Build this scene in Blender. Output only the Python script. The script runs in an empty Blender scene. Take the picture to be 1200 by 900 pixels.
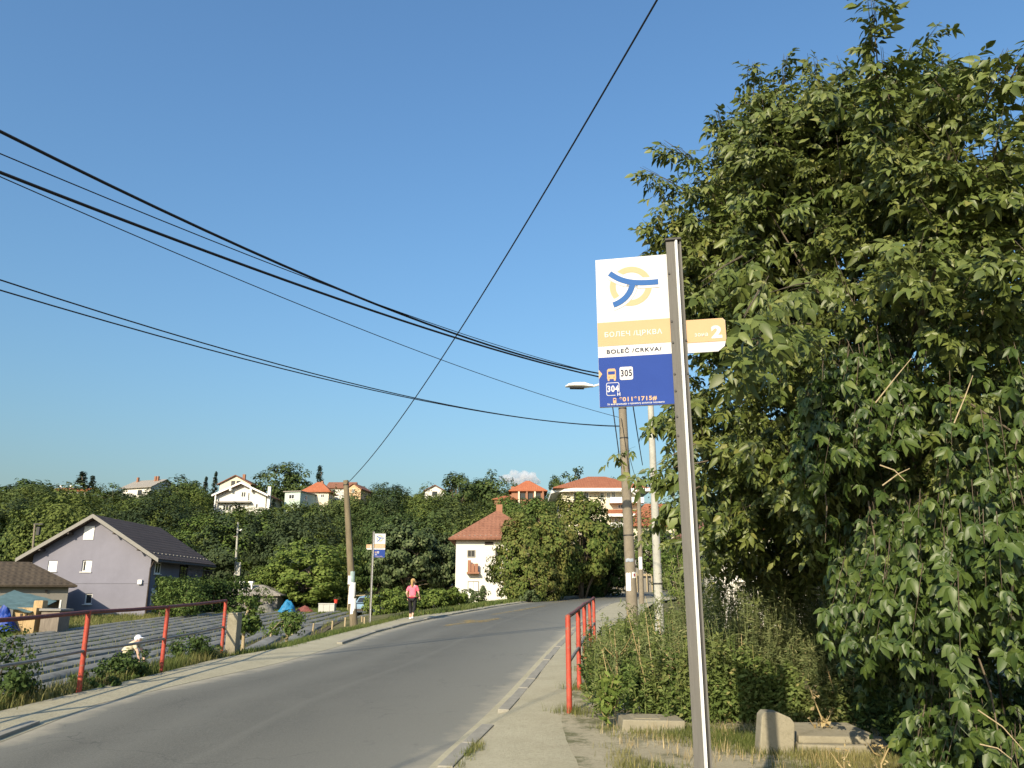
import bpy, bmesh, math, random
import numpy as np
from mathutils import Vector, Matrix, Euler

scene = bpy.context.scene
COL = scene.collection

# ------------------------------------------------------------------ camera
EYE = 1.70
PITCH = math.radians(15.0)
LENS = 28.0
cam_data = bpy.data.cameras.new('camera')
cam = bpy.data.objects.new('camera', cam_data)
COL.objects.link(cam)
cam.location = (0, 0, EYE)
cam.rotation_euler = (math.pi / 2 + PITCH, 0, 0)
cam_data.lens = LENS
cam_data.sensor_width = 36
cam_data.clip_start = 0.05
cam_data.clip_end = 12000
scene.camera = cam

# ------------------------------------------------------------------ sky, sun, exposure
SUN_EL = math.radians(27)
SUN_HEAD = math.radians(22)          # shadows run this far to the right of straight ahead
world = bpy.data.worlds.new('World')
scene.world = world
world.use_nodes = True
wn = world.node_tree.nodes
sky = wn.new('ShaderNodeTexSky')
sky.sky_type = 'NISHITA'
sky.sun_disc = False
sky.sun_elevation = SUN_EL
sky.sun_rotation = math.pi + SUN_HEAD
sky.altitude = 100
sky.air_density = 1.95
sky.dust_density = 3.0
sky.ozone_density = 9.5
wn['Background'].inputs[1].default_value = 0.115
world.node_tree.links.new(sky.outputs[0], wn['Background'].inputs[0])
sun_data = bpy.data.lights.new('sun', 'SUN')
sun = bpy.data.objects.new('sun', sun_data)
COL.objects.link(sun)
sun_data.energy = 4.2
sun_data.angle = math.radians(0.5)
sun_data.color = (1.0, 0.86, 0.63)
LDIR = Vector((math.sin(SUN_HEAD) * math.cos(SUN_EL), math.cos(SUN_HEAD) * math.cos(SUN_EL), -math.sin(SUN_EL)))
sun.rotation_euler = LDIR.to_track_quat('-Z', 'Y').to_euler()
sun.location = (-20, -30, 40)
vs = scene.view_settings
vs.view_transform = 'Standard'
vs.look = 'None'
vs.exposure = 0.75
vs.gamma = 1.0
vs.use_curve_mapping = False
scene.cycles.volume_bounces = 8

# ------------------------------------------------------------------ measuring helpers
FPX = 1200 * LENS / 36
CP, SP = math.cos(PITCH), math.sin(PITCH)
SLOPE = 0.027

def ray(px, py):
    u = (px - 600) / FPX
    v = (450 - py) / FPX
    return u, CP - v * SP, SP + v * CP

def P(px, py, y):
    """point seen at a photo pixel at forward distance y"""
    a, b, c = ray(px, py)
    t = y / b
    return Vector((a * t, y, EYE + c * t))

def G(px, py):
    """point of the sloping road plane seen at a photo pixel"""
    a, b, c = ray(px, py)
    t = EYE / (SLOPE * b - c)
    return Vector((a * t, b * t, EYE + c * t))

def pix(x, y, z):
    d = y * CP + (z - EYE) * SP
    h = -y * SP + (z - EYE) * CP
    return 600 + FPX * x / d, 450 - FPX * h / d

def sstep(t):
    t = min(1.0, max(0.0, t))
    return t * t * (3 - 2 * t)

def poly_xy(pts, extra_near=(), extra_far=()):
    w = [G(*p) for p in pts]
    w = list(extra_near) + [(p.x, p.y) for p in w] + list(extra_far)
    w.sort(key=lambda p: p[1])
    return np.array(w)

def extend(a, ynear=-25.0):
    d = a[2] - a[0]
    k = (ynear - a[0][1]) / d[1]
    return np.vstack([a[0] + d * k, a])

LE = extend(poly_xy([(0, 868), (107, 826), (200, 804), (325, 777), (400, 756), (440, 742), (481, 731), (520, 722.5), (584, 711), (630, 704), (685, 698), (731, 694.6)],
                    extra_far=[(19.5, 100), (31, 122), (46, 150)]))
RE = extend(poly_xy([(520, 903), (540, 882), (583, 840), (604, 817), (650, 762), (676, 736), (700, 716.5), (714, 709), (731, 705.5)],
                    extra_far=[(11.2, 62), (16.6, 76), (25, 97), (36, 119), (51, 147)]))
OE = extend(poly_xy([(0, 838), (90, 816), (188, 792), (258, 774), (340, 760), (400, 744), (445, 733), (470, 726), (500, 721.5), (530, 718), (584, 709), (630, 702.6), (685, 697), (731, 693.8)],
                    extra_far=[(18.6, 100), (30, 122), (45, 150)]))
RB = extend(poly_xy([(700, 905), (682, 880), (668, 850), (684, 797), (694, 770), (708, 748), (742, 736), (757, 715), (768, 707)],
                    extra_far=[(13.5, 62), (19, 76), (27.5, 97), (39, 119), (54, 147)]))

def xat(line, y):
    return float(np.interp(y, line[:, 1], line[:, 0]))

def road_z(y):
    if y <= 80:
        return SLOPE * y
    return SLOPE * 80 + 0.02 * (y - 80)

def field_z(y):
    y2 = min(y, 66)
    z = -1.5 + 0.03 * y2
    if y > 66:
        z += 0.035 * (y - 66)
    return z

def hill(x, y):
    t = sstep((y - 82 - 48 * sstep((x - 6) / 16)) / 118)
    return 15.0 * t * (1 + 0.05 * math.sin(x * 0.03) + 0.03 * math.sin(x * 0.011 + 2))

def H(x, y):
    r = road_z(y)
    d = xat(OE, y) - 0.25 - x
    if d > 0:
        e = sstep(d / 2.2)
        if y > 30:
            e *= 1 - 0.75 * sstep((y - 32) / 12) * (1 - sstep((d - 4) / 8))
        z = r * (1 - e) + field_z(y) * e
    else:
        z = r
    return z + hill(x, y)

def on_ground(px, py):
    """first point of the terrain along the ray of a photo pixel"""
    a, b, c = ray(px, py)
    t = 3.0
    while t < 400:
        x, y, z = a * t, b * t, EYE + c * t
        if z <= H(x, y):
            break
        t += 0.02 + t * 0.001
    return Vector((x, y, H(x, y)))

def at(px, y, dz=0.0):
    """terrain point at a photo column (measured near the horizon) and forward distance"""
    x = (px - 600) / FPX * (y * CP)
    for _ in range(4):
        z = H(x, y)
        x = (px - 600) / FPX * (y * CP + (z - EYE) * SP)
    return Vector((x, y, H(x, y) + dz))

# ------------------------------------------------------------------ object helpers
ORG = {}

def tag(o, label=None, cat=None, group=None, kind=None):
    if label: o['label'] = label
    if cat: o['category'] = cat
    if group: o['group'] = group
    if kind: o['kind'] = kind
    return o

def thing(name, label, cat, loc=(0, 0, 0), rz=0.0, group=None, local=False):
    o = bpy.data.objects.new(name, None)
    o.empty_display_size = 0.2
    o.location = loc
    o.rotation_euler = (0, 0, rz)
    COL.objects.link(o)
    ORG[o.name] = Vector((0, 0, 0)) if local else Vector(loc)
    return tag(o, label, cat, group)

def fast_mesh(name, V, F):
    """V (n,3) array, F list of (m,k) int arrays"""
    me = bpy.data.meshes.new(name)
    V = np.asarray(V, dtype=np.float32)
    F = [np.asarray(f, dtype=np.int32) for f in F if len(f)]
    me.vertices.add(len(V))
    me.vertices.foreach_set('co', V.ravel())
    idx = np.concatenate([f.ravel() for f in F])
    tot = np.concatenate([np.full(len(f), f.shape[1], dtype=np.int32) for f in F])
    start = np.concatenate([[0], np.cumsum(tot)[:-1]]).astype(np.int32)
    me.loops.add(len(idx))
    me.loops.foreach_set('vertex_index', idx)
    me.polygons.add(len(tot))
    me.polygons.foreach_set('loop_start', start)
    me.update(calc_edges=True)
    return me

def link(name, me, mat, parent=None, kind=None):
    o = bpy.data.objects.new(name, me)
    if mat is not None and not me.materials:
        me.materials.append(mat)
    COL.objects.link(o)
    if parent is not None:
        o.parent = parent
        ORG[o.name] = ORG.get(parent.name, Vector((0, 0, 0)))
    if kind: o['kind'] = kind
    return o

class MB:
    def __init__(self):
        self.v = []
        self.f = []
        self.smooth = False
    def add(self, vs_, fs_):
        b = len(self.v)
        self.v += [tuple(p) for p in vs_]
        self.f += [tuple(i + b for i in f) for f in fs_]
        return self
    def box(self, x0, x1, y0, y1, z0, z1, M=None):
        c = [Vector((x, y, z)) for z in (z0, z1) for y in (y0, y1) for x in (x0, x1)]
        if M is not None: c = [M @ p for p in c]
        return self.add(c, [(0, 2, 3, 1), (4, 5, 7, 6), (0, 1, 5, 4), (2, 6, 7, 3), (0, 4, 6, 2), (1, 3, 7, 5)])
    def prism(self, pts, y0, y1, M=None):
        """polygon in x,z extruded along y"""
        n = len(pts)
        c = [Vector((x, y0, z)) for x, z in pts] + [Vector((x, y1, z)) for x, z in pts]
        if M is not None: c = [M @ p for p in c]
        f = [tuple(range(n)), tuple(range(2 * n - 1, n - 1, -1))]
        f += [(i, i + n, (i + 1) % n + n, (i + 1) % n) for i in range(n)]
        return self.add(c, f)
    def column(self, pts, z0, z1, M=None):
        """polygon in x,y extruded along z"""
        n = len(pts)
        c = [Vector((x, y, z0)) for x, y in pts] + [Vector((x, y, z1)) for x, y in pts]
        if M is not None: c = [M @ p for p in c]
        f = [tuple(range(n - 1, -1, -1)), tuple(range(n, 2 * n))]
        f += [(i, (i + 1) % n, (i + 1) % n + n, i + n) for i in range(n)]
        return self.add(c, f)
    def tube(self, path, rad, n=8, cap=True):
        path = [Vector(p) for p in path]
        if not hasattr(rad, '__len__'): rad = [rad] * len(path)
        rings = []
        prev = None
        for i, p in enumerate(path):
            t = (path[min(i + 1, len(path) - 1)] - path[max(i - 1, 0)]).normalized()
            ref = prev if prev is not None else (Vector((1, 0, 0)) if abs(t.x) < 0.8 else Vector((0, 1, 0)))
            a = (ref - t * ref.dot(t)).normalized()
            prev = a
            b = t.cross(a)
            rings.append([p + (a * math.cos(2 * math.pi * k / n) + b * math.sin(2 * math.pi * k / n)) * rad[i] for k in range(n)])
        vs_ = [q for r in rings for q in r]
        fs_ = []
        for i in range(len(rings) - 1):
            for k in range(n):
                fs_.append((i * n + k, i * n + (k + 1) % n, (i + 1) * n + (k + 1) % n, (i + 1) * n + k))
        if cap:
            fs_.append(tuple(range(n - 1, -1, -1)))
            fs_.append(tuple(range((len(rings) - 1) * n, len(rings) * n)))
        self.smooth = True
        return self.add(vs_, fs_)
    def build(self, name, mat, parent=None, kind=None, bevel=0.0, smooth=None, origin=None):
        if parent is not None:
            org = ORG[parent.name]
        else:
            org = Vector(origin) if origin is not None else Vector((0, 0, 0))
        me = bpy.data.meshes.new(name)
        me.from_pydata([(p[0] - org.x, p[1] - org.y, p[2] - org.z) for p in self.v], [], self.f)
        if bevel > 0:
            bm = bmesh.new(); bm.from_mesh(me)
            bmesh.ops.bevel(bm, geom=list(bm.edges), offset=bevel, segments=2, affect='EDGES', profile=0.6)
            bm.to_mesh(me); bm.free()
        if (self.smooth if smooth is None else smooth):
            me.shade_smooth()
            try: me.set_sharp_from_angle(angle=math.radians(40))
            except Exception: pass
        me.update()
        o = link(name, me, mat, parent, kind)
        if parent is None and origin is not None:
            o.location = origin
        ORG[o.name] = org
        return o

def copy_tree(o, parent=None):
    c = o.copy()
    COL.objects.link(c)
    c.parent = parent
    for ch in [k for k in bpy.data.objects if k.parent == o]:
        copy_tree(ch, c)
    return c

# ------------------------------------------------------------------ materials
class N:
    def __init__(self, name, rough=0.8, spec=0.3):
        self.m = bpy.data.materials.new(name)
        self.m.use_nodes = True
        self.t = self.m.node_tree
        self.b = self.t.nodes['Principled BSDF']
        self.b.inputs['Roughness'].default_value = rough
        self.b.inputs['Specular IOR Level'].default_value = spec
    def n(self, kind, **kw):
        x = self.t.nodes.new(kind)
        for k, v in kw.items(): setattr(x, k, v)
        return x
    def l(self, a, b): self.t.links.new(a, b)
    def coord(self, which='pos', scale=(1, 1, 1)):
        if which == 'pos':
            s = self.n('ShaderNodeNewGeometry').outputs['Position']
        else:
            s = self.n('ShaderNodeTexCoord').outputs[which]
        mp = self.n('ShaderNodeMapping')
        mp.inputs['Scale'].default_value = scale
        self.l(s, mp.inputs['Vector'])
        return mp.outputs['Vector']
    def noise(self, vec, scale, detail=4, rough=0.6):
        x = self.n('ShaderNodeTexNoise')
        x.inputs['Scale'].default_value = scale
        x.inputs['Detail'].default_value = detail
        x.inputs['Roughness'].default_value = rough
        self.l(vec, x.inputs['Vector'])
        return x.outputs['Fac']
    def ramp(self, fac, stops):
        r = self.n('ShaderNodeValToRGB')
        e = r.color_ramp.elements
        while len(e) < len(stops): e.new(0.5)
        for i, (p, c) in enumerate(stops):
            e[i].position = p
            e[i].color = (c[0], c[1], c[2], 1) if hasattr(c, '__len__') else (c, c, c, 1)
        self.l(fac, r.inputs['Fac'])
        return r.outputs['Color']
    def mix(self, fac, a, b, mode='MIX'):
        x = self.n('ShaderNodeMix', data_type='RGBA', blend_type=mode)
        for s, v in ((x.inputs[0], fac), (x.inputs[6], a), (x.inputs[7], b)):
            if hasattr(v, 'node'): self.l(v, s)
            elif hasattr(v, '__len__'): s.default_value = (v[0], v[1], v[2], 1)
            else: s.default_value = v
        return x.outputs[2]
    def color(self, c):
        if hasattr(c, 'node'): self.l(c, self.b.inputs['Base Color'])
        else: self.b.inputs['Base Color'].default_value = (c[0], c[1], c[2], 1)
    def bump(self, fac, strength=0.3, dist=0.01):
        x = self.n('ShaderNodeBump')
        x.inputs['Strength'].default_value = strength
        x.inputs['Distance'].default_value = dist
        self.l(fac, x.inputs['Height'])
        self.l(x.outputs[0], self.b.inputs['Normal'])
        return x

def sc(c, k): return tuple(min(1, v * k) for v in c)

def mat_plain(name, c, rough=0.6, var=0.12, scale=6, spec=0.3, metal=0.0, bump=0.0, which='Object'):
    m = N(name, rough, spec)
    v = m.coord(which)
    f = m.noise(v, scale, 5)
    m.color(m.ramp(f, [(0.25, sc(c, 1 - var)), (0.75, sc(c, 1 + var))]))
    m.b.inputs['Metallic'].default_value = metal
    if bump: m.bump(m.noise(v, scale * 6, 3), bump, 0.01)
    return m.m

def mat_plaster(name, c, dirt=0.25):
    m = N(name, 0.9, 0.15)
    v = m.coord('Object')
    big = m.noise(v, 0.6, 6, 0.7)
    streak = m.noise(m.coord('Object', (2.2, 2.2, 0.25)), 1.2, 5, 0.7)
    col = m.ramp(big, [(0.3, sc(c, 0.9)), (0.7, sc(c, 1.05))])
    col = m.mix(m.ramp(streak, [(0.5, 0.0), (0.8, dirt)]), col, sc(c, 0.55))
    m.color(col)
    m.bump(m.noise(v, 40, 3), 0.25, 0.01)
    return m.m

def mat_roof(name, c, c2, tile=0.32):
    m = N(name, 0.85, 0.2)
    v = m.coord('Object')
    f = m.noise(v, 0.9, 6, 0.75)
    g = m.noise(v, 6.0, 3, 0.6)
    col = m.ramp(f, [(0.3, c), (0.75, c2)])
    col = m.mix(m.ramp(g, [(0.45, 0.0), (0.75, 0.5)]), col, sc(c, 0.55))
    # tile courses as fine relief (far roofs: single tiles are under a few pixels)
    sepz = m.n('ShaderNodeSeparateXYZ'); m.l(m.n('ShaderNodeTexCoord').outputs['Object'], sepz.inputs[0])
    w1 = m.n('ShaderNodeTexWave', wave_type='BANDS', bands_direction='Z', wave_profile='SAW')
    w1.inputs['Scale'].default_value = 0.314 / (tile * 0.5)
    m.l(v, w1.inputs['Vector'])
    w2 = m.n('ShaderNodeTexWave', wave_type='BANDS', bands_direction='X')
    w2.inputs['Scale'].default_value = 0.314 / tile
    m.l(v, w2.inputs['Vector'])
    w3 = m.n('ShaderNodeTexWave', wave_type='BANDS', bands_direction='Y')
    w3.inputs['Scale'].default_value = 0.314 / tile
    m.l(v, w3.inputs['Vector'])
    add = m.n('ShaderNodeMath', operation='ADD'); m.l(w1.outputs['Fac'], add.inputs[0])
    mn = m.n('ShaderNodeMath', operation='MULTIPLY'); m.l(w2.outputs['Fac'], mn.inputs[0]); m.l(w3.outputs['Fac'], mn.inputs[1])
    m.l(mn.outputs[0], add.inputs[1])
    m.color(col)
    m.bump(add.outputs[0], 0.7, 0.05)
    return m.m

def mat_leaf(name, c_dark, c_mid, c_light, trans=0.22, rough=0.5, dry=None, big=0.0, spec=0.35, bigscale=0.5):
    m = N(name, rough, spec)
    g = m.n('ShaderNodeNewGeometry')
    col = m.ramp(g.outputs['Random Per Island'], [(0.0, c_dark), (0.55, c_mid), (0.92, c_light), (1.0, dry or c_light)])
    if big:
        nz = m.noise(m.coord('Object'), bigscale, 3)
        col = m.mix(m.ramp(nz, [(0.42, 0.0), (0.62, big)]), col, dry or c_light)
    m.color(col)
    tr = m.n('ShaderNodeBsdfTranslucent')
    tcol = m.mix(1.0, col, (0.95, 1.0, 0.35), 'MULTIPLY')
    br = m.n('ShaderNodeBrightContrast'); br.inputs['Bright'].default_value = 0.02
    m.l(tcol, br.inputs['Color'])
    m.l(br.outputs[0], tr.inputs['Color'])
    mx = m.n('ShaderNodeMixShader'); mx.inputs[0].default_value = trans
    m.l(m.b.outputs[0], mx.inputs[1]); m.l(tr.outputs[0], mx.inputs[2])
    m.l(mx.outputs[0], m.t.nodes['Material Output'].inputs['Surface'])
    return m.m

def mat_red_paint(name):
    m = N(name, 0.5, 0.4)
    v = m.coord('Object')
    f = m.noise(v, 9, 6, 0.7)
    col = m.ramp(f, [(0.3, (0.30, 0.04, 0.025)), (0.6, (0.44, 0.07, 0.042)), (0.75, (0.48, 0.13, 0.085))])
    wear = m.ramp(m.noise(v, 16, 7, 0.8), [(0.54, 0.0), (0.62, 0.95)])
    col = m.mix(wear, col, (0.22, 0.13, 0.09))
    m.color(col)
    m.bump(m.noise(v, 60, 3), 0.25, 0.003)
    return m.m

def mat_asphalt():
    m = N('asphalt', 0.85, 0.25)
    uv = m.coord('UV')
    v = m.coord('pos')
    sx = m.n('ShaderNodeSeparateXYZ'); m.l(uv, sx.inputs[0])
    # wheel tracks across the width, wobbling slowly along the road
    wob = m.noise(m.coord('UV', (0.6, 0.06, 1)), 2.0, 3)
    addw = m.n('ShaderNodeMath', operation='MULTIPLY_ADD'); m.l(wob, addw.inputs[0]); addw.inputs[1].default_value = 0.10; m.l(sx.outputs['X'], addw.inputs[2])
    prof = m.ramp(addw.outputs[0], [(0.0, 0.17), (0.14, 0.14), (0.25, 0.084), (0.36, 0.118), (0.46, 0.084), (0.54, 0.092), (0.556, 0.118), (0.585, 0.09), (0.68, 0.115), (0.80, 0.145), (1.0, 0.20)])
    tint = m.mix(1.0, prof, (1.0, 0.985, 0.84), 'MULTIPLY')
    patch = m.noise(m.coord('UV', (2.2, 0.22, 1)), 2.5, 6, 0.65)
    tint = m.mix(m.ramp(patch, [(0.35, 0.0), (0.7, 0.4)]), tint, (0.155, 0.152, 0.127))
    grain = m.noise(v, 55, 4, 0.75)
    fine = m.noise(v, 140, 3, 0.8)
    tint = m.mix(m.ramp(fine, [(0.56, 0.0), (0.68, 0.6)]), tint, (0.27, 0.26, 0.22))
    tint = m.mix(m.ramp(fine, [(0.32, 0.6), (0.44, 0.0)]), tint, (0.05, 0.05, 0.048))
    tint = m.mix(m.ramp(grain, [(0.40, 0.0), (0.75, 0.6)]), tint, (0.22, 0.215, 0.18))
    stain = m.noise(v, 1.1, 6, 0.8)
    tint = m.mix(m.ramp(stain, [(0.62, 0.0), (0.78, 0.55)]), tint, (0.07, 0.069, 0.066))
    vo = m.n('ShaderNodeTexVoronoi', feature='DISTANCE_TO_EDGE'); vo.inputs['Scale'].default_value = 0.55
    wv = m.n('ShaderNodeVectorMath', operation='ADD'); m.l(v, wv.inputs[0])
    nzc = m.n('ShaderNodeTexNoise'); nzc.inputs['Scale'].default_value = 1.7; nzc.inputs['Detail'].default_value = 6; m.l(v, nzc.inputs['Vector'])
    m.l(nzc.outputs['Color'], wv.inputs[1]); m.l(wv.outputs[0], vo.inputs['Vector'])
    crack = m.ramp(vo.outputs['Distance'], [(0.0, 0.5), (0.010, 0.0)])
    gate = m.ramp(m.noise(v, 0.35, 3), [(0.5, 0.0), (0.62, 1.0)])
    cg = m.n('ShaderNodeMath', operation='MULTIPLY'); m.l(crack, cg.inputs[0]); m.l(gate, cg.inputs[1])
    tint = m.mix(cg.outputs[0], tint, (0.04, 0.04, 0.038))
    blot = m.noise(v, 7.0, 6, 0.85)
    tint = m.mix(m.ramp(blot, [(0.62, 0.0), (0.72, 0.45)]), tint, (0.06, 0.058, 0.056))
    tint = m.mix(m.ramp(blot, [(0.28, 0.4), (0.36, 0.0)]), tint, (0.24, 0.23, 0.20))
    # dust drifting in from both edges
    edge = m.n('ShaderNodeMath', operation='ABSOLUTE')
    sh = m.n('ShaderNodeMath', operation='SUBTRACT'); m.l(sx.outputs['X'], sh.inputs[0]); sh.inputs[1].default_value = 0.5
    m.l(sh.outputs[0], edge.inputs[0])
    ed2 = m.n('ShaderNodeMath', operation='MULTIPLY_ADD'); m.l(m.noise(v, 1.6, 6, 0.7), ed2.inputs[0]); ed2.inputs[1].default_value = 0.16; m.l(edge.outputs[0], ed2.inputs[2])
    tint = m.mix(m.ramp(ed2.outputs[0], [(0.50, 0.0), (0.575, 0.85)]), tint, (0.38, 0.345, 0.26))
    m.color(tint)
    m.bump(grain, 0.5, 0.01)
    return m.m

def mat_dust(name, c=(0.34, 0.31, 0.215), c2=(0.44, 0.405, 0.29), grass=0.0):
    m = N(name, 0.95, 0.1)
    v = m.coord('pos')
    f = m.noise(v, 1.3, 8, 0.75)
    col = m.ramp(f, [(0.3, c), (0.7, c2)])
    g = m.noise(v, 28, 6, 0.8)
    col = m.mix(m.ramp(g, [(0.35, 0.45), (0.5, 0.0)]), col, sc(c, 0.55))
    col = m.mix(m.ramp(g, [(0.6, 0.0), (0.75, 0.5)]), col, sc(c2, 1.35))
    if grass:
        h = m.noise(v, 2.1, 7, 0.8)
        col = m.mix(m.ramp(h, [(0.48, 0.0), (0.6, grass)]), col, (0.075, 0.085, 0.03))
    m.color(col)
    m.bump(g, 0.7, 0.015)
    return m.m

def mat_concrete(name, c=(0.33, 0.31, 0.27), moss=0.0):
    m = N(name, 0.92, 0.15)
    v = m.coord('Object')
    f = m.noise(v, 3, 8, 0.75)
    col = m.ramp(f, [(0.3, sc(c, 0.75)), (0.7, sc(c, 1.15))])
    col = m.mix(m.ramp(m.noise(v, 40, 4, 0.8), [(0.55, 0.0), (0.75, 0.5)]), col, sc(c, 0.5))
    if moss:
        col = m.mix(m.ramp(m.noise(v, 5, 5, 0.7), [(0.52, 0.0), (0.66, moss)]), col, (0.09, 0.085, 0.045))
    m.color(col)
    m.bump(f, 0.5, 0.02)
    return m.m

def mat_wood(name, c=(0.25, 0.20, 0.14)):
    m = N(name, 0.85, 0.15)
    f = m.noise(m.coord('Object', (9, 9, 0.7)), 3, 6, 0.7)
    g = m.noise(m.coord('Object'), 1.1, 4, 0.6)
    col = m.ramp(f, [(0.3, sc(c, 0.55)), (0.7, sc(c, 1.2))])
    col = m.mix(m.ramp(g, [(0.4, 0.0), (0.7, 0.4)]), col, sc(c, 1.4))
    m.color(col)
    m.bump(f, 0.4, 0.01)
    return m.m

def mat_metal(name, c=(0.5, 0.5, 0.48), rough=0.4, metal=0.8):
    m = N(name, rough, 0.5)
    f = m.noise(m.coord('Object', (30, 30, 1.5)), 4, 5, 0.7)
    m.color(m.ramp(f, [(0.3, sc(c, 0.8)), (0.7, sc(c, 1.1))]))
    m.b.inputs['Metallic'].default_value = metal
    return m.m

def mat_glass(name, c=(0.03, 0.035, 0.04)):
    m = N(name, 0.06, 0.6)
    m.color(c)
    return m.m

M = {}
M['asphalt'] = mat_asphalt()
M['dust'] = mat_dust('pavement_dust')
M['dust_grass'] = mat_dust('verge_dust', (0.31, 0.275, 0.19), (0.41, 0.37, 0.265), 0.75)
M['ground'] = mat_dust('meadow_ground', (0.10, 0.10, 0.045), (0.17, 0.15, 0.075), 0.9)
M['soil'] = mat_dust('soil', (0.085, 0.07, 0.05), (0.13, 0.11, 0.08), 0.3)
M['kerb'] = mat_concrete('kerb_concrete', (0.29, 0.275, 0.23))
M['concrete'] = mat_concrete('old_concrete', (0.28, 0.255, 0.19), 0.35)
M['pole_concrete'] = mat_concrete('pole_concrete', (0.22, 0.19, 0.145))
M['white_pole'] = mat_concrete('white_painted_steel', (0.40, 0.395, 0.35))
M['wood_pole'] = mat_wood('pole_wood', (0.18, 0.148, 0.098))
M['wood'] = mat_wood('weathered_wood', (0.36, 0.29, 0.18))
M['bark'] = mat_wood('bark', (0.13, 0.105, 0.075))
M['red'] = mat_red_paint('worn_red_paint')
M['dark_red'] = mat_plain('faded_red_brown_paint', (0.17, 0.055, 0.045), 0.6, 0.3, 12, bump=0.2)
M['grey_tube'] = mat_plain('bare_steel_tube', (0.24, 0.225, 0.20), 0.55, 0.3, 12, metal=0.2, bump=0.2)
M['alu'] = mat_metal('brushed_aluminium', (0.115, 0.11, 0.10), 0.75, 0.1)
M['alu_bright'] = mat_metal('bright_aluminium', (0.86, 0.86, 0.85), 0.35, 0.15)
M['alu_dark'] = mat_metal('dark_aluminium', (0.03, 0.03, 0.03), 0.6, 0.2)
M['sign_white'] = mat_plain('sign_white', (0.56, 0.56, 0.57), 0.8, 0.02, spec=0.06)
M['sign_orange'] = mat_plain('sign_orange', (0.52, 0.335, 0.195), 0.8, 0.03, spec=0.06)
M['sign_orange_deep'] = mat_plain('sign_lettering_orange', (0.50, 0.22, 0.09), 0.8, 0.03, spec=0.06)
M['sign_ring'] = mat_plain('sign_ring_orange', (0.53, 0.36, 0.22), 0.8, 0.03, spec=0.06)
M['sign_blue'] = mat_plain('sign_blue', (0.030, 0.062, 0.255), 0.8, 0.05, spec=0.06)
M['sign_logo'] = mat_plain('sign_logo_blue', (0.045, 0.12, 0.32), 0.8, 0.05, spec=0.06)
M['sign_text'] = mat_plain('sign_dark_text', (0.02, 0.024, 0.05), 0.8, 0.05, spec=0.06)
M['cable'] = mat_plain('black_cable', (0.012, 0.012, 0.014), 0.6, 0.1)
M['paper'] = mat_plain('white_paper', (0.75, 0.75, 0.73), 0.8, 0.08, 9)
M['turq_paper'] = mat_plain('turquoise_paper', (0.33, 0.43, 0.42), 0.8, 0.2, 9)
M['purple'] = mat_plaster('lilac_plaster', (0.208, 0.205, 0.247), 0.12)
M['white_plaster'] = mat_plaster('white_plaster', (0.70, 0.68, 0.62), 0.12)
M['cream'] = mat_plaster('cream_plaster', (0.68, 0.62, 0.48), 0.2)
M['peach'] = mat_plaster('peach_plaster', (0.62, 0.42, 0.26), 0.2)
M['mint'] = mat_plaster('mint_plaster', (0.45, 0.55, 0.48), 0.2)
M['grey_plaster'] = mat_plaster('grey_plaster', (0.21, 0.20, 0.18), 0.35)
M['brick_wall'] = mat_plaster('raw_brick', (0.30, 0.15, 0.095), 0.3)
M['roof_dark'] = mat_roof('dark_brown_tiles', (0.075, 0.055, 0.048), (0.12, 0.09, 0.075), 0.4)
M['roof_old'] = mat_roof('old_brown_tiles', (0.055, 0.043, 0.033), (0.10, 0.08, 0.058), 0.4)
M['roof_red'] = mat_roof('red_tiles', (0.27, 0.10, 0.055), (0.36, 0.15, 0.085), 0.35)
M['roof_orange'] = mat_roof('orange_tiles', (0.36, 0.115, 0.055), (0.43, 0.155, 0.08), 0.35)
M['roof_rust'] = mat_roof('rusty_red_tiles', (0.21, 0.095, 0.06), (0.30, 0.145, 0.095), 0.32)
M['roof_grey'] = mat_roof('grey_sheets', (0.25, 0.23, 0.20), (0.33, 0.30, 0.265), 0.6)
M['trim'] = mat_plain('grey_trim', (0.23, 0.22, 0.20), 0.7, 0.1)
M['dark_trim'] = mat_plain('dark_brown_trim', (0.05, 0.04, 0.035), 0.7, 0.2)
M['white_trim'] = mat_plain('white_trim', (0.80, 0.79, 0.75), 0.6, 0.04)
M['glass'] = mat_glass('window_glass')
M['shutter'] = mat_plain('white_roller_shutter', (0.82, 0.82, 0.80), 0.5, 0.03)
M['dark_hole'] = mat_plain('dark_interior', (0.05, 0.045, 0.04), 0.9, 0.2)
M['plywood'] = mat_wood('plywood', (0.42, 0.30, 0.16))
M['turq_sheet'] = mat_plain('turquoise_sheet', (0.10, 0.16, 0.16), 0.6, 0.25, 3)
M['tarp'] = mat_plain('blue_tarpaulin', (0.02, 0.17, 0.34), 0.5, 0.2, 5, bump=0.5)
M['tarp_dark'] = mat_plain('dark_blue_tarpaulin', (0.012, 0.045, 0.25), 0.5, 0.3, 5, bump=0.5)
M['grey_tarp'] = mat_plain('grey_tarpaulin', (0.14, 0.135, 0.115), 0.8, 0.3, 4, bump=0.5)
M['mulch'] = mat_plain('grey_mulch_film', (0.175, 0.175, 0.16), 0.8, 0.35, 1.6, spec=0.12, bump=0.8)
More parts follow.
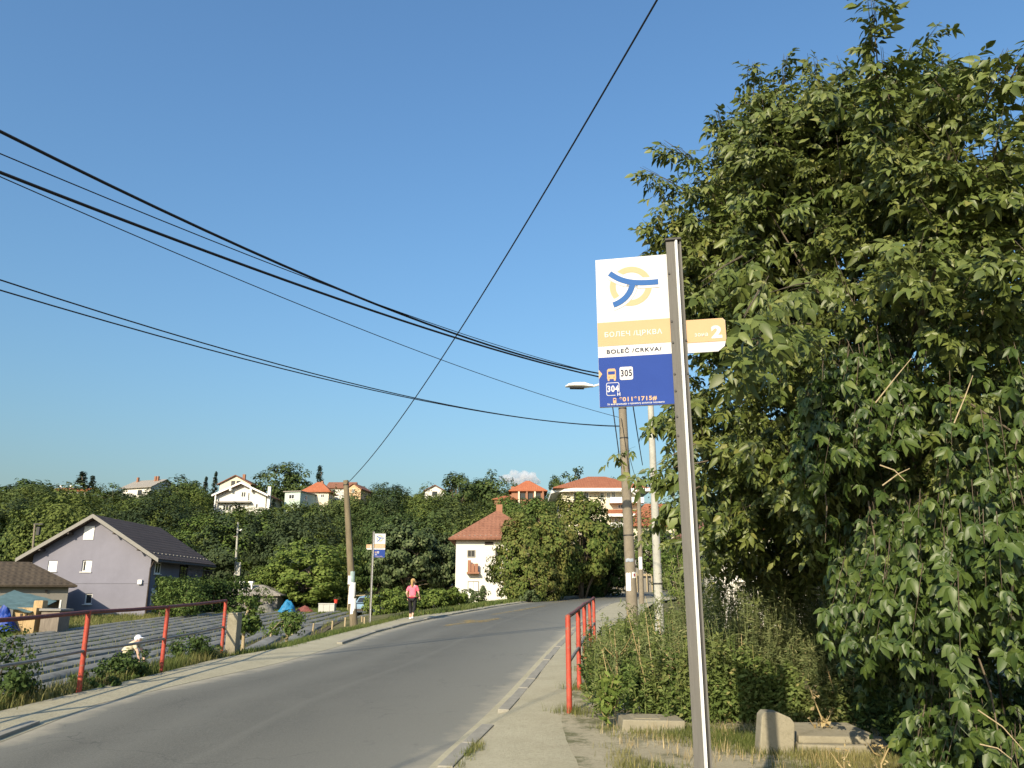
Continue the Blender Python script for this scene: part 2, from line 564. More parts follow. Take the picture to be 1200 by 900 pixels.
def mat_cloud():
    m = bpy.data.materials.new('cloud_vapour'); m.use_nodes = True
    t = m.node_tree; t.nodes.remove(t.nodes['Principled BSDF'])
    v = t.nodes.new('ShaderNodeVolumePrincipled')
    v.inputs['Color'].default_value = (1, 1, 1, 1)
    v.inputs['Anisotropy'].default_value = 0.2
    co = t.nodes.new('ShaderNodeTexCoord'); nz = t.nodes.new('ShaderNodeTexNoise')
    nz.inputs['Scale'].default_value = 0.022; nz.inputs['Detail'].default_value = 5; nz.inputs['Roughness'].default_value = 0.65
    r = t.nodes.new('ShaderNodeMapRange'); r.inputs[1].default_value = 0.42; r.inputs[2].default_value = 0.7; r.inputs[3].default_value = 0; r.inputs[4].default_value = 0.045
    t.links.new(co.outputs['Object'], nz.inputs['Vector']); t.links.new(nz.outputs['Fac'], r.inputs[0]); t.links.new(r.outputs[0], v.inputs['Density'])
    t.links.new(v.outputs[0], t.nodes['Material Output'].inputs['Volume'])
    return m
M['cloud'] = mat_cloud()
# foliage
M['leaf_box'] = mat_leaf('box_elder_leaf', (0.050, 0.074, 0.016), (0.092, 0.126, 0.026), (0.150, 0.185, 0.048), 0.2, 0.45, (0.21, 0.21, 0.06), 0.25, 0.4, 1.2)
M['leaf_creep'] = mat_leaf('creeper_leaf', (0.030, 0.056, 0.012), (0.055, 0.09, 0.018), (0.09, 0.13, 0.028), 0.2, 0.45, (0.13, 0.165, 0.04), spec=0.4)
M['leaf_wood'] = mat_leaf('woodland_leaf', (0.032, 0.055, 0.020), (0.052, 0.084, 0.028), (0.081, 0.116, 0.038), 0.16, 0.8, (0.123, 0.145, 0.049), 0.55, 0.08, 0.05)
M['leaf_wood_light'] = mat_leaf('woodland_light_leaf', (0.053, 0.078, 0.022), (0.087, 0.120, 0.030), (0.128, 0.162, 0.042), 0.18, 0.8, (0.165, 0.188, 0.054), 0.4, 0.08, 0.07)
M['leaf_wood_blue'] = mat_leaf('woodland_dark_leaf', (0.023, 0.039, 0.021), (0.036, 0.057, 0.029), (0.055, 0.078, 0.036), 0.14, 0.8, (0.072, 0.091, 0.039), 0.4, 0.08, 0.07)
M['leaf_mid'] = mat_leaf('mid_green_leaf', (0.050, 0.084, 0.021), (0.084, 0.129, 0.031), (0.129, 0.182, 0.048), 0.2, 0.7, (0.161, 0.196, 0.059), spec=0.12)
M['leaf_lime'] = mat_leaf('lime_leaf', (0.070, 0.109, 0.024), (0.123, 0.171, 0.036), (0.175, 0.224, 0.056), 0.22, 0.7, (0.210, 0.252, 0.070), spec=0.12)
M['leaf_autumn'] = mat_leaf('yellowing_leaf', (0.058, 0.09, 0.022), (0.105, 0.145, 0.034), (0.155, 0.185, 0.05), 0.2, 0.7, (0.20, 0.155, 0.055), 0.4, 0.1, 0.35)
M['leaf_grey'] = mat_leaf('grey_green_leaf', (0.041, 0.062, 0.024), (0.068, 0.097, 0.036), (0.115, 0.146, 0.061), 0.16, 0.6, (0.176, 0.203, 0.095), spec=0.2)
M['leaf_conifer'] = mat_leaf('conifer_needles', (0.016, 0.032, 0.022), (0.03, 0.05, 0.034), (0.045, 0.07, 0.046), 0.1, 0.7, spec=0.15)
M['leaf_dark'] = mat_leaf('dark_green_leaf', (0.030, 0.053, 0.015), (0.050, 0.083, 0.022), (0.077, 0.115, 0.033), 0.16, 0.7, (0.100, 0.138, 0.037), spec=0.12)
M['weed'] = mat_leaf('weed_leaf', (0.068, 0.104, 0.026), (0.115, 0.162, 0.042), (0.170, 0.215, 0.068), 0.28, 0.7, (0.30, 0.27, 0.11), 0.2, 0.15, 0.8)
M['weed_grey'] = mat_leaf('grey_weed_leaf', (0.085, 0.115, 0.042), (0.135, 0.170, 0.066), (0.20, 0.23, 0.10), 0.25, 0.75, (0.30, 0.28, 0.14), 0.12, 0.15, 0.9)
M['grass'] = mat_leaf('grass_blade', (0.06, 0.085, 0.02), (0.11, 0.14, 0.035), (0.17, 0.19, 0.06), 0.3, 0.75, (0.36, 0.30, 0.14), 0.5, 0.15, 0.7)
M['grass_green'] = mat_leaf('green_grass_blade', (0.05, 0.08, 0.02), (0.09, 0.13, 0.032), (0.14, 0.18, 0.05), 0.28, 0.75, (0.22, 0.21, 0.08), 0.3, 0.15, 0.7)
M['straw'] = mat_leaf('dry_straw', (0.30, 0.22, 0.10), (0.42, 0.33, 0.17), (0.52, 0.42, 0.24), 0.2, 0.8, (0.5, 0.4, 0.2), spec=0.15)
M['skin'] = mat_plain('skin', (0.60, 0.38, 0.28), 0.6, 0.05)
M['pink'] = mat_plain('pink_cloth', (0.85, 0.16, 0.23), 0.85, 0.08)
M['maroon'] = mat_plain('maroon_cloth', (0.25, 0.02, 0.04), 0.85, 0.1)
M['black_cloth'] = mat_plain('black_cloth', (0.015, 0.015, 0.017), 0.8, 0.2)
M['hair'] = mat_plain('blonde_hair', (0.42, 0.26, 0.11), 0.6, 0.3, 30)
M['cream_cloth'] = mat_plain('cream_cloth', (0.55, 0.50, 0.36), 0.85, 0.08)
M['white_cloth'] = mat_plain('white_cloth', (0.75, 0.76, 0.82), 0.85, 0.05)
M['blue_cloth'] = mat_plain('dark_blue_cloth', (0.03, 0.035, 0.06), 0.85, 0.1)
M['car_blue'] = mat_plain('blue_grey_car_paint', (0.19, 0.29, 0.38), 0.3, 0.05, spec=0.5)
M['car_white'] = mat_plain('white_car_paint', (0.85, 0.85, 0.86), 0.3, 0.02, spec=0.5)
M['rubber'] = mat_plain('tyre_rubber', (0.02, 0.02, 0.02), 0.85, 0.1)
M['red_plastic'] = mat_plain('red_plastic', (0.5, 0.05, 0.03), 0.5, 0.1)
M['cabinet'] = mat_plain('white_enamel', (0.42, 0.42, 0.39), 0.5, 0.12, 4)
M['lamp_white'] = mat_plain('lamp_housing', (0.72, 0.70, 0.64), 0.5, 0.06)
M['litter'] = mat_plain('bluish_plastic', (0.32, 0.36, 0.42), 0.4, 0.3, 8)

def mat_faded_yellow():
    m = N('faded_yellow_paint', 0.85, 0.2)
    m.color((0.42, 0.30, 0.10))
    f = m.noise(m.coord('pos'), 3.5, 7, 0.8)
    fac = m.ramp(f, [(0.42, 0.0), (0.62, 0.75)])
    tr = m.n('ShaderNodeBsdfTransparent')
    mx = m.n('ShaderNodeMixShader')
    m.l(fac, mx.inputs[0]); m.l(tr.outputs[0], mx.inputs[1]); m.l(m.b.outputs[0], mx.inputs[2])
    m.l(mx.outputs[0], m.t.nodes['Material Output'].inputs['Surface'])
    return m.m
M['faded_yellow'] = mat_faded_yellow()

# ================================================================== terrain, road, pavements
def steps(*segs):
    out = []
    for a, b, s in segs:
        n = max(1, int(round((b - a) / s)))
        out += [a + (b - a) * i / n for i in range(n)]
    out.append(segs[-1][1])
    return out

def grid_sheet(name, xs, ys, zf, mat):
    nx, ny = len(xs), len(ys)
    V = np.zeros((ny, nx, 3), dtype=np.float32)
    for j, y in enumerate(ys):
        for i, x in enumerate(xs):
            V[j, i] = (x, y, zf(x, y))
    I = np.arange(nx * ny).reshape(ny, nx)
    F = np.stack([I[:-1, :-1], I[:-1, 1:], I[1:, 1:], I[1:, :-1]], -1).reshape(-1, 4)
    me = fast_mesh(name, V.reshape(-1, 3), [F])
    me.shade_smooth()
    o = link(name, me, mat)
    o['kind'] = 'structure'
    return o

rnd = random.Random(5)
def lump(x, y):
    return 0.02 * math.sin(x * 2.3 + y * 1.1) + 0.015 * math.sin(x * 5.1 - y * 3.7) + 0.01 * math.sin(x * 11 + y * 9)

def ground_z(x, y):
    z = H(x, y)
    lo, hi = xat(OE, y), xat(RB, y)
    if lo - 0.4 < x < hi + 0.4:
        return z - 0.06
    return z + lump(x, y)

grid_sheet('ground', steps((-420, -60, 24), (-60, -22, 2.5), (-22, 12, 0.4), (12, 70, 3), (70, 420, 25)),
           steps((-70, 0, 5), (0, 60, 0.6), (60, 230, 4), (230, 1200, 60)), ground_z, M['ground'])

def strip(name, left, right, zoff, mat, ys, nx=4, crown=0.0, tilt=0.0):
    V, F, UV = [], [], []
    for y in ys:
        a, b = xat(left, y), xat(right, y)
        for i in range(nx + 1):
            u = i / nx
            V.append((a + (b - a) * u, y, road_z(y) + zoff + tilt * u + crown * (1 - (2 * u - 1) ** 2)))
            UV.append((u, y))
    for j in range(len(ys) - 1):
        for i in range(nx):
            k = j * (nx + 1) + i
            F.append((k, k + 1, k + nx + 2, k + nx + 1))
    me = fast_mesh(name, np.array(V), [np.array(F)])
    lay = me.uv_layers.new(name='UVMap')
    co = np.array(UV, dtype=np.float32)[np.array(F).ravel()]
    lay.data.foreach_set('uv', co.ravel())
    me.shade_smooth()
    return tag(link(name, me, mat), kind='structure')

ys_road = steps((-24, 0, 2), (0, 60, 0.6), (60, 148, 2))
strip('road', LE, RE, 0.0, M['asphalt'], ys_road, 10, 0.03)
LEi = LE.copy(); LEi[:, 0] += 0.06
strip('pavement', OE, LEi, 0.05, M['dust'], ys_road, 4, 0.012, -0.044)
REo = RE.copy(); REo[:, 0] += 0.14
pav = strip('pavement', REo, RB, 0.075, M['dust'], ys_road, 4, 0.012)

# trodden verge of dust and dry grass beside the right pavement
_ry = np.array(steps((-24, 60, 0.12)))
_rn = np.random.default_rng(8)
_j = np.convolve(_rn.normal(size=len(_ry)), np.ones(5) / 5, 'same') * .22 + np.convolve(_rn.normal(size=len(_ry)), np.ones(14) / 14, 'same') * .5
RBv = np.stack([np.array([xat(RB, y) for y in _ry]) - .12 + _j, _ry], 1)
RBw = RB.copy(); RBw[:, 0] += 9.0
strip('verge', RBv, RBw, 0.080, M['dust_grass'], list(np.array(steps((-20, 30, 0.12)))), 6, 0.0)

# dust drifted against the right kerb
RD0 = RE.copy(); RD0[:, 0] -= 0.16
RD1 = RE.copy(); RD1[:, 0] += 0.155
strip('dust_drift', RD0, RD1, 0.004, M['dust'], ys_road, 4, 0.0, 0.066)
# kerbs: stone by stone
stone_me = None
def kerb_line(line, y0, y1, side, top, skip, seed):
    global stone_me
    k = thing('kerb', None, None)
    del_keys = [q for q in ('label', 'category') if q in k]
    for q in del_keys: del k[q]
    k['kind'] = 'structure'
    r = random.Random(seed)
    if stone_me is None:
        mb = MB().box(-0.495, 0.495, -0.07, 0.07, -0.16, 0.0)
        o = mb.build('kerb_stone', M['kerb'], k, bevel=0.012)
        stone_me = o.data
        bpy.data.objects.remove(o)
    y = y0
    while y < y1:
        x = xat(line, y); x2 = xat(line, y + 0.9)
        ln = math.hypot(x2 - x, 0.9)
        dy = 0.9 / ln
        ang = math.atan2(0.9, x2 - x)
        if not skip(y) :
            o = link('kerb_stone', stone_me, None, k)
            cx, cy = (x + x2) / 2 + side * 0.07, y + 0.45
            o.location = (cx + r.uniform(-.008, .008), cy * 1.0, road_z(cy) + top + r.uniform(-.012, .008))
            o.rotation_euler = (r.uniform(-.03, .03), -math.atan(SLOPE) * 0 + r.uniform(-.01, .01) , ang + r.uniform(-.012, .012))
            o.rotation_euler = (r.uniform(-.03, .03), -SLOPE * dy, ang + r.uniform(-.012, .012))
        y += dy
    return k
kerb_line(RE, 4.6, 48, 1, 0.085, lambda y: 9.3 < y < 10.2, 3)
kerb_line(LE, 5.0, 60, -1, 0.06, lambda y: 9.6 < y < 20.5, 4)

# faded yellow bus-stop marks on the asphalt
def road_mark(px_pts):
    pts = [G(*p) for p in px_pts]
    mb = MB()
    n = 14
    a0, b0, b1, a1 = pts
    vs_, fs_ = [], []
    for i in range(n + 1):
        t = i / n
        for q in (a0.lerp(a1, t), b0.lerp(b1, t)):
            xl, xr = xat(LE, q.y), xat(RE, q.y)
            u = (q.x - xl) / (xr - xl)
            vs_.append((q.x, q.y, road_z(q.y) + 0.03 * (1 - (2 * u - 1) ** 2) + 0.006))
    for i in range(n):
        fs_.append((2 * i, 2 * i + 1, 2 * i + 3, 2 * i + 2))
    mb.add(vs_, fs_)
    o = mb.build('road_marking', M['faded_yellow'])
    o['kind'] = 'structure'
road_mark([(519, 735), (522, 733), (586, 725.0), (584, 727)])
road_mark([(574, 722), (577, 720.5), (640, 710), (638, 711.5)])
road_mark([(535, 729), (560, 731), (575, 729), (550, 727)])
road_mark([(640, 708), (660, 704.5), (672, 703), (652, 706.5)])

# vegetable field with film-covered ridges
field = thing('field', None, None)
for q in ('label', 'category'):
    if q in field: del field[q]
field['kind'] = 'structure'
FX0, FX1, FY0, FY1 = -24.5, -8.6, 8.0, 66.0
V, F = [], []
ysf = steps((FY0, FY1, 1.0))
xsf = steps((FX0, FX1, 0.5))
for y in ysf:
    for x in xsf:
        V.append((x, y, H(x, y) + 0.035))
nx = len(xsf)
for j in range(len(ysf) - 1):
    for i in range(nx - 1):
        F.append((j * nx + i, j * nx + i + 1, (j + 1) * nx + i + 1, (j + 1) * nx + i))
me = fast_mesh('soil', np.array(V), [np.array(F)])
link('soil', me, M['soil'], field)
fr = random.Random(11)
row_x = []
xx = FX0 + 0.5
while xx < -9.2:
    row_x.append(xx); xx += 1.12
for xr in row_x:
    mb = MB()
    vs_, fs_ = [], []
    prof = [(-0.36, -0.02), (-0.30, 0.09), (-0.12, 0.15), (0.12, 0.15), (0.30, 0.09), (0.36, -0.02)]
    ya = FY0 + fr.uniform(0, 1.5); yb = FY1 - fr.uniform(0, 3)
    n = 60
    for i in range(n + 1):
        y = ya + (yb - ya) * i / n
        wob = 0.05 * math.sin(y * 0.7 + xr) + fr.uniform(-.012, .012)
        for (a, b) in prof:
            vs_.append((xr + a + wob, y, H(xr, y) + 0.06 + b * fr.uniform(.93, 1.06)))
    for i in range(n):
        for k in range(5):
            q = i * 6 + k
            fs_.append((q, q + 1, q + 7, q + 6))
    mb.add(vs_, fs_); mb.smooth = True
    mb.build('mulch_row', M['mulch'], field)

# ================================================================== railings
def railing(name, label, pts, h, r_post, top_mat, mid_mat, lean):
    t = thing(name, label, 'railing', pts[0])
    rr = random.Random(len(pts))
    tops = []
    for p in pts:
        tp = p + Vector((rr.uniform(-lean, lean), rr.uniform(-lean, lean), h + rr.uniform(-.01, .01)))
        tops.append(tp)
        MB().tube([p - Vector((0, 0, .3)), p.lerp(tp, 0.5), tp + Vector((0, 0, .012))], r_post, 12).build('post', M['red'], t)
    for a, b in zip(tops[:-1], tops[1:]):
        m = (a + b) / 2 + Vector((0, 0, -0.008))
        MB().tube([a, m, b], r_post * 0.82, 10).build('top_rail', top_mat, t)
    for (p, a), (q, b) in zip(zip(pts[:-1], tops[:-1]), zip(pts[1:], tops[1:])):
        MB().tube([p.lerp(a, .52), p.lerp(a, .52).lerp(q.lerp(b, .52), .5) + Vector((0, 0, rr.uniform(-.015, .01))), q.lerp(b, .52)], r_post * 0.62, 10).build('middle_rail', mid_mat, t)
    return t

rp = [G(667.5, 844), G(679, 815), G(686.7, 793), G(692.6, 778), G(697.2, 766)]
rp = [Vector((p.x, p.y, road_z(p.y) + 0.07)) for p in rp]
railing('guard_railing', 'short worn red tube railing beside the right pavement and weeds', rp, 1.12, 0.034, M['dark_red'], M['grey_tube'], 0.006)
lp = [G(92, 815), G(188, 791), G(259, 769.5)]
d = (lp[2] - lp[0]) / 2
lp = [lp[0] - d * 2, lp[0] - d] + lp
lp = [Vector((p.x, p.y, road_z(p.y) + 0.02)) for p in lp]
railing('guard_railing', 'long red railing with dark top rail along the left pavement above the field', lp, 1.13, 0.036, M['dark_red'], M['grey_tube'], 0.012)

# concrete end block behind the last left post
b = G(266, 770)
t = thing('concrete_pillar', 'squat grey concrete pillar at the end of the left railing', 'pillar', b + Vector((0.05, 0.25, -.3)))
MB().box(b.x - .10, b.x + .12, b.y + .10, b.y + .42, b.z - .5, b.z + .86).build('shaft', M['concrete'], t, bevel=.02)
MB().box(b.x - .09, b.x + .11, b.y + .11, b.y + .41, b.z + .857, b.z + .90).build('cap', M['concrete'], t, bevel=.012)

# ================================================================== poles, lamps
def pole(name, label, cat, base, top, r0, r1, mat, group=None, n=14, sink=0.4, bands=()):
    t = thing(name, label, cat, base, group=group)
    path = [base - Vector((0, 0, sink)) + (base - top).normalized() * 0] + [base.lerp(top, k) for k in (0, .25, .5, .75, 1)]
    rad = [r0] + [r0 + (r1 - r0) * k for k in (0, .25, .5, .75, 1)]
    MB().tube(path, rad, n).build('shaft', mat, t)
    for k in bands:
        c = base.lerp(top, k); ax = (top - base).normalized()
        rr = r0 + (r1 - r0) * k + 0.006
        MB().tube([c - ax * .02, c + ax * .02], rr, n).build('band', M['alu_dark'], t)
    return t

def bracket(t, at_, axis, length=0.35):
    a = Vector(axis).normalized()
    MB().tube([at_ - a * length * .5, at_ + a * length * .5], 0.022, 8).build('bracket', M['alu_dark'], t)

# near stained concrete pole right of the road
pb = at(742, 26.0)
ptop = P(727.5, 437, 26.0)
near_pole = pole('utility_pole', 'stained tan concrete utility pole with posters, right of the road', 'pole', pb, ptop, 0.185, 0.125, M['pole_concrete'], bands=(.35, .58, .73, .85, .93))
def poster(t, base, top, k, w, h, r, ang, mat, name='poster'):
    c = base.lerp(top, k)
    mb = MB(); vs_ = []; fs_ = []
    n = 5
    for j in (0, 1):
        for i in range(n + 1):
            a = ang + (i / n - .5) * w / r
            vs_.append((c.x + math.sin(a) * r, c.y - math.cos(a) * r, c.z + (j - .5) * h + (0.01 * ((i * 7) % 3))))
    for i in range(n): fs_.append((i, i + 1, n + 2 + i, n + 1 + i))
    mb.add(vs_, fs_); return mb.build(name, mat, t)
poster(near_pole, pb, ptop, .175, .17, .55, .185, -.62, M['paper'])
poster(near_pole, pb, ptop, .20, .16, .18, .183, .55, M['paper'])
poster(near_pole, pb, ptop, .20, .06, .09, .186, .55, M['maroon'], 'poster_print')
poster(near_pole, pb, ptop, .255, .26, .10, .182, -.2, M['litter'])

# white painted lamp post
wb = at(774, 21.0)
wtop = P(761, 440, 21.0)
lamp_post = pole('lamp_post', 'slim white street lamp post standing in the right-hand weeds', 'lamp post', wb, wtop, 0.12, 0.075, M['white_pole'], bands=(.21, .62))
arm_end = P(694, 453, 21.0)
MB().tube([wtop - Vector((0, 0, .15)), wtop.lerp(arm_end, .25) + Vector((0, 0, .10)), wtop.lerp(arm_end, .6) + Vector((0, 0, .06)), arm_end], 0.03, 8).build('lamp_arm', M['alu_bright'], lamp_post)
def lamp_head(t, p, dirx, L=0.75, w=0.15, h=0.12):
    """cobra head along -dirx from p"""
    d = Vector(dirx).normalized()
    s = Vector((-d.y, d.x, 0))
    rings = []
    secs = [(0, .35, .5, 0), (.12, .5, .62, 0), (.3, .95, 1, 0), (.65, 1.0, .95, -.0), (.88, .75, .62, 0), (1.0, .3, .25, -.02)]
    vs_, fs_ = [], []
    n = 10
    for (k, a, b, dz) in secs:
        c = p + d * (L * k)
        for i in range(n):
            th = 2 * math.pi * i / n
            zz = math.sin(th)
            zz = zz * h * b if zz > 0 else zz * h * .35 * b
            vs_.append(c + s * (math.cos(th) * w * a) + Vector((0, 0, zz + dz)))
    for j in range(len(secs) - 1):
        for i in range(n):
            fs_.append((j * n + i, j * n + (i + 1) % n, (j + 1) * n + (i + 1) % n, (j + 1) * n + i))
    fs_.append(tuple(range(n))); fs_.append(tuple(range((len(secs) - 1) * n, len(secs) * n)))
    mb = MB().add(vs_, fs_); mb.smooth = True
    head = mb.build('lamp_head', M['lamp_white'], t)
    c = p + d * (L * .58)
    g = MB()
    Mx = Matrix.Translation(c) @ d.to_track_quat('X', 'Z').to_matrix().to_4x4()
    g.box(-L * .26, L * .26, -w * .7, w * .7, -h * .52, -h * .33, Mx)
    g.build('lamp_glass', M['alu_dark'], head, bevel=.012)
lamp_head(lamp_post, arm_end + Vector((0.02, 0, 0.0)), (-1, .06, .03))

# far pole with its own lamp
fb = at(752, 47.0); ft = P(748, 560, 47.0)
far_pole = pole('lamp_post', 'distant grey pole with small lamp arm, seen between the two nearer poles', 'lamp post', fb, ft, 0.15, 0.10, M['pole_concrete'])
ae = P(738, 575, 47.0)
MB().tube([P(748.6, 582, 47), P(744, 579, 47), ae], .035, 6).build('lamp_arm', M['alu_bright'], far_pole)
lamp_head(far_pole, ae, (-1, 0, .1), .6, .12, .1)
poster(far_pole, fb, ft, .32, .22, .7, .142, -.2, M['paper'])

# leaning timber pole left of the road
tb = at(415.5, 30.0)
ttop = P(405.3, 563, 30.0)
wood_pole = pole('utility_pole', 'leaning timber utility pole with torn posters, left of the road', 'pole', tb, ttop, 0.15, 0.10, M['wood_pole'], bands=(.97,))
for k, w, h, a, mt in ((.28, .26, .75, .15, 'paper'), (.37, .18, .5, .55, 'turq_paper'), (.20, .20, .55, .35, 'paper'), (.36, .12, .3, -.4, 'paper')):
    poster(wood_pole, tb, ttop, k, w, h, .146, a, M[mt])

# slim pole by the hedge with lamp
hb = at(274, 88); ht = P(279, 612, 88)
hp = pole('lamp_post', 'thin pale street pole with tiny lamp above the dark hedge', 'lamp post', hb, ht, .16, .09, M['white_pole'])
MB().tube([P(278, 620, 88), P(281, 621.5, 88)], .05, 6).build('lamp_arm', M['alu_bright'], hp)
lamp_head(hp, P(281, 622, 88), (1, -.2, 0), .55, .2, .2)
MB().box(hb.x + .05, hb.x + .5, hb.y - .35, hb.y - .1, hb.z + 2.6, hb.z + 4.0).build('meter_box', M['white_pole'], hp)
MB().tube([P(273.5, 629, 88), P(279, 628.5, 88)], .06, 6).build('crossarm', M['pole_concrete'], hp)

# chimney-like pole left of the lilac house
cb = P(39, 668, 80); ct = P(41, 614, 80)
cpole = pole('utility_pole', 'short dark pole with fittings behind the left eave of the lilac house', 'pole', Vector((cb.x, cb.y, H(cb.x, cb.y))), ct, .13, .09, M['pole_concrete'])
MB().box(ct.x - .1, ct.x + .8, ct.y - .08, ct.y + .08, ct.z - .08, ct.z + .06).build('crossarm', M['alu_dark'], cpole)
MB().box(ct.x + .3, ct.x + .6, ct.y - .15, ct.y + .15, ct.z - 1.1, ct.z - .3).build('transformer', M['alu_dark'], cpole)

# poles outside the picture that carry the wires
off_l = Vector((-16.5, -3.2, H(-16.5, -3.2)))
off_l_top = Vector((-16.5, -3.2, 8.6))
pole('utility_pole', 'concrete utility pole in the field out of view carrying the cable bundle', 'pole', off_l, off_l_top, .18, .12, M['pole_concrete'])
off_r = Vector((4.9, -3.6, road_z(-3.6)))
off_r_top = Vector((4.9, -3.6, 8.9))
pole('utility_pole', 'timber utility pole behind the viewer carrying the single overhead wire', 'pole', off_r, off_r_top, .15, .10, M['wood_pole'])
sh_b = Vector((-5.5, -3.2, road_z(-3)))
pole('lamp_post', 'slim post behind the viewer whose shadow crosses the road', 'lamp post', sh_b, sh_b + Vector((0, 0, 9.6)), .022, .014, M['white_pole'])

# ================================================================== overhead cables
def cable(label, a, b, through=None, r=0.012, sag=0.3, group='overhead cables'):
    a, b = Vector(a), Vector(b)
    n = 40
    pts = []
    for i in range(n + 1):
        t = i / n
        p = a.lerp(b, t)
        p.z -= sag * 4 * t * (1 - t)
        pts.append(p)
    mb = MB().tube([p - a for p in pts], r, 6)
    o = mb.build('overhead_cable', M['cable'], origin=(0, 0, 0))
    o.location = a
    return tag(o, label, 'cable', group)

def cable_px(label, end, px_edge, y_edge, px_mid, r):
    """from a pole end through the photo's left edge, continued to the pole in the field"""
    e = P(px_edge[0], px_edge[1], y_edge)
    d = e - end
    k = 1.75
    far = end + d * k
    # sag from the mid pixel
    best = None
    for s in [i * 0.05 for i in range(0, 60)]:
        # curve passes through e: choose far.z so that it does
        t = 1 / k
        fz = (e.z + s * 4 * t * (1 - t) - end.z * (1 - t)) / t
        f = Vector((far.x, far.y, fz))
        # where is x pixel px_mid on the curve
        err = None
        for i in range(200):
            tt = i / 200 * t
            p = end.lerp(f, tt); p.z -= s * 4 * tt * (1 - tt)
            q = pix(p.x, p.y, p.z)
            if err is None or abs(q[0] - px_mid[0]) < err[0]:
                err = (abs(q[0] - px_mid[0]), abs(q[1] - px_mid[1]))
        if best is None or err[1] < best[0]:
            best = (err[1], s, f)
    return cable(label, end, best[2], r=r, sag=best[1])

ye = 9.6
def pe(py, dx=0.0): return P(723 + dx, py, 25.85)
cable_px('thick uppermost cable from the tan pole to the left edge', pe(441), (0, 154), ye, (345, 316), 0.024)
cable_px('thin cable just below the uppermost one on the left', pe(443), (0, 180), ye, (345, 320), 0.009)
cable_px('thick twisted cable, third from top at the left edge', pe(446), (0, 202), ye, (345, 333), 0.024)
cable_px('thin cable running just beneath the thick twisted one', pe(489, 2), (0, 207), ye, (345, 355), 0.008)
cable_px('upper of the two low cables reaching the tan pole', pe(499, 3), (0, 328), ye + .6, (345, 432), 0.011)
cable_px('lower of the two low cables reaching the tan pole', pe(500, 3), (0, 340), ye + .6, (345, 436), 0.011)
# single wire overhead, from the timber pole back over the road
e2 = P(770, 0, 7.6)
st = ttop + Vector((.05, 0, -.12))
k = (off_r_top.y - st.y) / (e2.y - st.y)
f2 = st + (e2 - st) * k
best = None
for s in [i * .05 for i in range(60)]:
    t_ = 1 / k
    fz = (e2.z + s * 4 * t_ * (1 - t_) - st.z * (1 - t_)) / t_
    f = Vector((f2.x, f2.y, fz)); err = None
    for i in range(300):
        tt = i / 300 * t_
        p = st.lerp(f, tt); p.z -= s * 4 * tt * (1 - tt)
        q = pix(p.x, p.y, p.z)
        if err is None or abs(q[1] - 385) < err[0]: err = (abs(q[1] - 385), abs(q[0] - 540))
    if best is None or err[1] < best[0]: best = (err[1], s, f)
cable('lone steep wire rising from the timber pole over the road', st, best[2], r=.013, sag=best[1])
# wires dropping along the tan pole and away to the next one
def pa(px, py, y): return P(px, py, y)
cable('black cable dropping down the left of the tan pole top', pa(717, 470, 25.7), pa(727, 545, 25.8), r=.018, sag=-.03)
cable('black cable slanting between tan pole and white lamp post', pa(741, 470, 26), pa(753, 545, 40), r=.02, sag=.05)
cable('thin wire arched against the right side of the tan pole', pa(728, 490, 25.8), pa(738, 560, 25.85), r=.010, sag=-.1)
cable('thin wire hanging from the tan pole to the distant lamp pole', pa(731, 505, 26), pa(748, 566, 46.9), r=.012, sag=.3)

# ================================================================== bus stop sign
ARC = 'bus_stop_sign'
def text_mesh(body, width=None, height=None, bold=0.0, shear=0.0, space=1.12):
    c = bpy.data.curves.new('txt', 'FONT')
    c.body = body
    c.size = 1.0
    c.offset = bold
    c.shear = shear
    c.resolution_u = 4
    c.space_character = space
    o = bpy.data.objects.new('txt', c)
    COL.objects.link(o)
    dg = bpy.context.evaluated_depsgraph_get()
    me = bpy.data.meshes.new_from_object(o.evaluated_get(dg))
    bpy.data.objects.remove(o)
    bpy.data.curves.remove(c)
    n = len(me.vertices)
    co = np.zeros(n * 3, dtype=np.float32); me.vertices.foreach_get('co', co); co = co.reshape(-1, 3)
    lo, hi = co.min(0), co.max(0)
    faces = [tuple(p.vertices) for p in me.polygons]
    bpy.data.meshes.remove(me)
    w, h = hi[0] - lo[0], hi[1] - lo[1]
    sx = (width / w) if width else height / h
    sy = (height / h) if height else sx
    return (co - lo) * np.array([sx, sy, 0]), faces

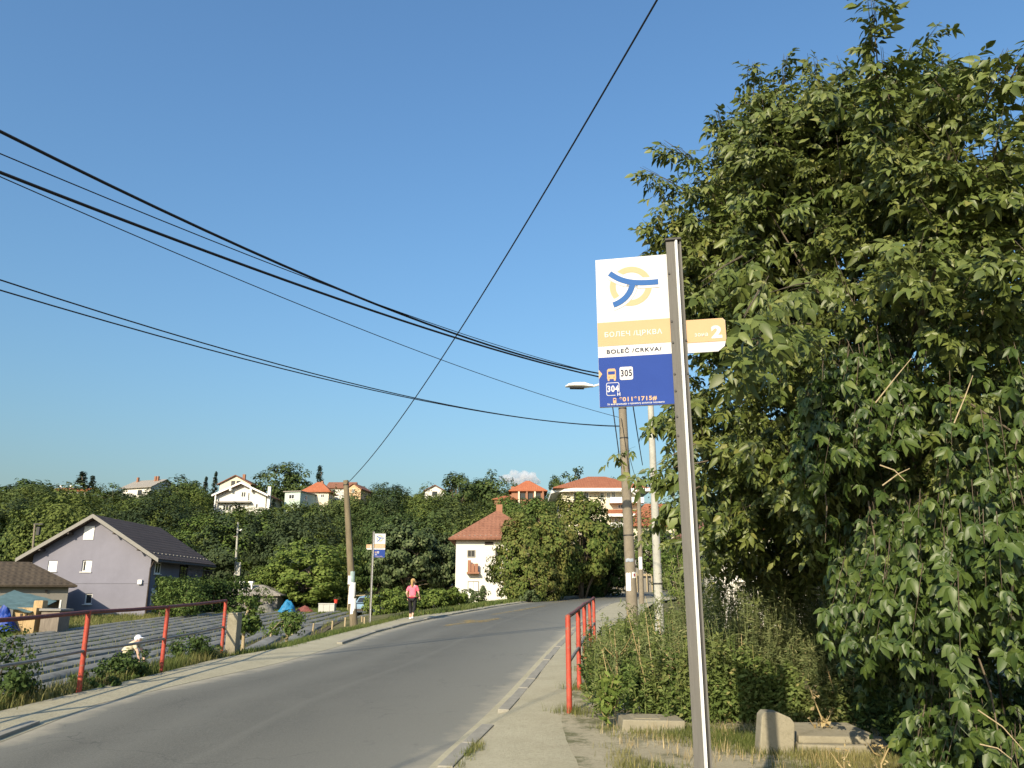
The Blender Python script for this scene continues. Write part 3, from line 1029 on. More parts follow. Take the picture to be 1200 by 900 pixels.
def build_sign(label, loc, rz, side, scale=1.0, detail=True, back=False):
    """side -1: panel left of the post; +1: panel right of the post"""
    t = thing(ARC, label, 'bus stop sign', loc, rz, group='bus stop signs', local=True)
    t.scale = (scale, scale, scale)
    S = side
    ztop = 3.60
    K = .80
    # post: flat face, sunlit brightness in the ridge colour, shade in the channel colour
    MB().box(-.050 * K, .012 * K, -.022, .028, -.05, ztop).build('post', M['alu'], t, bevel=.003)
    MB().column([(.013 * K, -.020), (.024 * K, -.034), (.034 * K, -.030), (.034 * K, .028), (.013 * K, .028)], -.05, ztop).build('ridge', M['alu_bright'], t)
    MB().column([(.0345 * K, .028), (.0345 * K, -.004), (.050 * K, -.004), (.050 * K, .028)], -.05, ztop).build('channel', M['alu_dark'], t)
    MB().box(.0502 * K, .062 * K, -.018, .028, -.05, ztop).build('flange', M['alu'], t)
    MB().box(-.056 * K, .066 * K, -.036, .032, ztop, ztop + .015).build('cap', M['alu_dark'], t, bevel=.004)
    if detail:
        for i, z in enumerate((3.42, 3.12, 2.99, 2.80, 2.70, 2.55, 2.44)):
            MB().tube([(-.030, -.020, z - .03), (-.030, -.028, z - .03)], .0065, 8).build('rivet', M['alu_dark'], t)
        for z in (3.0, 2.80):
            MB().tube([(.045, -.016, z - .03), (.045, -.025, z - .03)], .0065, 8).build('rivet', M['alu_dark'], t)
    # panel
    x1 = -.037 if S < 0 else .046
    W, Hh = .430, .925
    x0 = x1 - W if S < 0 else x1 + W
    lo, hi = min(x0, x1), max(x0, x1)
    zt = 3.522; zb = zt - Hh
    yf = -.010
    panel = MB().box(lo, hi, yf, yf + .018, zb, zt).build('panel', M['sign_white'], t, bevel=.002)
    def sheet(name, xa, xb, za, zb_, mat, lay=1, par=None):
        y = yf - .0015 * lay
        return MB().add([(xa, y, za), (xb, y, za), (xb, y, zb_), (xa, y, zb_)], [(0, 1, 2, 3)]).build(name, M[mat], par or panel)
    def fz(f): return zt - Hh * f
    def fx(f): return lo + W * f
    e = .0012
    sheet('orange_band', lo + e, hi - e, fz(.600), fz(.440), 'sign_orange')
    blue = sheet('blue_field', lo + e, hi - e, fz(1.0) + e, fz(.675), 'sign_blue')
    def flat(name, pts, mat, lay, par=None):
        y = yf - .0015 * lay
        return MB().add([(fx(a), y, fz(b)) for a, b in pts], [tuple(range(len(pts)))]).build(name, M[mat], par or panel)
    def lettering(body, fxa, fzb, mat, lay, width=None, height=None, bold=0, par=None):
        co, fs_ = text_mesh(body, width and width * W, height and height * Hh, bold)
        y = yf - .0015 * lay
        return MB().add([(fx(fxa) + p[0], y, fz(fzb) + p[1]) for p in co], fs_).build('lettering', M[mat], par or panel)
    # emblem: orange ring with three curved blue arms
    u = W / 830.0
    cx, cz = lo + 400 * u, zt - 362 * u
    def ring(r0, r1, name, mat, lay):
        n = 64
        y = yf - .0015 * lay
        vs_ = []
        for i in range(n):
            a = 2 * math.pi * i / n
            vs_ += [(cx + math.cos(a) * r0, y, cz + math.sin(a) * r0), (cx + math.cos(a) * r1, y, cz + math.sin(a) * r1)]
        MB().add(vs_, [(2 * i, 2 * i + 1, (2 * i + 3) % (2 * n), (2 * i + 2) % (2 * n)) for i in range(n)]).build(name, M[mat], panel)
    ring(172 * u, 242 * u, 'emblem_ring', 'sign_ring', 1)
    def arm(ctrl, w, mat, lay, name, ext=0):
        y = yf - .0015 * lay
        pts = []
        a, b, c, d_ = [Vector((p[0], p[1])) for p in ctrl]
        n = 16
        for i in range(n + 1):
            s = i / n
            s = s * (1 + 2 * ext) - ext
            pts.append(a * (1 - s) ** 3 + b * 3 * s * (1 - s) ** 2 + c * 3 * s * s * (1 - s) + d_ * s ** 3)
        vs_ = []
        for i in range(n + 1):
            tg = (pts[min(i + 1, n)] - pts[max(i - 1, 0)]).normalized()
            nn = Vector((-tg.y, tg.x))
            for sg in (1, -1):
                q = pts[i] + nn * (w * sg)
                vs_.append((cx + (q.x - 430) * u, y, cz - (q.y - 450) * u))
        MB().add(vs_, [(2 * i, 2 * i + 1, 2 * i + 3, 2 * i + 2) for i in range(n)]).build(name, M[mat], panel)
    A1 = [(192, 272), (330, 395), (450, 430), (746, 424)]
    A2 = [(452, 425), (425, 560), (330, 640), (222, 668)]
    arm(A1, 66, 'sign_white', 2, 'emblem_gap', .02)
    arm(A2, 66, 'sign_white', 2, 'emblem_gap', .02)
    arm(A1, 33, 'sign_logo', 3, 'emblem_arm')
    arm(A2, 33, 'sign_logo', 3.6, 'emblem_arm')
    if detail:
        lettering('БОЛЕЧ /ЦРКВА', .10, .548, 'sign_white', 2, .78, .042, .012)
        lettering('BOLEČ /CRKVA/', .12, .652, 'sign_text', 2, .74, .036, .010)
        flat('arrow', [(.004, .755), (.05, .785), (.004, .815)], 'sign_orange', 2, blue)
        # bus pictogram
        bx0, bx1, bz0, bz1 = .115, .235, .752, .82
        flat('bus_symbol', [(bx0 + .015, bz0), (bx1 - .015, bz0), (bx1, bz0 + .012), (bx1, bz1), (bx0, bz1), (bx0, bz0 + .012)], 'sign_orange', 2, blue)
        flat('bus_symbol_window', [(bx0 + .014, bz0 + .018), (bx1 - .014, bz0 + .018), (bx1 - .014, bz0 + .038), (bx0 + .014, bz0 + .038)], 'sign_blue', 3, blue)
        for a in (bx0 + .02, bx1 - .035):
            flat('bus_symbol_lamp', [(a, bz0 + .052), (a + .015, bz0 + .052), (a + .015, bz0 + .059), (a, bz0 + .059)], 'sign_orange_deep', 3, blue)
        for a in (bx0 + .006, bx1 - .03):
            flat('bus_symbol_wheel', [(a, bz1), (a + .024, bz1), (a + .024, bz1 + .012), (a, bz1 + .012)], 'sign_orange', 2, blue)
        def rrect(x0_, x1_, z0_, z1_, r, n=4):
            pts = []
            ar = Hh / W
            rz_ = r / ar
            for (cx_, cz_, a0) in ((x1_ - r, z0_ + rz_, 0), (x0_ + r, z0_ + rz_, 1), (x0_ + r, z1_ - rz_, 2), (x1_ - r, z1_ - rz_, 3)):
                for i in range(n + 1):
                    a = (a0 + i / n) * math.pi / 2
                    pts.append((cx_ + math.cos(a) * r, cz_ - math.sin(a) * rz_))
            return pts
        flat('route_badge', rrect(.285, .465, .745, .830, .025), 'sign_white', 2, blue)
        lettering('305', .300, .808, 'sign_text', 3, .152, .044, .020, blue)
        flat('route_badge', rrect(.098, .275, .843, .928, .025), 'sign_white', 2, blue)
        flat('route_badge_inner', rrect(.106, .267, .847, .924, .02), 'sign_blue', 2.6, blue)
        lettering('304', .112, .905, 'sign_white', 3.2, .155, .042, .03, blue)
        flat('route_badge_notch', [(.22, .905), (.30, .905), (.30, .94), (.22, .94)], 'sign_blue', 3.0, blue)
        lettering('Н', .245, .932, 'sign_white', 3.8, .04, .022, .03, blue)
        flat('phone_symbol', rrect(.185, .228, .944, .978, .008), 'sign_orange', 2, blue)
        flat('phone_symbol_screen', [(.195, .950), (.218, .950), (.218, .959), (.195, .959)], 'sign_blue', 3, blue)
        lettering('*011*1715#', .268, .972, 'sign_ring', 2, .50, .032, .03, blue)
        lettering('За информације о времену доласка позовите', .105, .992, 'sign_white', 2, .76, .015, .02, blue)
    # zone flag on the other side of the post
    fx0 = .050 if S < 0 else -.042
    FW = .222 if S < 0 else -.222
    a, b_ = min(fx0, fx0 + FW), max(fx0, fx0 + FW)
    ft_, fb_ = 3.095, 2.895
    tip = a if S > 0 else b_
    if S < 0:
        outline = [(a, fb_), (b_ - .05, fb_), (b_ - .012, fb_ + .03), (b_, fb_ + .075), (b_, ft_ - .015), (b_ - .015, ft_), (a, ft_)]
    else:
        outline = [(b_, fb_), (b_, ft_), (a + .015, ft_), (a, ft_ - .015), (a, fb_ + .075), (a + .012, fb_ + .03), (a + .05, fb_)]
    flag = MB().prism(outline, yf + .002, yf + .012).build('zone_flag', M['sign_white'], t)
    y = yf - .0005
    MB().add([(a + .001, y, fb_ + .060), (b_ - .0035, y, fb_ + .060), (b_ - .001, y, fb_ + .08), (b_ - .001, y, ft_ - .017), (b_ - .016, y, ft_ - .001), (a + .001, y, ft_ - .001)], [(0, 1, 2, 3, 4, 5)]).build('orange_band', M['sign_orange'], flag)
    if detail:
        co, fs_ = text_mesh('2', None, .078, .05)
        MB().add([(a + .140 + p[0] * 1.15, y - .0015, fb_ + .078 + p[1]) for p in co], fs_).build('lettering', M['sign_white'], flag)
        co, fs_ = text_mesh('зона', .075, .020, .008)
        MB().add([(a + .045 + p[0], y - .0015, fb_ + .095 + p[1]) for p in co], fs_).build('lettering', M['sign_white'], flag)
    return t

SY = 4.42
sp = P(797.5, 450, SY)
build_sign('near bus stop sign on a tall aluminium post beside the big tree', (sp.x, SY, road_z(SY) + .05), math.radians(-12), -1)
s2 = at(433, 29.5)
build_sign('distant bus stop sign on a slim post near the woman in pink', (s2.x, s2.y, s2.z), math.radians(8), 1, 0.92)

# ================================================================== buildings
def rect_on(t, name, face, u, v, w, h, W, D, frame, pane, proud=0.06, bars=1, sill=True, border=0.09):
    """window on a wall of a house whose body is W x D about the origin; face f/r/l; u along the wall, v centre height"""
    if face == 'f': Mx = Matrix.Translation((u, -D / 2, v))
    elif face == 'r': Mx = Matrix.Translation((W / 2, u, v)) @ Matrix.Rotation(math.pi / 2, 4, 'Z')
    else: Mx = Matrix.Translation((-W / 2, u, v)) @ Matrix.Rotation(-math.pi / 2, 4, 'Z')
    b = min(border, w * .2)
    mb = MB()
    mb.box(-w / 2, w / 2, -proud, .02, h / 2 - b, h / 2, Mx)
    mb.box(-w / 2, w / 2, -proud, .02, -h / 2, -h / 2 + b, Mx)
    mb.box(-w / 2, -w / 2 + b, -proud, .02, -h / 2 + b, h / 2 - b, Mx)
    mb.box(w / 2 - b, w / 2, -proud, .02, -h / 2 + b, h / 2 - b, Mx)
    for i in range(bars):
        x = -w / 2 + w * (i + 1) / (bars + 1)
        mb.box(x - b * .35, x + b * .35, -proud * .8, .02, -h / 2 + b, h / 2 - b, Mx)
    win = mb.build(name, frame, t)
    MB().box(-w / 2 + b, w / 2 - b, -proud * .35, .01, -h / 2 + b, h / 2 - b, Mx).build('pane', pane, win)
    if sill:
        MB().box(-w / 2 - .08, w / 2 + .08, -proud - .1, .01, -h / 2 - .06, -h / 2 - .003, Mx).build('sill', frame, win)
    return win

def gable_roof(t, W, D, h, rise, o, mat, ridge='y', th=0.18, front_o=None, name='roof'):
    fo = o if front_o is None else front_o
    mb = MB()
    if ridge == 'y':
        a, dd = W / 2, D / 2 + fo
        R = Matrix.Identity(4)
    else:
        a, dd = D / 2, W / 2 + fo
        R = Matrix.Rotation(math.pi / 2, 4, 'Z')
    s = rise / a
    e = h - o * s
    for sg in (-1, 1):
        mb.prism([(sg * .001, h + rise), (sg * (a + o), e), (sg * (a + o), e + th), (sg * .001, h + rise + th)][::sg], -dd, dd, R)
    return mb.build(name, mat, t)

def hip_roof(t, W, D, h, rise, o, mat, ridge=0.3, cx=0, cy=0, name='roof', apex=None):
    a, b = W / 2 + o, D / 2 + o
    rl = ridge * max(0, (W - D)) / 2 if W > D else 0
    rm = ridge * max(0, (D - W)) / 2 if D > W else 0
    if apex is not None: rl, rm = apex
    th = .12
    vs_ = [(-a, -b, h), (a, -b, h), (a, b, h), (-a, b, h), (-a, -b, h + th), (a, -b, h + th), (a, b, h + th), (-a, b, h + th),
           (-rl - .01, -rm - .01, h + rise), (rl + .01, -rm - .01, h + rise), (rl + .01, rm + .01, h + rise), (-rl - .01, rm + .01, h + rise)]
    vs_ = [(x + cx, y + cy, z) for x, y, z in vs_]
    fs_ = [(3, 2, 1, 0), (0, 1, 5, 4), (1, 2, 6, 5), (2, 3, 7, 6), (3, 0, 4, 7), (4, 5, 9, 8), (5, 6, 10, 9), (6, 7, 11, 10), (7, 4, 8, 11), (8, 9, 10, 11)]
    return MB().add(vs_, fs_).build(name, mat, t)

def walls(t, W, D, h, mat, gable=0.0, ridge='y', base=-2.5, name='wall'):
    if gable > 0 and ridge == 'y':
        mb = MB().prism([(-W / 2, base), (W / 2, base), (W / 2, h), (0, h + gable - .01), (-W / 2, h)], -D / 2, D / 2)
    elif gable > 0:
        mb = MB().prism([(-D / 2, base), (D / 2, base), (D / 2, h), (0, h + gable - .01), (-D / 2, h)], -W / 2, W / 2, Matrix.Rotation(math.pi / 2, 4, 'Z'))
    else:
        mb = MB().box(-W / 2, W / 2, -D / 2, D / 2, base, h)
    return mb.build(name, mat, t)

def chimney(par, x, y, z0, z1, w, mat, cap=True):
    c = MB().box(x - w / 2, x + w / 2, y - w / 2, y + w / 2, z0, z1).build('chimney', mat, par)
    if cap and c.parent.parent is None:
        pass
    return c

def house_at(name, label, px, py_base, y_front, W, D, rz=0.0, cat='house', group=None):
    """empty at ground centre of a house whose front wall is centred at the photo pixel"""
    p = P(px, py_base, y_front)
    off = Vector((0, D / 2, 0)); off.rotate(Euler((0, 0, rz)))
    loc = p + off
    return thing(name, label, cat, loc, rz, group, local=True)

def fpx(t, D, W, px0, px1, py0, py1, yf):
    """photo rectangle -> window u, v, w, h on the front of an unrotated house"""
    a = P(px0, py1, yf); b = P(px1, py0, yf)
    o = t.location
    return (a.x + b.x) / 2 - o.x, (a.z + b.z) / 2 - o.z, b.x - a.x, b.z - a.z

# ---- lilac house
YF = 62.0
W, D = 9.0, 10.6
t = house_at('lilac_house', 'two-storey lilac gabled house with dark tiled roof beside the field', 98.5, 727, YF, W, D)
zb = t.location.z
eave = P(165, 650, YF).z - zb
peak = P(103, 607, YF).z - zb
rise = peak - eave
# gable wall with real window openings in its two storeys
wins = [fpx(t, D, W, *r, YF) for r in ((55, 67.5, 657, 669.5), (95, 108, 656.5, 670), (98, 108.5, 695.5, 708))]
def wall_with_holes(W, h, holes, thick, mat, par, yf):
    xs = sorted(set([-W / 2, W / 2] + [v for (u, _, w, _) in holes for v in (u - w / 2, u + w / 2)]))
    zs = sorted(set([-2.5, h] + [v for (_, z, _, hh) in holes for v in (z - hh / 2, z + hh / 2)]))
    mb = MB()
    for i in range(len(xs) - 1):
        # merge vertical runs so that no inner faces show
        run = None
        for j in range(len(zs) - 1):
            cx, cz = (xs[i] + xs[i + 1]) / 2, (zs[j] + zs[j + 1]) / 2
            hole = any(abs(cx - u) < w / 2 and abs(cz - z) < hh / 2 for (u, z, w, hh) in holes)
            if not hole:
                if run is None: run = [zs[j], zs[j + 1]]
                else: run[1] = zs[j + 1]
            if hole or j == len(zs) - 2:
                if run: mb.box(xs[i], xs[i + 1], yf, yf + thick, run[0], run[1])
                run = None
    return mb.build('wall', mat, par)
wall_with_holes(W, eave, wins, .30, M['purple'], t, -D / 2)
MB().box(-W / 2, W / 2, -D / 2 + .301, D / 2, -2.5, eave).build('wall', M['purple'], t)
MB().prism([(-W / 2, eave), (W / 2, eave), (0, eave + rise - .02)], -D / 2 + .001, D / 2).build('gable', M['purple'], t)
rf = gable_roof(t, W, D, eave, rise, .85, M['roof_dark'], th=.2, front_o=.75)
s_ = rise / (W / 2)
for sg in (-1, 1):
    MB().prism([(sg * .002, eave + rise - .06), (sg * (W / 2 + .87), eave - .87 * s_ - .06), (sg * (W / 2 + .87), eave - .87 * s_ + .24), (sg * .002, eave + rise + .24)][::sg], -D / 2 - .80, -D / 2 - .753).build('barge_board', M['trim'], rf)
    for k in (.35, .75):
        xx = sg * W / 2 * k * 1.1
        MB().box(xx - .07, xx + .07, -D / 2 - .74, -D / 2 - .002, eave + rise - abs(xx) * s_ - .22, eave + rise - abs(xx) * s_ - .05).build('rafter_end', M['dark_trim'], rf)
for i in range(16):
    yy = -D / 2 + .1 + i * (D + .2) / 15
    xx = W / 2 + .15
    MB().box(xx - .04, xx + .04, yy - .09, yy + .09, eave + rise - xx * s_ + .205, eave + rise - xx * s_ + .27).build('snow_guard', M['trim'], rf)
for i, (u, v, w, h) in enumerate(wins):
    Mx = Matrix.Translation((u, -D / 2, v))
    mb = MB()
    mb.box(-w / 2, w / 2, .10, .22, h / 2 - .08, h / 2, Mx); mb.box(-w / 2, w / 2, .10, .22, -h / 2, -h / 2 + .08, Mx)
    mb.box(-w / 2, -w / 2 + .08, .10, .22, -h / 2 + .08, h / 2 - .08, Mx); mb.box(w / 2 - .08, w / 2, .10, .22, -h / 2 + .08, h / 2 - .08, Mx)
    win = mb.build('window', M['white_trim'], t)
    MB().box(-w / 2 + .08, w / 2 - .08, .15, .19, -h / 2 + .08, h / 2 - .08, Mx).build('pane', M['glass'], win)
    if i == 0: MB().box(-w / 2 + .03, w / 2 - .03, .06, .098, -h / 2 + .03, h / 2, Mx).build('roller_shutter', M['shutter'], win)
    if i == 1: MB().box(-w / 2 + .25, w / 2 - .03, .06, .098, -h / 2 + .03, h / 2 - .05, Mx).build('roller_shutter', M['shutter'], win)
    MB().box(-w / 2 - .08, w / 2 + .08, -.09, .0995, -h / 2 - .055, -h / 2 - .001, Mx).build('sill', M['white_trim'], win)
u, v, w, h = fpx(t, D, W, 97.5, 111.5, 616.5, 632.5, YF)
Mx = Matrix.Translation((u, -D / 2, v))
aw = MB().box(-w / 2, w / 2, -.05, -.002, -h / 2, h / 2, Mx).build('window', M['white_trim'], t)
MB().box(-w / 2 + .06, w / 2 - .06, -.062, -.0505, -h / 2 + .05, h / 2 - .05, Mx).build('roller_shutter', M['shutter'], aw)
zc = P(120, 683, YF).z - zb
MB().box(-W / 2 - .01, W / 2 + .01, -D / 2 - .03, -D / 2 - .001, zc - .05, zc + .05).build('string_course', M['purple'], t)
MB().tube([(W / 2 + .35, -D / 2 - .3, eave - .5), (W / 2 + .06, -D / 2 - .10, eave - 1.0), (W / 2 + .06, -D / 2 - .10, -.8)], .06, 8).build('downpipe', M['dark_trim'], t)
MB().tube([(W / 2 + .82, -D / 2 - .7, eave - .85 * s_), (W / 2 + .82, D / 2 + .7, eave - .85 * s_)], .09, 8).build('gutter', M['dark_trim'], rf)
MB().box(W / 2 - .75, W / 2 - .45, -D / 2 - .22, -D / 2 - .002, zc - .1, zc + .22).build('wall_lamp', M['white_trim'], t)
for (yy, zz, w, h, sh) in ((-4.1, P(176, 662, 63).z - zb, 1.0, 1.35, 1), (-4.2, P(174, 699, 63).z - zb, 1.0, 1.2, 0)):
    wn_ = rect_on(t, 'window', 'r', yy, zz, w, h, W, D, M['white_trim'], M['glass'])
    MB().box(W / 2 + .03, W / 2 + .055, yy - w / 2 + .09, yy + w / 2 - .09, zz + (.1 if sh else .2), zz + h / 2 - .09).build('roller_shutter', M['shutter'], wn_)
bz = P(195, 681, 66).z - zb
bal = MB().box(W / 2 + .002, W / 2 + 1.3, -1.6, 4.6, bz - .15, bz).build('balcony', M['grey_plaster'], t)
for i in range(22):
    yy = -1.55 + i * 6.1 / 21
    MB().box(W / 2 + 1.24, W / 2 + 1.27, yy - .015, yy + .015, bz, bz + .95).build('baluster', M['dark_trim'], bal)
MB().box(W / 2 + 1.22, W / 2 + 1.29, -1.6, 4.6, bz + .95, bz + 1.0).build('handrail', M['dark_trim'], bal)
rect_on(t, 'balcony_door', 'r', 1.0, bz + 1.05, 1.6, 2.0, W, D, M['dark_trim'], M['glass'], sill=False)

# ---- low outbuilding at the left edge
YO = 57.0
W2, D2 = 16.0, 4.6
pr = P(79, 700, YO)
RO = math.radians(30)
oc = Vector((-W2 / 2, D2 / 2, 0)); oc.rotate(Euler((0, 0, RO)))
t = thing('outbuilding', 'low grey outbuilding with mossy brown hipped roof at the left edge', 'outbuilding', (pr.x + oc.x, YO + oc.y, P(79, 737, YO).z), RO, local=True)
zb = t.location.z
he = P(80, 688, YO).z - zb
# doorway opening
dl, dr = W2 / 2 - 2.25, W2 / 2 - .45
dt = P(60, 703, YO).z - zb
MB().box(-W2 / 2, dl, -D2 / 2, -D2 / 2 + .25, -1.5, he).build('wall', M['grey_plaster'], t)
MB().box(dr, W2 / 2, -D2 / 2, -D2 / 2 + .25, -1.5, he).build('wall', M['grey_plaster'], t)
MB().box(dl, dr, -D2 / 2, -D2 / 2 + .25, dt, he).build('lintel', M['grey_plaster'], t)
MB().box(-W2 / 2, W2 / 2, -D2 / 2 + 1.8, D2 / 2, -1.5, he).build('wall', M['grey_plaster'], t)
MB().box(W2 / 2 - .25, W2 / 2, -D2 / 2 + .251, -D2 / 2 + 1.799, -1.5, he).build('wall', M['grey_plaster'], t)
rise2 = P(36, 658, YO).z - zb - he
hip_roof(t, W2, D2, he, rise2, .5, M['roof_old'], apex=(W2 / 2 - 2.6, 0))
MB().box(dr - .95, dr - .8, -D2 / 2 - .12, -D2 / 2 - .002, dt + .5, dt + .65).build('wall_lamp', M['dark_trim'], t)
MB().box(dr + .02, dr + .12, -D2 / 2 - .04, -D2 / 2 - .002, -.5, dt).build('door_jamb', M['white_trim'], t)

# ---- plywood cupboard under a turquoise sheet in front of it
YC = 43.5
a, b = P(12, 741, YC), P(44, 712, YC)
t = thing('plywood_cupboard', 'tan plywood cupboard under a turquoise sheet by the outbuilding', 'cupboard', ((a.x + b.x) / 2, YC, a.z))
zt_ = b.z
for k in (0, 1):
    x0 = a.x + (b.x - a.x) * k * .5; x1 = x0 + (b.x - a.x) * .5 - .02
    dmb = MB().box(x0, x1, YC - .04, YC, a.z - .6, zt_).build('door', M['plywood'], t)
    xh = x1 - .12 if k == 0 else x0 + .12
    MB().box(xh - .05, xh + .05, YC - .09, YC - .042, zt_ - .5, zt_ - .3).build('handle', M['dark_trim'], dmb)
MB().box(a.x, b.x - .02, YC + .005, YC + 1.3, a.z - .6, zt_ - .02).build('carcass', M['plywood'], t)
mb = MB(); vs_ = []; fs_ = []
rr = random.Random(8)
xa, xb = P(-12, 700, YC).x, P(42, 700, YC).x
for j in range(5):
    for i in range(9):
        f = i / 8
        vs_.append((xa + (xb - xa) * f, YC - .35 + j * .6, P(0, 703, YC).z - .55 * f - .10 + j * .15 + rr.uniform(-.03, .03)))
for j in range(4):
    for i in range(8):
        k = j * 9 + i; fs_.append((k, k + 1, k + 10, k + 9))
n0 = len(vs_)
vs_ += [(x, y, z - .03) for x, y, z in vs_]
fs_ += [tuple(n0 + q for q in f[::-1]) for f in fs_]
mb.add(vs_, fs_).build('cover_sheet', M['turq_sheet'], t)
# grey shed door box right of it
a, b = P(45, 741, YC), P(70, 716, YC)
t = thing('tool_box', 'grey wooden bin with sloping lid standing right of the tan cupboard', 'bin', ((a.x + b.x) / 2, YC, a.z))
MB().box(a.x, b.x, YC + .02, YC + 1.1, a.z - .6, b.z).build('body', mat_wood('grey_boards', (0.20, 0.17, 0.14)), t)
lid = MB().prism([(a.x - .08, b.z + .01), (b.x + .1, b.z + .01), (b.x + .1, b.z + .09), (a.x - .08, b.z + .13)], YC - .1, YC + 1.2).build('lid', M['trim'], t)
# carton on top
c = P(47, 709, YC + .6)
bx = MB().box(c.x - .18, c.x + .3, YC + .3, YC + .8, b.z + .10, P(47, 704, YC + .6).z).build('carton', M['plywood'], bevel=.02)
c_ = thing('carton', 'small tan carton standing on the grey bin lid', 'box', (c.x, YC + .5, b.z + .1))
bx.parent = c_; bx.matrix_parent_inverse = Matrix.Translation(-c_.location); bx.name = 'body'
MB().box(c.x - .14, c.x + .26, YC + .34, YC + .76, P(47, 704, YC + .6).z - .002, P(47, 704, YC + .6).z + .018).build('flap', M['plywood'], c_)
# crumpled blue tarp
def crumple(name, label, cat, base, rx, ry, h, mat, seed, n=14, peaks=3, group=None):
    r = random.Random(seed)
    pk = [(r.uniform(-.4, .4), r.uniform(-.3, .3), r.uniform(.6, 1.0), r.uniform(.25, .45)) for _ in range(peaks)]
    pk[0] = (0, 0, 1.0, .5)
    vs_, fs_ = [], []
    for j in range(n + 1):
        for i in range(n + 1):
            u, v = i / n * 2 - 1, j / n * 2 - 1
            edge = max(0.0, 1 - max(abs(u), abs(v)) ** 3)
            z = 0
            for (a, b_, hh, w) in pk:
                z = max(z, hh * max(0, 1 - math.hypot(u - a, v - b_) / (w * 2)))
            z = (z * .8 + .2) * edge * h * r.uniform(.85, 1.15)
            vs_.append((base.x + u * rx * (1 + r.uniform(-.05, .05)), base.y + v * ry, base.z + z - .05))
    for j in range(n):
        for i in range(n):
            k = j * (n + 1) + i
            fs_.append((k, k + 1, k + n + 2, k + n + 1))
    o = MB().add(vs_, fs_).build(name, mat, origin=base)
    return tag(o, label, cat, group)
crumple('blue_tarp', 'deep blue crumpled tarpaulin beside the tan cupboard at left edge', 'tarpaulin', P(3, 738, YC - .4), .7, .6, 1.25, M['tarp_dark'], 3)

# ---- white house with hipped tile roof by the bend
YW = 62.0
W, D = 6.2, 7.4
t = house_at('white_house', 'two-storey white house with rusty hipped tile roof behind the yellowing trees', 581.5, 712, YW, W, D)
zb = t.location.z
he = P(560, 633, YW).z - zb
walls(t, W, D, he, M['white_plaster'])
ap = P(584, 600, YW + D / 2).z - zb - he
rf = hip_roof(t, W, D, he, ap, .55, M['roof_rust'], apex=(.15, .6))
ch = chimney(rf, .15, -.35, he + ap - 1.1, he + ap + .55, .5, M['brick_wall'])
for i in range(17):
    xx = -W / 2 - .2 + i * (W + .4) / 16
    MB().box(xx - .06, xx + .06, -D / 2 - .22, -D / 2 - .1, he + .26, he + .37).build('snow_guard', M['trim'], rf)
u, v, w, h = fpx(t, D, W, 547.5, 557, 644.5, 653, YW)
rect_on(t, 'window', 'f', u, v, w, h, W, D, M['trim'], M['glass'], border=.06, sill=False)
u, v, w, h = fpx(t, D, W, 548, 561, 681, 693, YW)
rect_on(t, 'window', 'f', u, v, w, h, W, D, M['trim'], M['shutter'], border=.05, sill=False)
u, v, w, h = fpx(t, D, W, 580, 592, 643, 655, YW)
rect_on(t, 'window', 'f', u, v, w, h, W, D, M['trim'], M['glass'], border=.06)
u, v, w, h = fpx(t, D, W, 549, 559.5, 657, 671, YW)
bk = MB().box(u - .45, u + .5, -D / 2 - .6, -D / 2 - .002, v - h / 2 - .1, v - h / 2 + .03).build('balcony', M['brick_wall'], t)
for i in range(3):
    MB().box(u - .38 + i * .27, u - .14 + i * .27, -D / 2 - .5, -D / 2 - .25, v - h / 2 + .031, v - h / 2 + .5 + (.4 if i == 0 else .15)).build('brick_pier', M['brick_wall'], bk, bevel=.02)
MB().box(-.9, -.25, -D / 2 - .05, -D / 2 - .002, he - .35, he - .12).build('vent', M['dark_trim'], t)

# small white shed left of it
t = house_at('white_shed', 'small whitewashed shed half hidden by bushes left of the white house', 511, 692, 76, 2.6, 3)
walls(t, 2.6, 3, 1.75, M['white_plaster'], .7)
gable_roof(t, 2.6, 3, 1.75, .7, .3, M['roof_grey'])
rect_on(t, 'window', 'f', .45, 1.1, .7, .7, 2.6, 3, M['dark_trim'], M['glass'], sill=False)

# ---- apartment building up the slope
YA = 108.0
W, D = 10.6, 9.5
t = house_at('apartment_building', 'cream apartment block with red hipped roof and white balconies above the bend', 706, 662, YA, W, D, cat='building')
zb = t.location.z
def zA(py): return P(706, py, YA).z - zb
he = zA(574.5)
walls(t, W, D, he, M['cream'], base=-4)
rf = hip_roof(t, W, D, he + .14, zA(556.5) - he - .14 + .4, 1.15, M['roof_red'], apex=(1.2, .4))
# rounded white cornice
pts = [(-W / 2 - 1.3, D / 2 + 1.2), (-W / 2 - 1.3, -D / 2 + 1.4), (-W / 2 - .75, -D / 2 - .1), (-W / 2 + .4, -D / 2 - .95), (-W / 2 + 2, -D / 2 - 1.25), (W / 2 + 1.3, -D / 2 - 1.25), (W / 2 + 1.3, D / 2 + 1.2)]
MB().column(pts, he - .28, he + .135).build('cornice', M['white_trim'], rf)
chimney(rf, 3.1, 1.0, he + .5, he + 1.9, .6, M['white_trim'])
def xA(px): return P(px, 600, YA).x - t.location.x
bx0, bx1 = xA(714), W / 2 + .35
for (ptop, pbot) in ((584, 590), (613.5, 621)):
    b_ = MB().box(bx0, bx1, -D / 2 - 1.3, -D / 2 - .002, zA(pbot) - .05, zA(pbot) + .1).build('balcony', M['white_trim'], t)
    MB().box(bx0, bx1, -D / 2 - 1.3, -D / 2 - 1.18, zA(pbot) + .101, zA(ptop)).build('parapet', M['white_trim'], b_)
    MB().box(bx0, bx0 + .12, -D / 2 - 1.179, -D / 2 - .002, zA(pbot) + .101, zA(ptop)).build('parapet', M['white_trim'], b_)
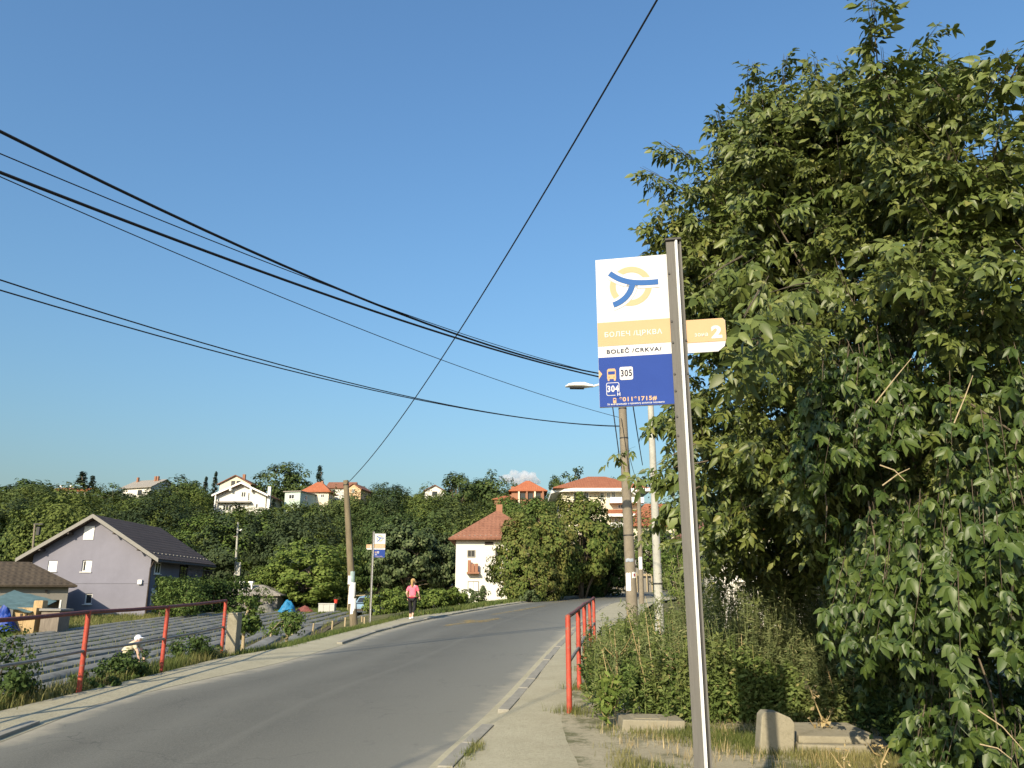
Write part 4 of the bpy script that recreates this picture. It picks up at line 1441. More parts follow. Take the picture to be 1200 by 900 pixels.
ca = MB().prism([(-D / 2 - 1.5, zA(605)), (-D / 2 - .002, zA(605)), (-D / 2 - .002, zA(597)), (-D / 2 - 1.5, zA(603.5))], bx0 - .3, bx1 + .2, Matrix.Rotation(-math.pi / 2, 4, 'Z') @ Matrix.Scale(-1, 4, (0, 1, 0)) if False else Matrix(((0, 1, 0, 0), (1, 0, 0, 0), (0, 0, 1, 0), (0, 0, 0, 1)))).build('canopy_roof', M['roof_red'], t)
MB().box(bx0 - .35, bx1 + .25, -D / 2 - 1.56, -D / 2 - 1.502, zA(606.5), zA(603.3)).build('fascia', M['white_trim'], ca)
for (px0, px1, py0, py1) in ((703, 708, 577, 588), (711, 715, 577, 585), (717, 721, 576, 584), (724, 730, 591, 596), (720, 724, 607, 614), (727, 733, 607, 614), (716, 720, 625, 634), (672, 678, 577, 590), (684, 690, 577, 590)):
    u, v, w, h = fpx(t, D, W, px0, px1, py0, py1, YA)
    rect_on(t, 'window', 'f', u, v, w, h, W, D, M['white_trim'], M['glass'], border=.08, sill=False)
MB().box(bx0 - .1, bx0 + .25, -D / 2 - .3, -D / 2 - .003, -2, zA(607)).build('column', M['cream'], t)

# ---- hillside houses
HH = 'houses on the wooded hillside'
YB = 135
t = house_at('brick_house', 'unfinished brick house with orange hipped roof and porch columns behind yellowing trees', 619, 602, YB, 5.6, 6, group=HH)
zb = t.location.z
he = P(619, 576, YB).z - zb
walls(t, 5.6, 6, he - .02, M['brick_wall'], base=-3)
rf = hip_roof(t, 5.6, 6, he, P(617, 566, YB + 3).z - zb - he + .35, .5, M['roof_orange'], apex=(.3, .3))
chimney(rf, -.2, 0, he + .8, he + 2.2, .5, M['brick_wall'])
chimney(rf, -2.6, -1, he - .2, he + 1.1, .6, M['brick_wall'])
for k in range(4):
    x = -1.7 + k * 1.35
    MB().box(x, x + .28, -3.42, -3.16, -1, he - .02).build('column', M['cream'] if k % 2 == 0 else M['brick_wall'], t)
for k in range(3):
    rect_on(t, 'window', 'f', -.9 + k * 1.3, he - .8, .85, 1.1, 5.6, 6, M['dark_trim'], M['glass'], sill=False)
t = house_at('brick_house', 'low brick annex roof peeking out left of the orange-roofed house', 592, 592, 132, 3.6, 4, group=HH)
zb = t.location.z
walls(t, 3.6, 4, .9, M['brick_wall'], base=-3)
rf = hip_roof(t, 3.6, 4, .9, .9, .3, M['roof_orange'])
chimney(rf, .9, .2, 1.1, 2.0, .4, M['brick_wall'])
t = house_at('brick_house', 'red tiled roof just showing through dark trees above the white house', 540, 596, 150, 3.2, 4, group=HH)
walls(t, 3.2, 4, 1.1, M['brick_wall'], base=-3)
rf = hip_roof(t, 3.2, 4, 1.1, 1.0, .35, M['roof_rust'])
chimney(rf, .5, 0, 1.6, 2.5, .4, M['brick_wall'])

YH = 163
W, D = 10.0, 11.0
t = house_at('white_gabled_house', 'white gabled house with balcony and red roof on the hillside', 281, 606, YH, W, D, group=HH)
zb = t.location.z
def zH(py): return P(281, py, YH).z - zb
he = zH(580)
rs = zH(567) - he
walls(t, W, D, he, M['white_plaster'], rs, base=-5)
rf = gable_roof(t, W, D, he, rs, .7, M['roof_rust'], th=.2, front_o=1.1)
s_ = rs / (W / 2)
for sg in (-1, 1):
    MB().prism([(sg * .002, he + rs - .1), (sg * (W / 2 + .72), he - .72 * s_ - .1), (sg * (W / 2 + .72), he - .72 * s_ + .26), (sg * .002, he + rs + .26)][::sg], -D / 2 - 1.18, -D / 2 - 1.103).build('barge_board', M['white_trim'], rf)
    x = sg * W / 2 * .42
    MB().box(x - .2, x + .2, -D / 2 - 1.1, -D / 2 - .002, he + rs - abs(x) * s_ - .55, he + rs - abs(x) * s_ - .08).build('beam_end', M['white_trim'], rf)
bal = MB().box(-W / 2 + .1, W / 2 - 2.8, -D / 2 - 1.0, -D / 2 - .002, zH(589.5), zH(588)).build('balcony', M['trim'], t)
MB().box(-W / 2 - .1, -W / 2 + .15, -D / 2 - 1.0, -D / 2 - .75, -4, he - .2).build('post', M['white_trim'], t)
for (px0, px1, py0, py1, nb) in ((282, 289, 576, 583, 1), (290, 293, 577, 587, 0), (260.5, 272, 591.5, 599, 2), (284, 288, 591, 597, 0), (299, 303, 590, 596, 0)):
    u, v, w, h = fpx(t, D, W, px0, px1, py0, py1, YH)
    rect_on(t, 'window', 'f', u, v, w, h, W, D, M['white_trim'], M['glass'], bars=nb, border=.14, sill=False)
MB().box(W / 2 + .2, W / 2 + .75, -D / 2 + .2, -D / 2 + .75, he - 3.2, zH(570)).build('chimney', M['white_trim'], t)

t = house_at('gabled_house', 'tan gabled house with dark red roof peeking above the white gabled house', 273.5, 592, 182, 7, 12, group=HH)
zb = t.location.z
he = P(273, 567, 182).z - zb; rs = P(273, 557.5, 182).z - zb - he
walls(t, 7, 12, he, M['cream'], rs, base=-4)
rf = gable_roof(t, 7, 12, he, rs, .5, M['roof_rust'])
chimney(rf, .9, -3, he + rs - .8, he + rs + .75, .6, M['brick_wall'])
rect_on(t, 'window', 'f', -.5, he + .2, .9, 1.0, 7, 12, M['dark_trim'], M['glass'])
rect_on(t, 'window', 'f', .7, he + .2, .9, 1.0, 7, 12, M['dark_trim'], M['glass'])

t = house_at('mint_house', 'pale mint flat-topped house left of the orange-roofed hill house', 341.5, 600, 168, 3.6, 8, group=HH, rz=-.25)
zb = t.location.z
he = P(342, 576.5, 168).z - zb
walls(t, 3.6, 8, he, M['mint'], base=-4)
MB().box(-2.1, 2.1, -4.3, 4.3, he, he + .2).build('roof', M['roof_grey'], t)
rect_on(t, 'window', 'f', -.2, he - 1.0, 1.3, 1.0, 3.6, 8, M['white_trim'], M['glass'])
rect_on(t, 'window', 'r', -1.5, he - 1.0, 1.1, 1.0, 3.6, 8, M['white_trim'], M['glass'])

t = house_at('orange_roof_house', 'cream bungalow with bright orange hipped roof on the hilltop', 369, 596, 174, 5.6, 6, group=HH)
zb = t.location.z
he = P(369, 577, 174).z - zb
walls(t, 5.6, 6, he, M['cream'], base=-4)
rf = hip_roof(t, 5.6, 6, he, P(371, 565, 177).z - zb - he, .6, M['roof_orange'], apex=(.5, .2))
chimney(rf, .7, -.6, he + 1.2, P(372, 562, 174).z - zb, .45, M['brick_wall'])
for u in (-1.6, -.2, 1.5): rect_on(t, 'window', 'f', u, he - .75, .8, .8, 5.6, 6, M['white_trim'], M['glass'], sill=False)

t = house_at('red_roof_house', 'long white house with brownish red roof left of the timber pole top', 397, 598, 182, 5.8, 6, group=HH)
zb = t.location.z
he = P(397, 571.5, 182).z - zb
walls(t, 5.8, 6, he, M['white_plaster'], 1.5, ridge='x', base=-4)
gable_roof(t, 5.8, 6, he, 1.5, .4, M['roof_rust'], ridge='x')
rect_on(t, 'window', 'f', -1.4, he - .8, .7, .7, 5.8, 6, M['dark_trim'], M['glass'], sill=False)

t = house_at('peach_house', 'small peach gabled house just right of the timber pole top', 413, 596, 172, 3.4, 6, group=HH, rz=-.2)
zb = t.location.z
he = P(413, 573, 172).z - zb
walls(t, 3.4, 6, he, M['peach'], 1.1, base=-4)
gable_roof(t, 3.4, 6, he, 1.1, .35, M['roof_rust'])
rect_on(t, 'window', 'f', 0, he - .4, .6, .9, 3.4, 6, M['white_trim'], M['glass'], sill=False)

t = house_at('pale_house', 'pale house with brown roof glimpsed over the mid-hill treetops', 509, 594, 185, 4.4, 6, group=HH, rz=.15)
zb = t.location.z
he = P(509, 575, 185).z - zb
walls(t, 4.4, 6, he, M['white_plaster'], 1.2, base=-4)
gable_roof(t, 4.4, 6, he, 1.2, .4, M['roof_rust'])
rect_on(t, 'window', 'f', 0, he - .7, 1.2, 1.0, 4.4, 6, M['dark_trim'], M['glass'], sill=False)

t = house_at('grey_roof_house', 'white house with pale grey roof and chimneys on the left skyline', 157, 600, 180, 8.2, 8, group=HH, rz=-.35)
zb = t.location.z
he = P(157, 571, 180).z - zb
walls(t, 8.2, 8, he, M['white_plaster'], 2.0, ridge='x', base=-4)
rf = gable_roof(t, 8.2, 8, he, 2.0, .5, M['roof_grey'], ridge='x')
for x in (-3.2, 2.0, 2.7): chimney(rf, x, -.8, he + .9, he + 2.8, .45, M['brick_wall'])
rect_on(t, 'window', 'l', 0, he - .4, 1.2, 1.1, 8.2, 8, M['dark_trim'], M['glass'])
rect_on(t, 'window', 'f', 1.0, he - 1.2, 1.2, 1.1, 8.2, 8, M['dark_trim'], M['glass'])

t = house_at('red_roof_house', 'low red roof line showing among trees on the far left skyline', 79, 592, 186, 8, 5, group=HH)
zb = t.location.z
he = P(79, 575.5, 186).z - zb
walls(t, 8, 5, he, M['white_plaster'], .9, ridge='x', base=-4)
rf = gable_roof(t, 8, 5, he, .9, .4, M['roof_orange'], ridge='x')
for x in (-3.3, -.9, 2.6): chimney(rf, x, -.4, he + .5, he + 1.6, .4, M['white_trim'])
MB().box(1.8, 2.3, -2.8, -2.502, he - 3, he - .3).build('column', M['white_trim'], t)

# ---- houses half hidden at the right
t = house_at('red_roof_house', 'bungalow with orange-red roof behind the white lamp post', 778, 660, 96, 7.0, 7)
zb = t.location.z
he = P(778, 617, 96).z - zb
walls(t, 7.0, 7, he, M['cream'], 0)
rf = hip_roof(t, 7.0, 7, he, P(778, 590, 99).z - zb - he, .5, M['roof_red'], apex=(1.4, .4))
chimney(rf, 1.2, .2, he + 1.2, he + 2.9, .5, M['brick_wall'])
for u in (-1.9, .6): rect_on(t, 'window', 'f', u, he - 1.3, 1.0, 1.1, 7.0, 7, M['white_trim'], M['glass'])
t = house_at('roadside_kiosk', 'small pale roofed shelter with wooden rail beside the far road bend', 747, 682, 82, 4.4, 3, cat='shelter')
walls(t, 4.4, 3, 1.6, M['grey_plaster'], 0)
hip_roof(t, 4.4, 3, 1.6, 1.3, .4, M['roof_grey'])
for i in range(9): MB().box(-2.2 + i * .5, -2.08 + i * .5, -2.0, -1.9, -1, .9).build('picket', M['wood'], t)
MB().box(-2.2, 2.05, -1.9, -1.84, .6, .75).build('rail', M['wood'], t)
t = house_at('white_cottage', 'white cottage wall glimpsed through gaps under the big tree', 905, 716, 26, 3.6, 4)
zb = t.location.z
walls(t, 3.6, 4, 2.4, M['white_plaster'], 0)
rf = hip_roof(t, 3.6, 4, 2.4, 1.3, .4, M['roof_rust'], apex=(.3, .5))
rect_on(t, 'window', 'f', -.7, 1.4, .8, .9, 3.6, 4, M['white_trim'], M['glass'])

# roof with two pale chimneys by the hedge
t = house_at('low_shed', 'low grey-roofed shed with two white chimney pots right of the hedge', 293, 707, 70, 4.6, 4)
zb = t.location.z
walls(t, 4.6, 4, .6, M['grey_plaster'], 0)
rf = hip_roof(t, 4.6, 4, .6, .95, .3, M['roof_grey'], apex=(.4, .2))
for x in (-1.05, -.3):
    c_ = MB().box(x - .13, x + .13, -1.3, -1.04, .7, P(290, 683, 69).z - zb).build('chimney', M['white_trim'], rf)
    MB().box(x - .2, x + .2, -1.37, -.97, P(290, 683, 69).z - zb + .001, P(290, 683, 69).z - zb + .16).build('chimney_cap', M['white_trim'], rf)

# ================================================================== yard things
# stake fence along the grass verge
t = None
stk = [(316, 752, 17), (343, 748, 16), (366, 742.5, 11), (389, 737.5, 9), (404, 734.5, 10), (424, 729, 6), (427, 733, 9)]
pts = []
for (px, py, hh) in stk:
    p = on_ground(px, py)
    pts.append((p, hh * (p.y) / FPX))
t = thing('stake_fence', 'row of short pale wooden stakes between grass verge and field', 'fence', pts[0][0])
rr = random.Random(2)
tops = []
for p, hh in pts:
    tp = p + Vector((rr.uniform(-.05, .05), rr.uniform(-.05, .05), hh))
    tops.append(p.lerp(tp, .85))
    MB().tube([p - Vector((0, 0, .2)), tp], .045, 6).build('stake', M['wood'], t)
for a, b in zip(tops[:-2], tops[1:-1]):
    MB().tube([a, (a + b) / 2 - Vector((0, 0, .05)), b], .006, 4).build('wire', M['alu_dark'], t)

crumple('blue_tarp', 'bright blue tarpaulin heap beside the field under the lime-green tree', 'tarpaulin', on_ground(336, 719.5), .85, .8, 1.15, M['tarp'], 5)
crumple('grey_tarp', 'grey tarpaulin heap left of the bright blue one', 'tarpaulin', on_ground(311, 719.5), .95, .8, .9, M['grey_tarp'], 9, peaks=2)
crumple('junk_heap', 'dark junk pile between the blue tarpaulin and white cabinet', 'junk', on_ground(357, 718.5), .95, .6, .65, M['dark_red'], 12, peaks=4)
# white cabinet (old freezer) with a red crate on it
p = on_ground(382, 719.0)
cw = 18 * p.y / FPX
t = thing('chest_freezer', 'old white chest freezer standing outdoors at the field end', 'freezer', p)
MB().box(p.x - cw / 2, p.x + cw / 2, p.y, p.y + .7, p.z - .1, p.z + .68).build('cabinet', M['cabinet'], t, bevel=.02)
MB().box(p.x - cw / 2 - .02, p.x + cw / 2 + .02, p.y - .03, p.y + .72, p.z + .685, p.z + .78).build('lid', M['cabinet'], t, bevel=.015)
for k in (-.18, .2): MB().box(p.x + cw * k - .01, p.x + cw * k + .01, p.y - .012, p.y - .002, p.z + .02, p.z + .66).build('seam', M['trim'], t)
for k in (-.45, .45): MB().box(p.x + cw * k - .04, p.x + cw * k + .04, p.y + .05, p.y + .15, p.z - .2, p.z - .098).build('foot', M['dark_trim'], t)
q = P(393.5, 708, p.y + .3)
t = thing('bucket', 'small red bucket on the right end of the white freezer', 'bucket', (q.x, q.y, p.z + .78))
MB().tube([(q.x, q.y, p.z + .781), (q.x, q.y, p.z + 1.08)], [.13, .17], 12).build('body', M['red_plastic'], t)
MB().tube([(q.x - .16, q.y, p.z + 1.05), (q.x - .1, q.y, p.z + 1.17), (q.x + .1, q.y, p.z + 1.17), (q.x + .16, q.y, p.z + 1.05)], .008, 5).build('handle', M['alu_dark'], t)
# simple timber gate frame near the car
p0, p1 = on_ground(407.5, 716.5), on_ground(426.5, 716.5)
t = thing('timber_gate_frame', 'thin wooden gate frame in front of the blue car', 'gate', p0)
for p in (p0, p1):
    MB().tube([p - Vector((0, 0, .2)), p + Vector((0, 0, 1.35))], .06, 6).build('post', M['wood'], t)
MB().tube([p0 + Vector((0, 0, 1.25)), p1 + Vector((0, 0, 1.28))], .04, 6).build('rail', M['wood'], t)

# ---- cars
def car(label, loc, rz, paint, name='parked_car'):
    t = thing(name, label, 'car', loc, rz, local=True)
    L, Wd = 3.8, 1.62
    # body: side profile extruded and pulled in towards the roof
    prof = [(-1.9, .32), (-1.9, .70), (-1.82, .86), (-1.55, .92), (-1.45, .95), (1.15, .95), (1.55, .88), (1.86, .72), (1.9, .5), (1.88, .32)]
    vs_, fs_ = [], []
    n = len(prof)
    for s in (-1, -.94, .94, 1):
        for x, z in prof:
            k = 1.0 if abs(s) < .99 else .0
            vs_.append((x * (1 if abs(s) < .99 else .985), s * Wd / 2, z if abs(s) < .99 else .32 + (z - .32) * .93))
    for j in range(3):
        for i in range(n):
            fs_.append((j * n + i, j * n + (i + 1) % n, (j + 1) * n + (i + 1) % n, (j + 1) * n + i))
    fs_.append(tuple(range(n))[::-1]); fs_.append(tuple(range(3 * n, 4 * n)))
    MB().add(vs_, fs_).build('body', paint, t, smooth=False)
    cab = [(-1.78, .945), (-1.45, 1.38), (-.9, 1.47), (.15, 1.45), (.45, 1.36), (1.12, .945)]
    vs_ = []
    for s in (-1, 1):
        for x, z in cab:
            vs_.append((x, s * (Wd / 2 - .05 - (z - .945) * .34), z))
    m = len(cab)
    fs_ = [tuple(range(m))[::-1], tuple(range(m, 2 * m))] + [(i, i + 1, m + i + 1, m + i) for i in range(m - 1)]
    roof = MB().add(vs_, fs_).build('cabin', paint, t)
    def pane(name, pts, off):
        q = [Vector(p) for p in pts]
        nrm = (q[1] - q[0]).cross(q[2] - q[0]).normalized()
        if nrm.dot(Vector(off)) < 0: nrm = -nrm
        MB().add([p + nrm * .006 for p in q], [tuple(range(len(q)))]).build(name, M['glass'], roof)
    def cp(x, z, s): return (x, s * (Wd / 2 - .05 - (z - .945) * .34), z)
    for s in (-1, 1):
        pane('side_window', [cp(-1.5, 1.0, s), cp(-1.28, 1.36, s), cp(-.55, 1.40, s), cp(-.5, 1.0, s)], (0, s, 0))
        pane('side_window', [cp(-.42, 1.0, s), cp(-.47, 1.40, s), cp(.15, 1.38, s), cp(.42, 1.29, s), cp(.85, 1.0, s)], (0, s, 0))
    pane('rear_window', [(-1.755, -.62, .98), (-1.755, .62, .98), (-1.50, .55, 1.32), (-1.50, -.55, 1.32)], (-1, 0, .3))
    pane('windscreen', [(1.05, -.65, .98), (1.05, .65, .98), (.52, .55, 1.32), (.52, -.55, 1.32)], (1, 0, .5))
    for x in (-1.2, 1.22):
        for s in (-1, 1):
            w = MB().tube([(x, s * (Wd / 2 - .17), .29), (x, s * (Wd / 2 + .012), .29)], .29, 18).build('wheel', M['rubber'], t)
            MB().tube([(x, s * (Wd / 2 + .013), .29), (x, s * (Wd / 2 + .024), .29)], .17, 14).build('rim', M['alu_bright'], w)
    for s in (-1, 1):
        MB().box(-1.93, -1.86, s * .66 - .09, s * .66 + .09, .62, .84).build('tail_lamp', M['red_plastic'], t)
        MB().box(1.80, 1.885, s * .6 - .14, s * .6 + .14, .6, .74).build('headlamp', M['alu_bright'], t)
    MB().box(-1.96, -1.85, -.78, .78, .36, .54).build('bumper', M['dark_trim'], t)
    MB().box(1.82, 1.95, -.78, .78, .34, .50).build('bumper', M['dark_trim'], t)
    return t
p = at(434, 62)
car('blue-grey hatchback parked beyond the field, left of the green thicket', (p.x + .4, p.y, p.z), math.radians(70), M['car_blue'])
p = P(229.5, 680, 100)
car('white car whose roof shows above the dark hedge', (p.x, p.y, H(p.x, p.y)), math.radians(8), M['car_white'])
# ---- concrete blocks by the sign
p0, p1 = G(726, 868), G(802, 866)
t = thing('concrete_slab', 'flat weathered concrete slab lying in dry grass left of the sign post', 'slab', (p0 + p1) / 2)
w_, ctr = (p1 - p0).length, (p0 + p1) / 2
mb = MB(); z0 = ctr.z
mb.prism([(p0.x, z0 - .1), (p1.x, z0 - .1), (p1.x + .01, z0 + .185), (p0.x + .05, z0 + .20)], ctr.y, ctr.y + .5)
mb.build('block', M['concrete'], t, bevel=.015)
MB().prism([(p0.x + .12, z0 + .19), (p1.x - .2, z0 + .18), (p1.x - .25, z0 + .199), (p0.x + .2, z0 + .206)], ctr.y + .08, ctr.y + .38).build('mortar_crust', M['concrete'], t)
p0, p1 = G(890, 894), G(928, 893)
t = thing('concrete_block', 'upright round-topped concrete block standing in the grass', 'block', (p0 + p1) / 2)
z0 = p0.z
arch = [(p0.x - .02, z0 - .1), (p1.x, z0 - .1), (p1.x + .05, z0 + .34), (p1.x + .01, z0 + .39), ((p0.x + p1.x) / 2 + .05, z0 + .44), (p0.x + .09, z0 + .445), (p0.x + .055, z0 + .41)]
ob = MB().prism(arch, p0.y, p0.y + .17, ).build('block', M['concrete'], t, bevel=.014)
MB().prism([(p0.x - .05, z0 - .1), (p1.x + .05, z0 - .1), (p1.x + .02, z0 + .05), (p0.x - .02, z0 + .06)], p0.y - .05, p0.y + .22).build('footing', M['concrete'], t, bevel=.02)
p0, p1 = G(938, 895), G(1068, 892)
t = thing('concrete_slab', 'broad tilted concrete slab with rounded end right of the upright block', 'slab', (p0 + p1) / 2)
z0 = p0.z
top = [(p0.x + .0, p0.y + .05), (p0.x + .40, p0.y - .02), (p0.x + .82, p0.y + .0), (p1.x - .08, p1.y + .05), (p1.x, p1.y + .2), (p1.x - .1, p1.y + .4), (p0.x + .75, p0.y + .62), (p0.x + .1, p0.y + .6)]
mb = MB().column(top, z0 - .15, z0 + .16)
mb.build('base_slab', M['concrete'], t, bevel=.02)
top2 = [(p0.x + .03, p0.y + .10), (p0.x + .70, p0.y + .06), (p0.x + .76, p0.y + .2), (p0.x + .68, p0.y + .56), (p0.x + .1, p0.y + .57)]
Mx = Matrix.Translation((0, 0, z0 + .13)) @ Matrix.Rotation(.0, 4, 'X')
vs_ = [(x, y, z0 + .158) for x, y in top2] + [(x + .01, y + .01, z0 + .21 + (y - p0.y) * .12) for x, y in top2]
n = len(top2)
MB().add(vs_, [tuple(range(n))[::-1], tuple(range(n, 2 * n))] + [(i, (i + 1) % n, (i + 1) % n + n, i + n) for i in range(n)]).build('upper_slab', M['concrete'], t, bevel=.015)
# litter
crumple('plastic_bag', 'crumpled bluish plastic bag in the weeds right of the sign post', 'litter', on_ground(850, 800) + Vector((0, 0, .28)), .13, .1, .14, M['litter'], 4, n=8)
crumple('plastic_bag', 'grey-blue plastic sheet caught in the weeds behind the flat slab', 'litter', on_ground(738, 838) + Vector((0, 0, .12)), .16, .15, .3, M['litter'], 7, n=8)
for i, (px, py, lb) in enumerate(((601, 847, 'tiny white scrap on the pavement near the kerb gap'), (605, 869, 'flat pale scrap lying mid pavement'), (687, 861, 'pale scrap of paper by the dry grass edge'), (771, 872, 'small bluish wrapper beside the flat slab'))):
    crumple('scrap', lb, 'litter', G(px, py) + Vector((0, 0, .10)), .035, .025, .02, M['paper'] if i < 3 else M['litter'], 20 + i, n=5)

# ---- cloud, a long way off
cpos = P(611, 562, 6000)
t = thing('cloud', 'small white cumulus puff on the skyline above the bend', 'cloud', cpos)
bm = bmesh.new()
bmesh.ops.create_icosphere(bm, subdivisions=4, radius=1.0)
for v in bm.verts:
    k = 1 + .18 * math.sin(v.co.x * 5 + 1) * math.sin(v.co.z * 4) + .1 * math.sin(v.co.x * 11)
    v.co = Vector((v.co.x * 150 * k, v.co.y * 90, v.co.z * 72 * k * (1 if v.co.z > 0 else .6)))
me = bpy.data.meshes.new('vapour'); bm.to_mesh(me); bm.free(); me.shade_smooth()
link('vapour', me, M['cloud'], t)

# ================================================================== vegetation
RNG = np.random.default_rng(17)

def unit(v):
    return v / np.maximum(np.linalg.norm(v, axis=-1, keepdims=True), 1e-9)

def rand_dirs(n, rng):
    return unit(rng.normal(size=(n, 3)))

def leaf_quads(Pts, Nrm, L, Wd, rng, tang=None):
    """rhombic leaves, slightly folded, one island each"""
    n = len(Pts)
    if tang is None: tang = rand_dirs(n, rng)
    t = unit(tang - Nrm * np.sum(tang * Nrm, -1, keepdims=True))
    b = np.cross(Nrm, t)
    L = np.broadcast_to(np.asarray(L), (n,))[:, None]; Wd = np.broadcast_to(np.asarray(Wd), (n,))[:, None]
    V = np.stack([Pts - t * L * .5, Pts + b * Wd * .5 - t * L * .08 + Nrm * Wd * .12, Pts + t * L * .5 - Nrm * L * .10, Pts - b * Wd * .5 - t * L * .08 + Nrm * Wd * .12], 1).reshape(-1, 3)
    F = np.arange(4 * n).reshape(n, 4)
    return V, F

class Leaves:
    def __init__(self): self.V = []; self.F = {}; self.n = 0
    def add(self, V, F):
        F = np.asarray(F)
        self.V.append(V); self.F.setdefault(F.shape[1], []).append(F + self.n); self.n += len(V)
    def mesh(self, name, org=(0, 0, 0)):
        return fast_mesh(name, np.concatenate(self.V) - np.asarray(org), [np.concatenate(f) for f in self.F.values()])

def crown_leaves(rng, R, nclump, nleaf, leaf, clump_r, droop=0.0, inner=.45, lobes=5, shape='round', outw=1.3):
    """leaf clumps through a lobed crown of radii R about the origin (z from 0 to 2R)"""
    R = np.array(R, dtype=float)
    ld = rand_dirs(lobes, rng); la = rng.uniform(.12, .35, lobes)
    d = rand_dirs(nclump, rng)
    if shape == 'round':
        rad = rng.uniform(inner, 1.0, nclump) ** .6
        bump = 1 + np.sum(np.maximum(0, d @ ld.T) ** 4 * la, 1) - .12
        C = d * (rad * bump)[:, None] * R
        C[:, 2] = np.where(C[:, 2] < 0, C[:, 2] * .85, C[:, 2])
        C += np.array([0, 0, R[2]])
    else:
        h = rng.uniform(0, 1, nclump) ** 1.3
        a = rng.uniform(0, 2 * np.pi, nclump)
        rr = (1 - h) * rng.uniform(.55, 1.0, nclump) * (1 + .18 * np.sin(h * 38))
        C = np.stack([np.cos(a) * rr * R[0], np.sin(a) * rr * R[1], h * 2 * R[2]], 1)
    cr = clump_r * rng.uniform(.6, 1.25, nclump)
    ci = np.repeat(np.arange(nclump), nleaf)
    n = len(ci)
    ld_ = rand_dirs(n, rng)
    rr = rng.uniform(.25, 1, n) ** .5
    Pn = C[ci] + ld_ * (rr * cr[ci])[:, None] * np.array([1.1, 1.1, .8])
    out = unit(Pn - np.array([0, 0, R[2] * .8]))
    Nn = unit(ld_ * .75 + out * outw + np.array([0, 0, .3]) + rng.normal(size=(n, 3)) * .28)
    tang = rand_dirs(n, rng)
    if droop: tang = unit(tang + np.array([0, 0, -droop]))
    s = leaf * rng.uniform(.7, 1.3, n)
    return leaf_quads(Pn, Nn, s, s * .62, rng, tang), C

def branchy(base, height, r0, targets, mat, t, rng, name='trunk', mb=None):
    """tapered trunk with limbs to some clump centres, as one mesh"""
    mb = mb or MB()
    base = Vector(base)
    pts = [base - Vector((0, 0, .5))]
    for i in range(6):
        f = i / 5
        pts.append(base + Vector((rng.normal() * .04 * height * f, rng.normal() * .04 * height * f, height * f)))
    mb.tube(pts, [r0 * 1.15] + [r0 * (1 - .72 * i / 5) for i in range(6)], 9)
    for g in targets:
        g = Vector(g)
        k = rng.uniform(.3, .95)
        i = min(5, max(1, int(k * 5) + 1))
        s = pts[i].lerp(pts[min(i + 1, 6)], rng.uniform(0, 1))
        m = s.lerp(g, .5) + Vector((0, 0, .12 * (g - s).length))
        mb.tube([s, m, g], [r0 * .38, r0 * .22, r0 * .06], 6)
    return mb

TPL = {}
def template(key, seed, R, nclump, nleaf, leaf, clump_r, droop=0, inner=.45, lobes=5, shape='round', trunk_h=2.5, r0=.22, limbs=14):
    rng = np.random.default_rng(seed)
    (V, F), C = crown_leaves(rng, R, nclump, nleaf, leaf, clump_r, droop, inner, lobes, shape)
    V = V + np.array([0, 0, trunk_h * .75])
    me = fast_mesh('crown', V, [F])
    C = C + np.array([0, 0, trunk_h * .75])
    ii = rng.choice(len(C), min(limbs, len(C)), replace=False)
    mb = branchy((0, 0, 0), trunk_h + R[2] * (1.0 if shape == 'round' else 1.7), r0, C[ii] if shape == 'round' else [], None, None, rng)
    tm = bpy.data.meshes.new('trunk'); tm.from_pydata(mb.v, [], mb.f); tm.shade_smooth()
    TPL[key] = (me, tm, float(V[:, 2].max()), float(max(V[:, 0].max(), -V[:, 0].min(), V[:, 1].max())))

template('far_a', 1, (3.2, 3.2, 3.3), 90, 34, .44, .85)
template('far_b', 2, (2.9, 2.9, 3.9), 95, 34, .42, .8, lobes=7)
template('far_c', 3, (3.6, 3.4, 2.8), 95, 34, .46, .9, lobes=6)
template('far_open', 4, (3.1, 3.0, 3.0), 42, 30, .40, .62, inner=.6, lobes=8, trunk_h=3.5, limbs=30)
template('conifer', 5, (2.2, 2.2, 5.0), 130, 24, .42, .45, droop=1.2, shape='cone', trunk_h=1.2, r0=.2)
template('near_a', 6, (3.0, 2.9, 2.9), 170, 62, .24, .55, droop=.3, lobes=8, limbs=22)
template('near_b', 7, (2.4, 2.4, 3.3), 150, 66, .26, .55, droop=1.0, lobes=6, limbs=22)
template('near_c', 8, (2.6, 2.6, 2.6), 150, 60, .23, .5, droop=.4, lobes=9, limbs=26)
template('near_open', 9, (2.6, 2.6, 2.4), 75, 55, .22, .48, droop=.5, inner=.55, lobes=9, limbs=30)

def tree(label, px, y, py_top, w_px, kind, mat, name='tree', cat='tree', group=None, rot=None, base=None, bury=0.0):
    me, tm, hz, hr = TPL[kind]
    b = at(px, y) if base is None else base
    top = P(px, py_top, y).z
    sz = max(.2, (top - b.z + bury) / hz)
    dist = y * CP + (top - EYE) * .5 * SP
    sx = (w_px * .5) * dist / FPX / hr * (1.9 if kind == 'conifer' else 1.25)
    t = thing(name, label, cat, (b.x, b.y, b.z - bury), rot if rot is not None else (px * 1.7) % 6.28, group, local=True)
    t.scale = (sx, sx, sz)
    cme = me
    key = (kind, mat)
    if key not in TPL:
        c = me.copy(); c.materials.clear(); c.materials.append(M[mat]); TPL[key] = c
    o = bpy.data.objects.new('crown', TPL[key]); COL.objects.link(o); o.parent = t
    if not tm.materials: tm.materials.append(M['bark'])
    o2 = bpy.data.objects.new('trunk', tm); COL.objects.link(o2); o2.parent = t
    return t

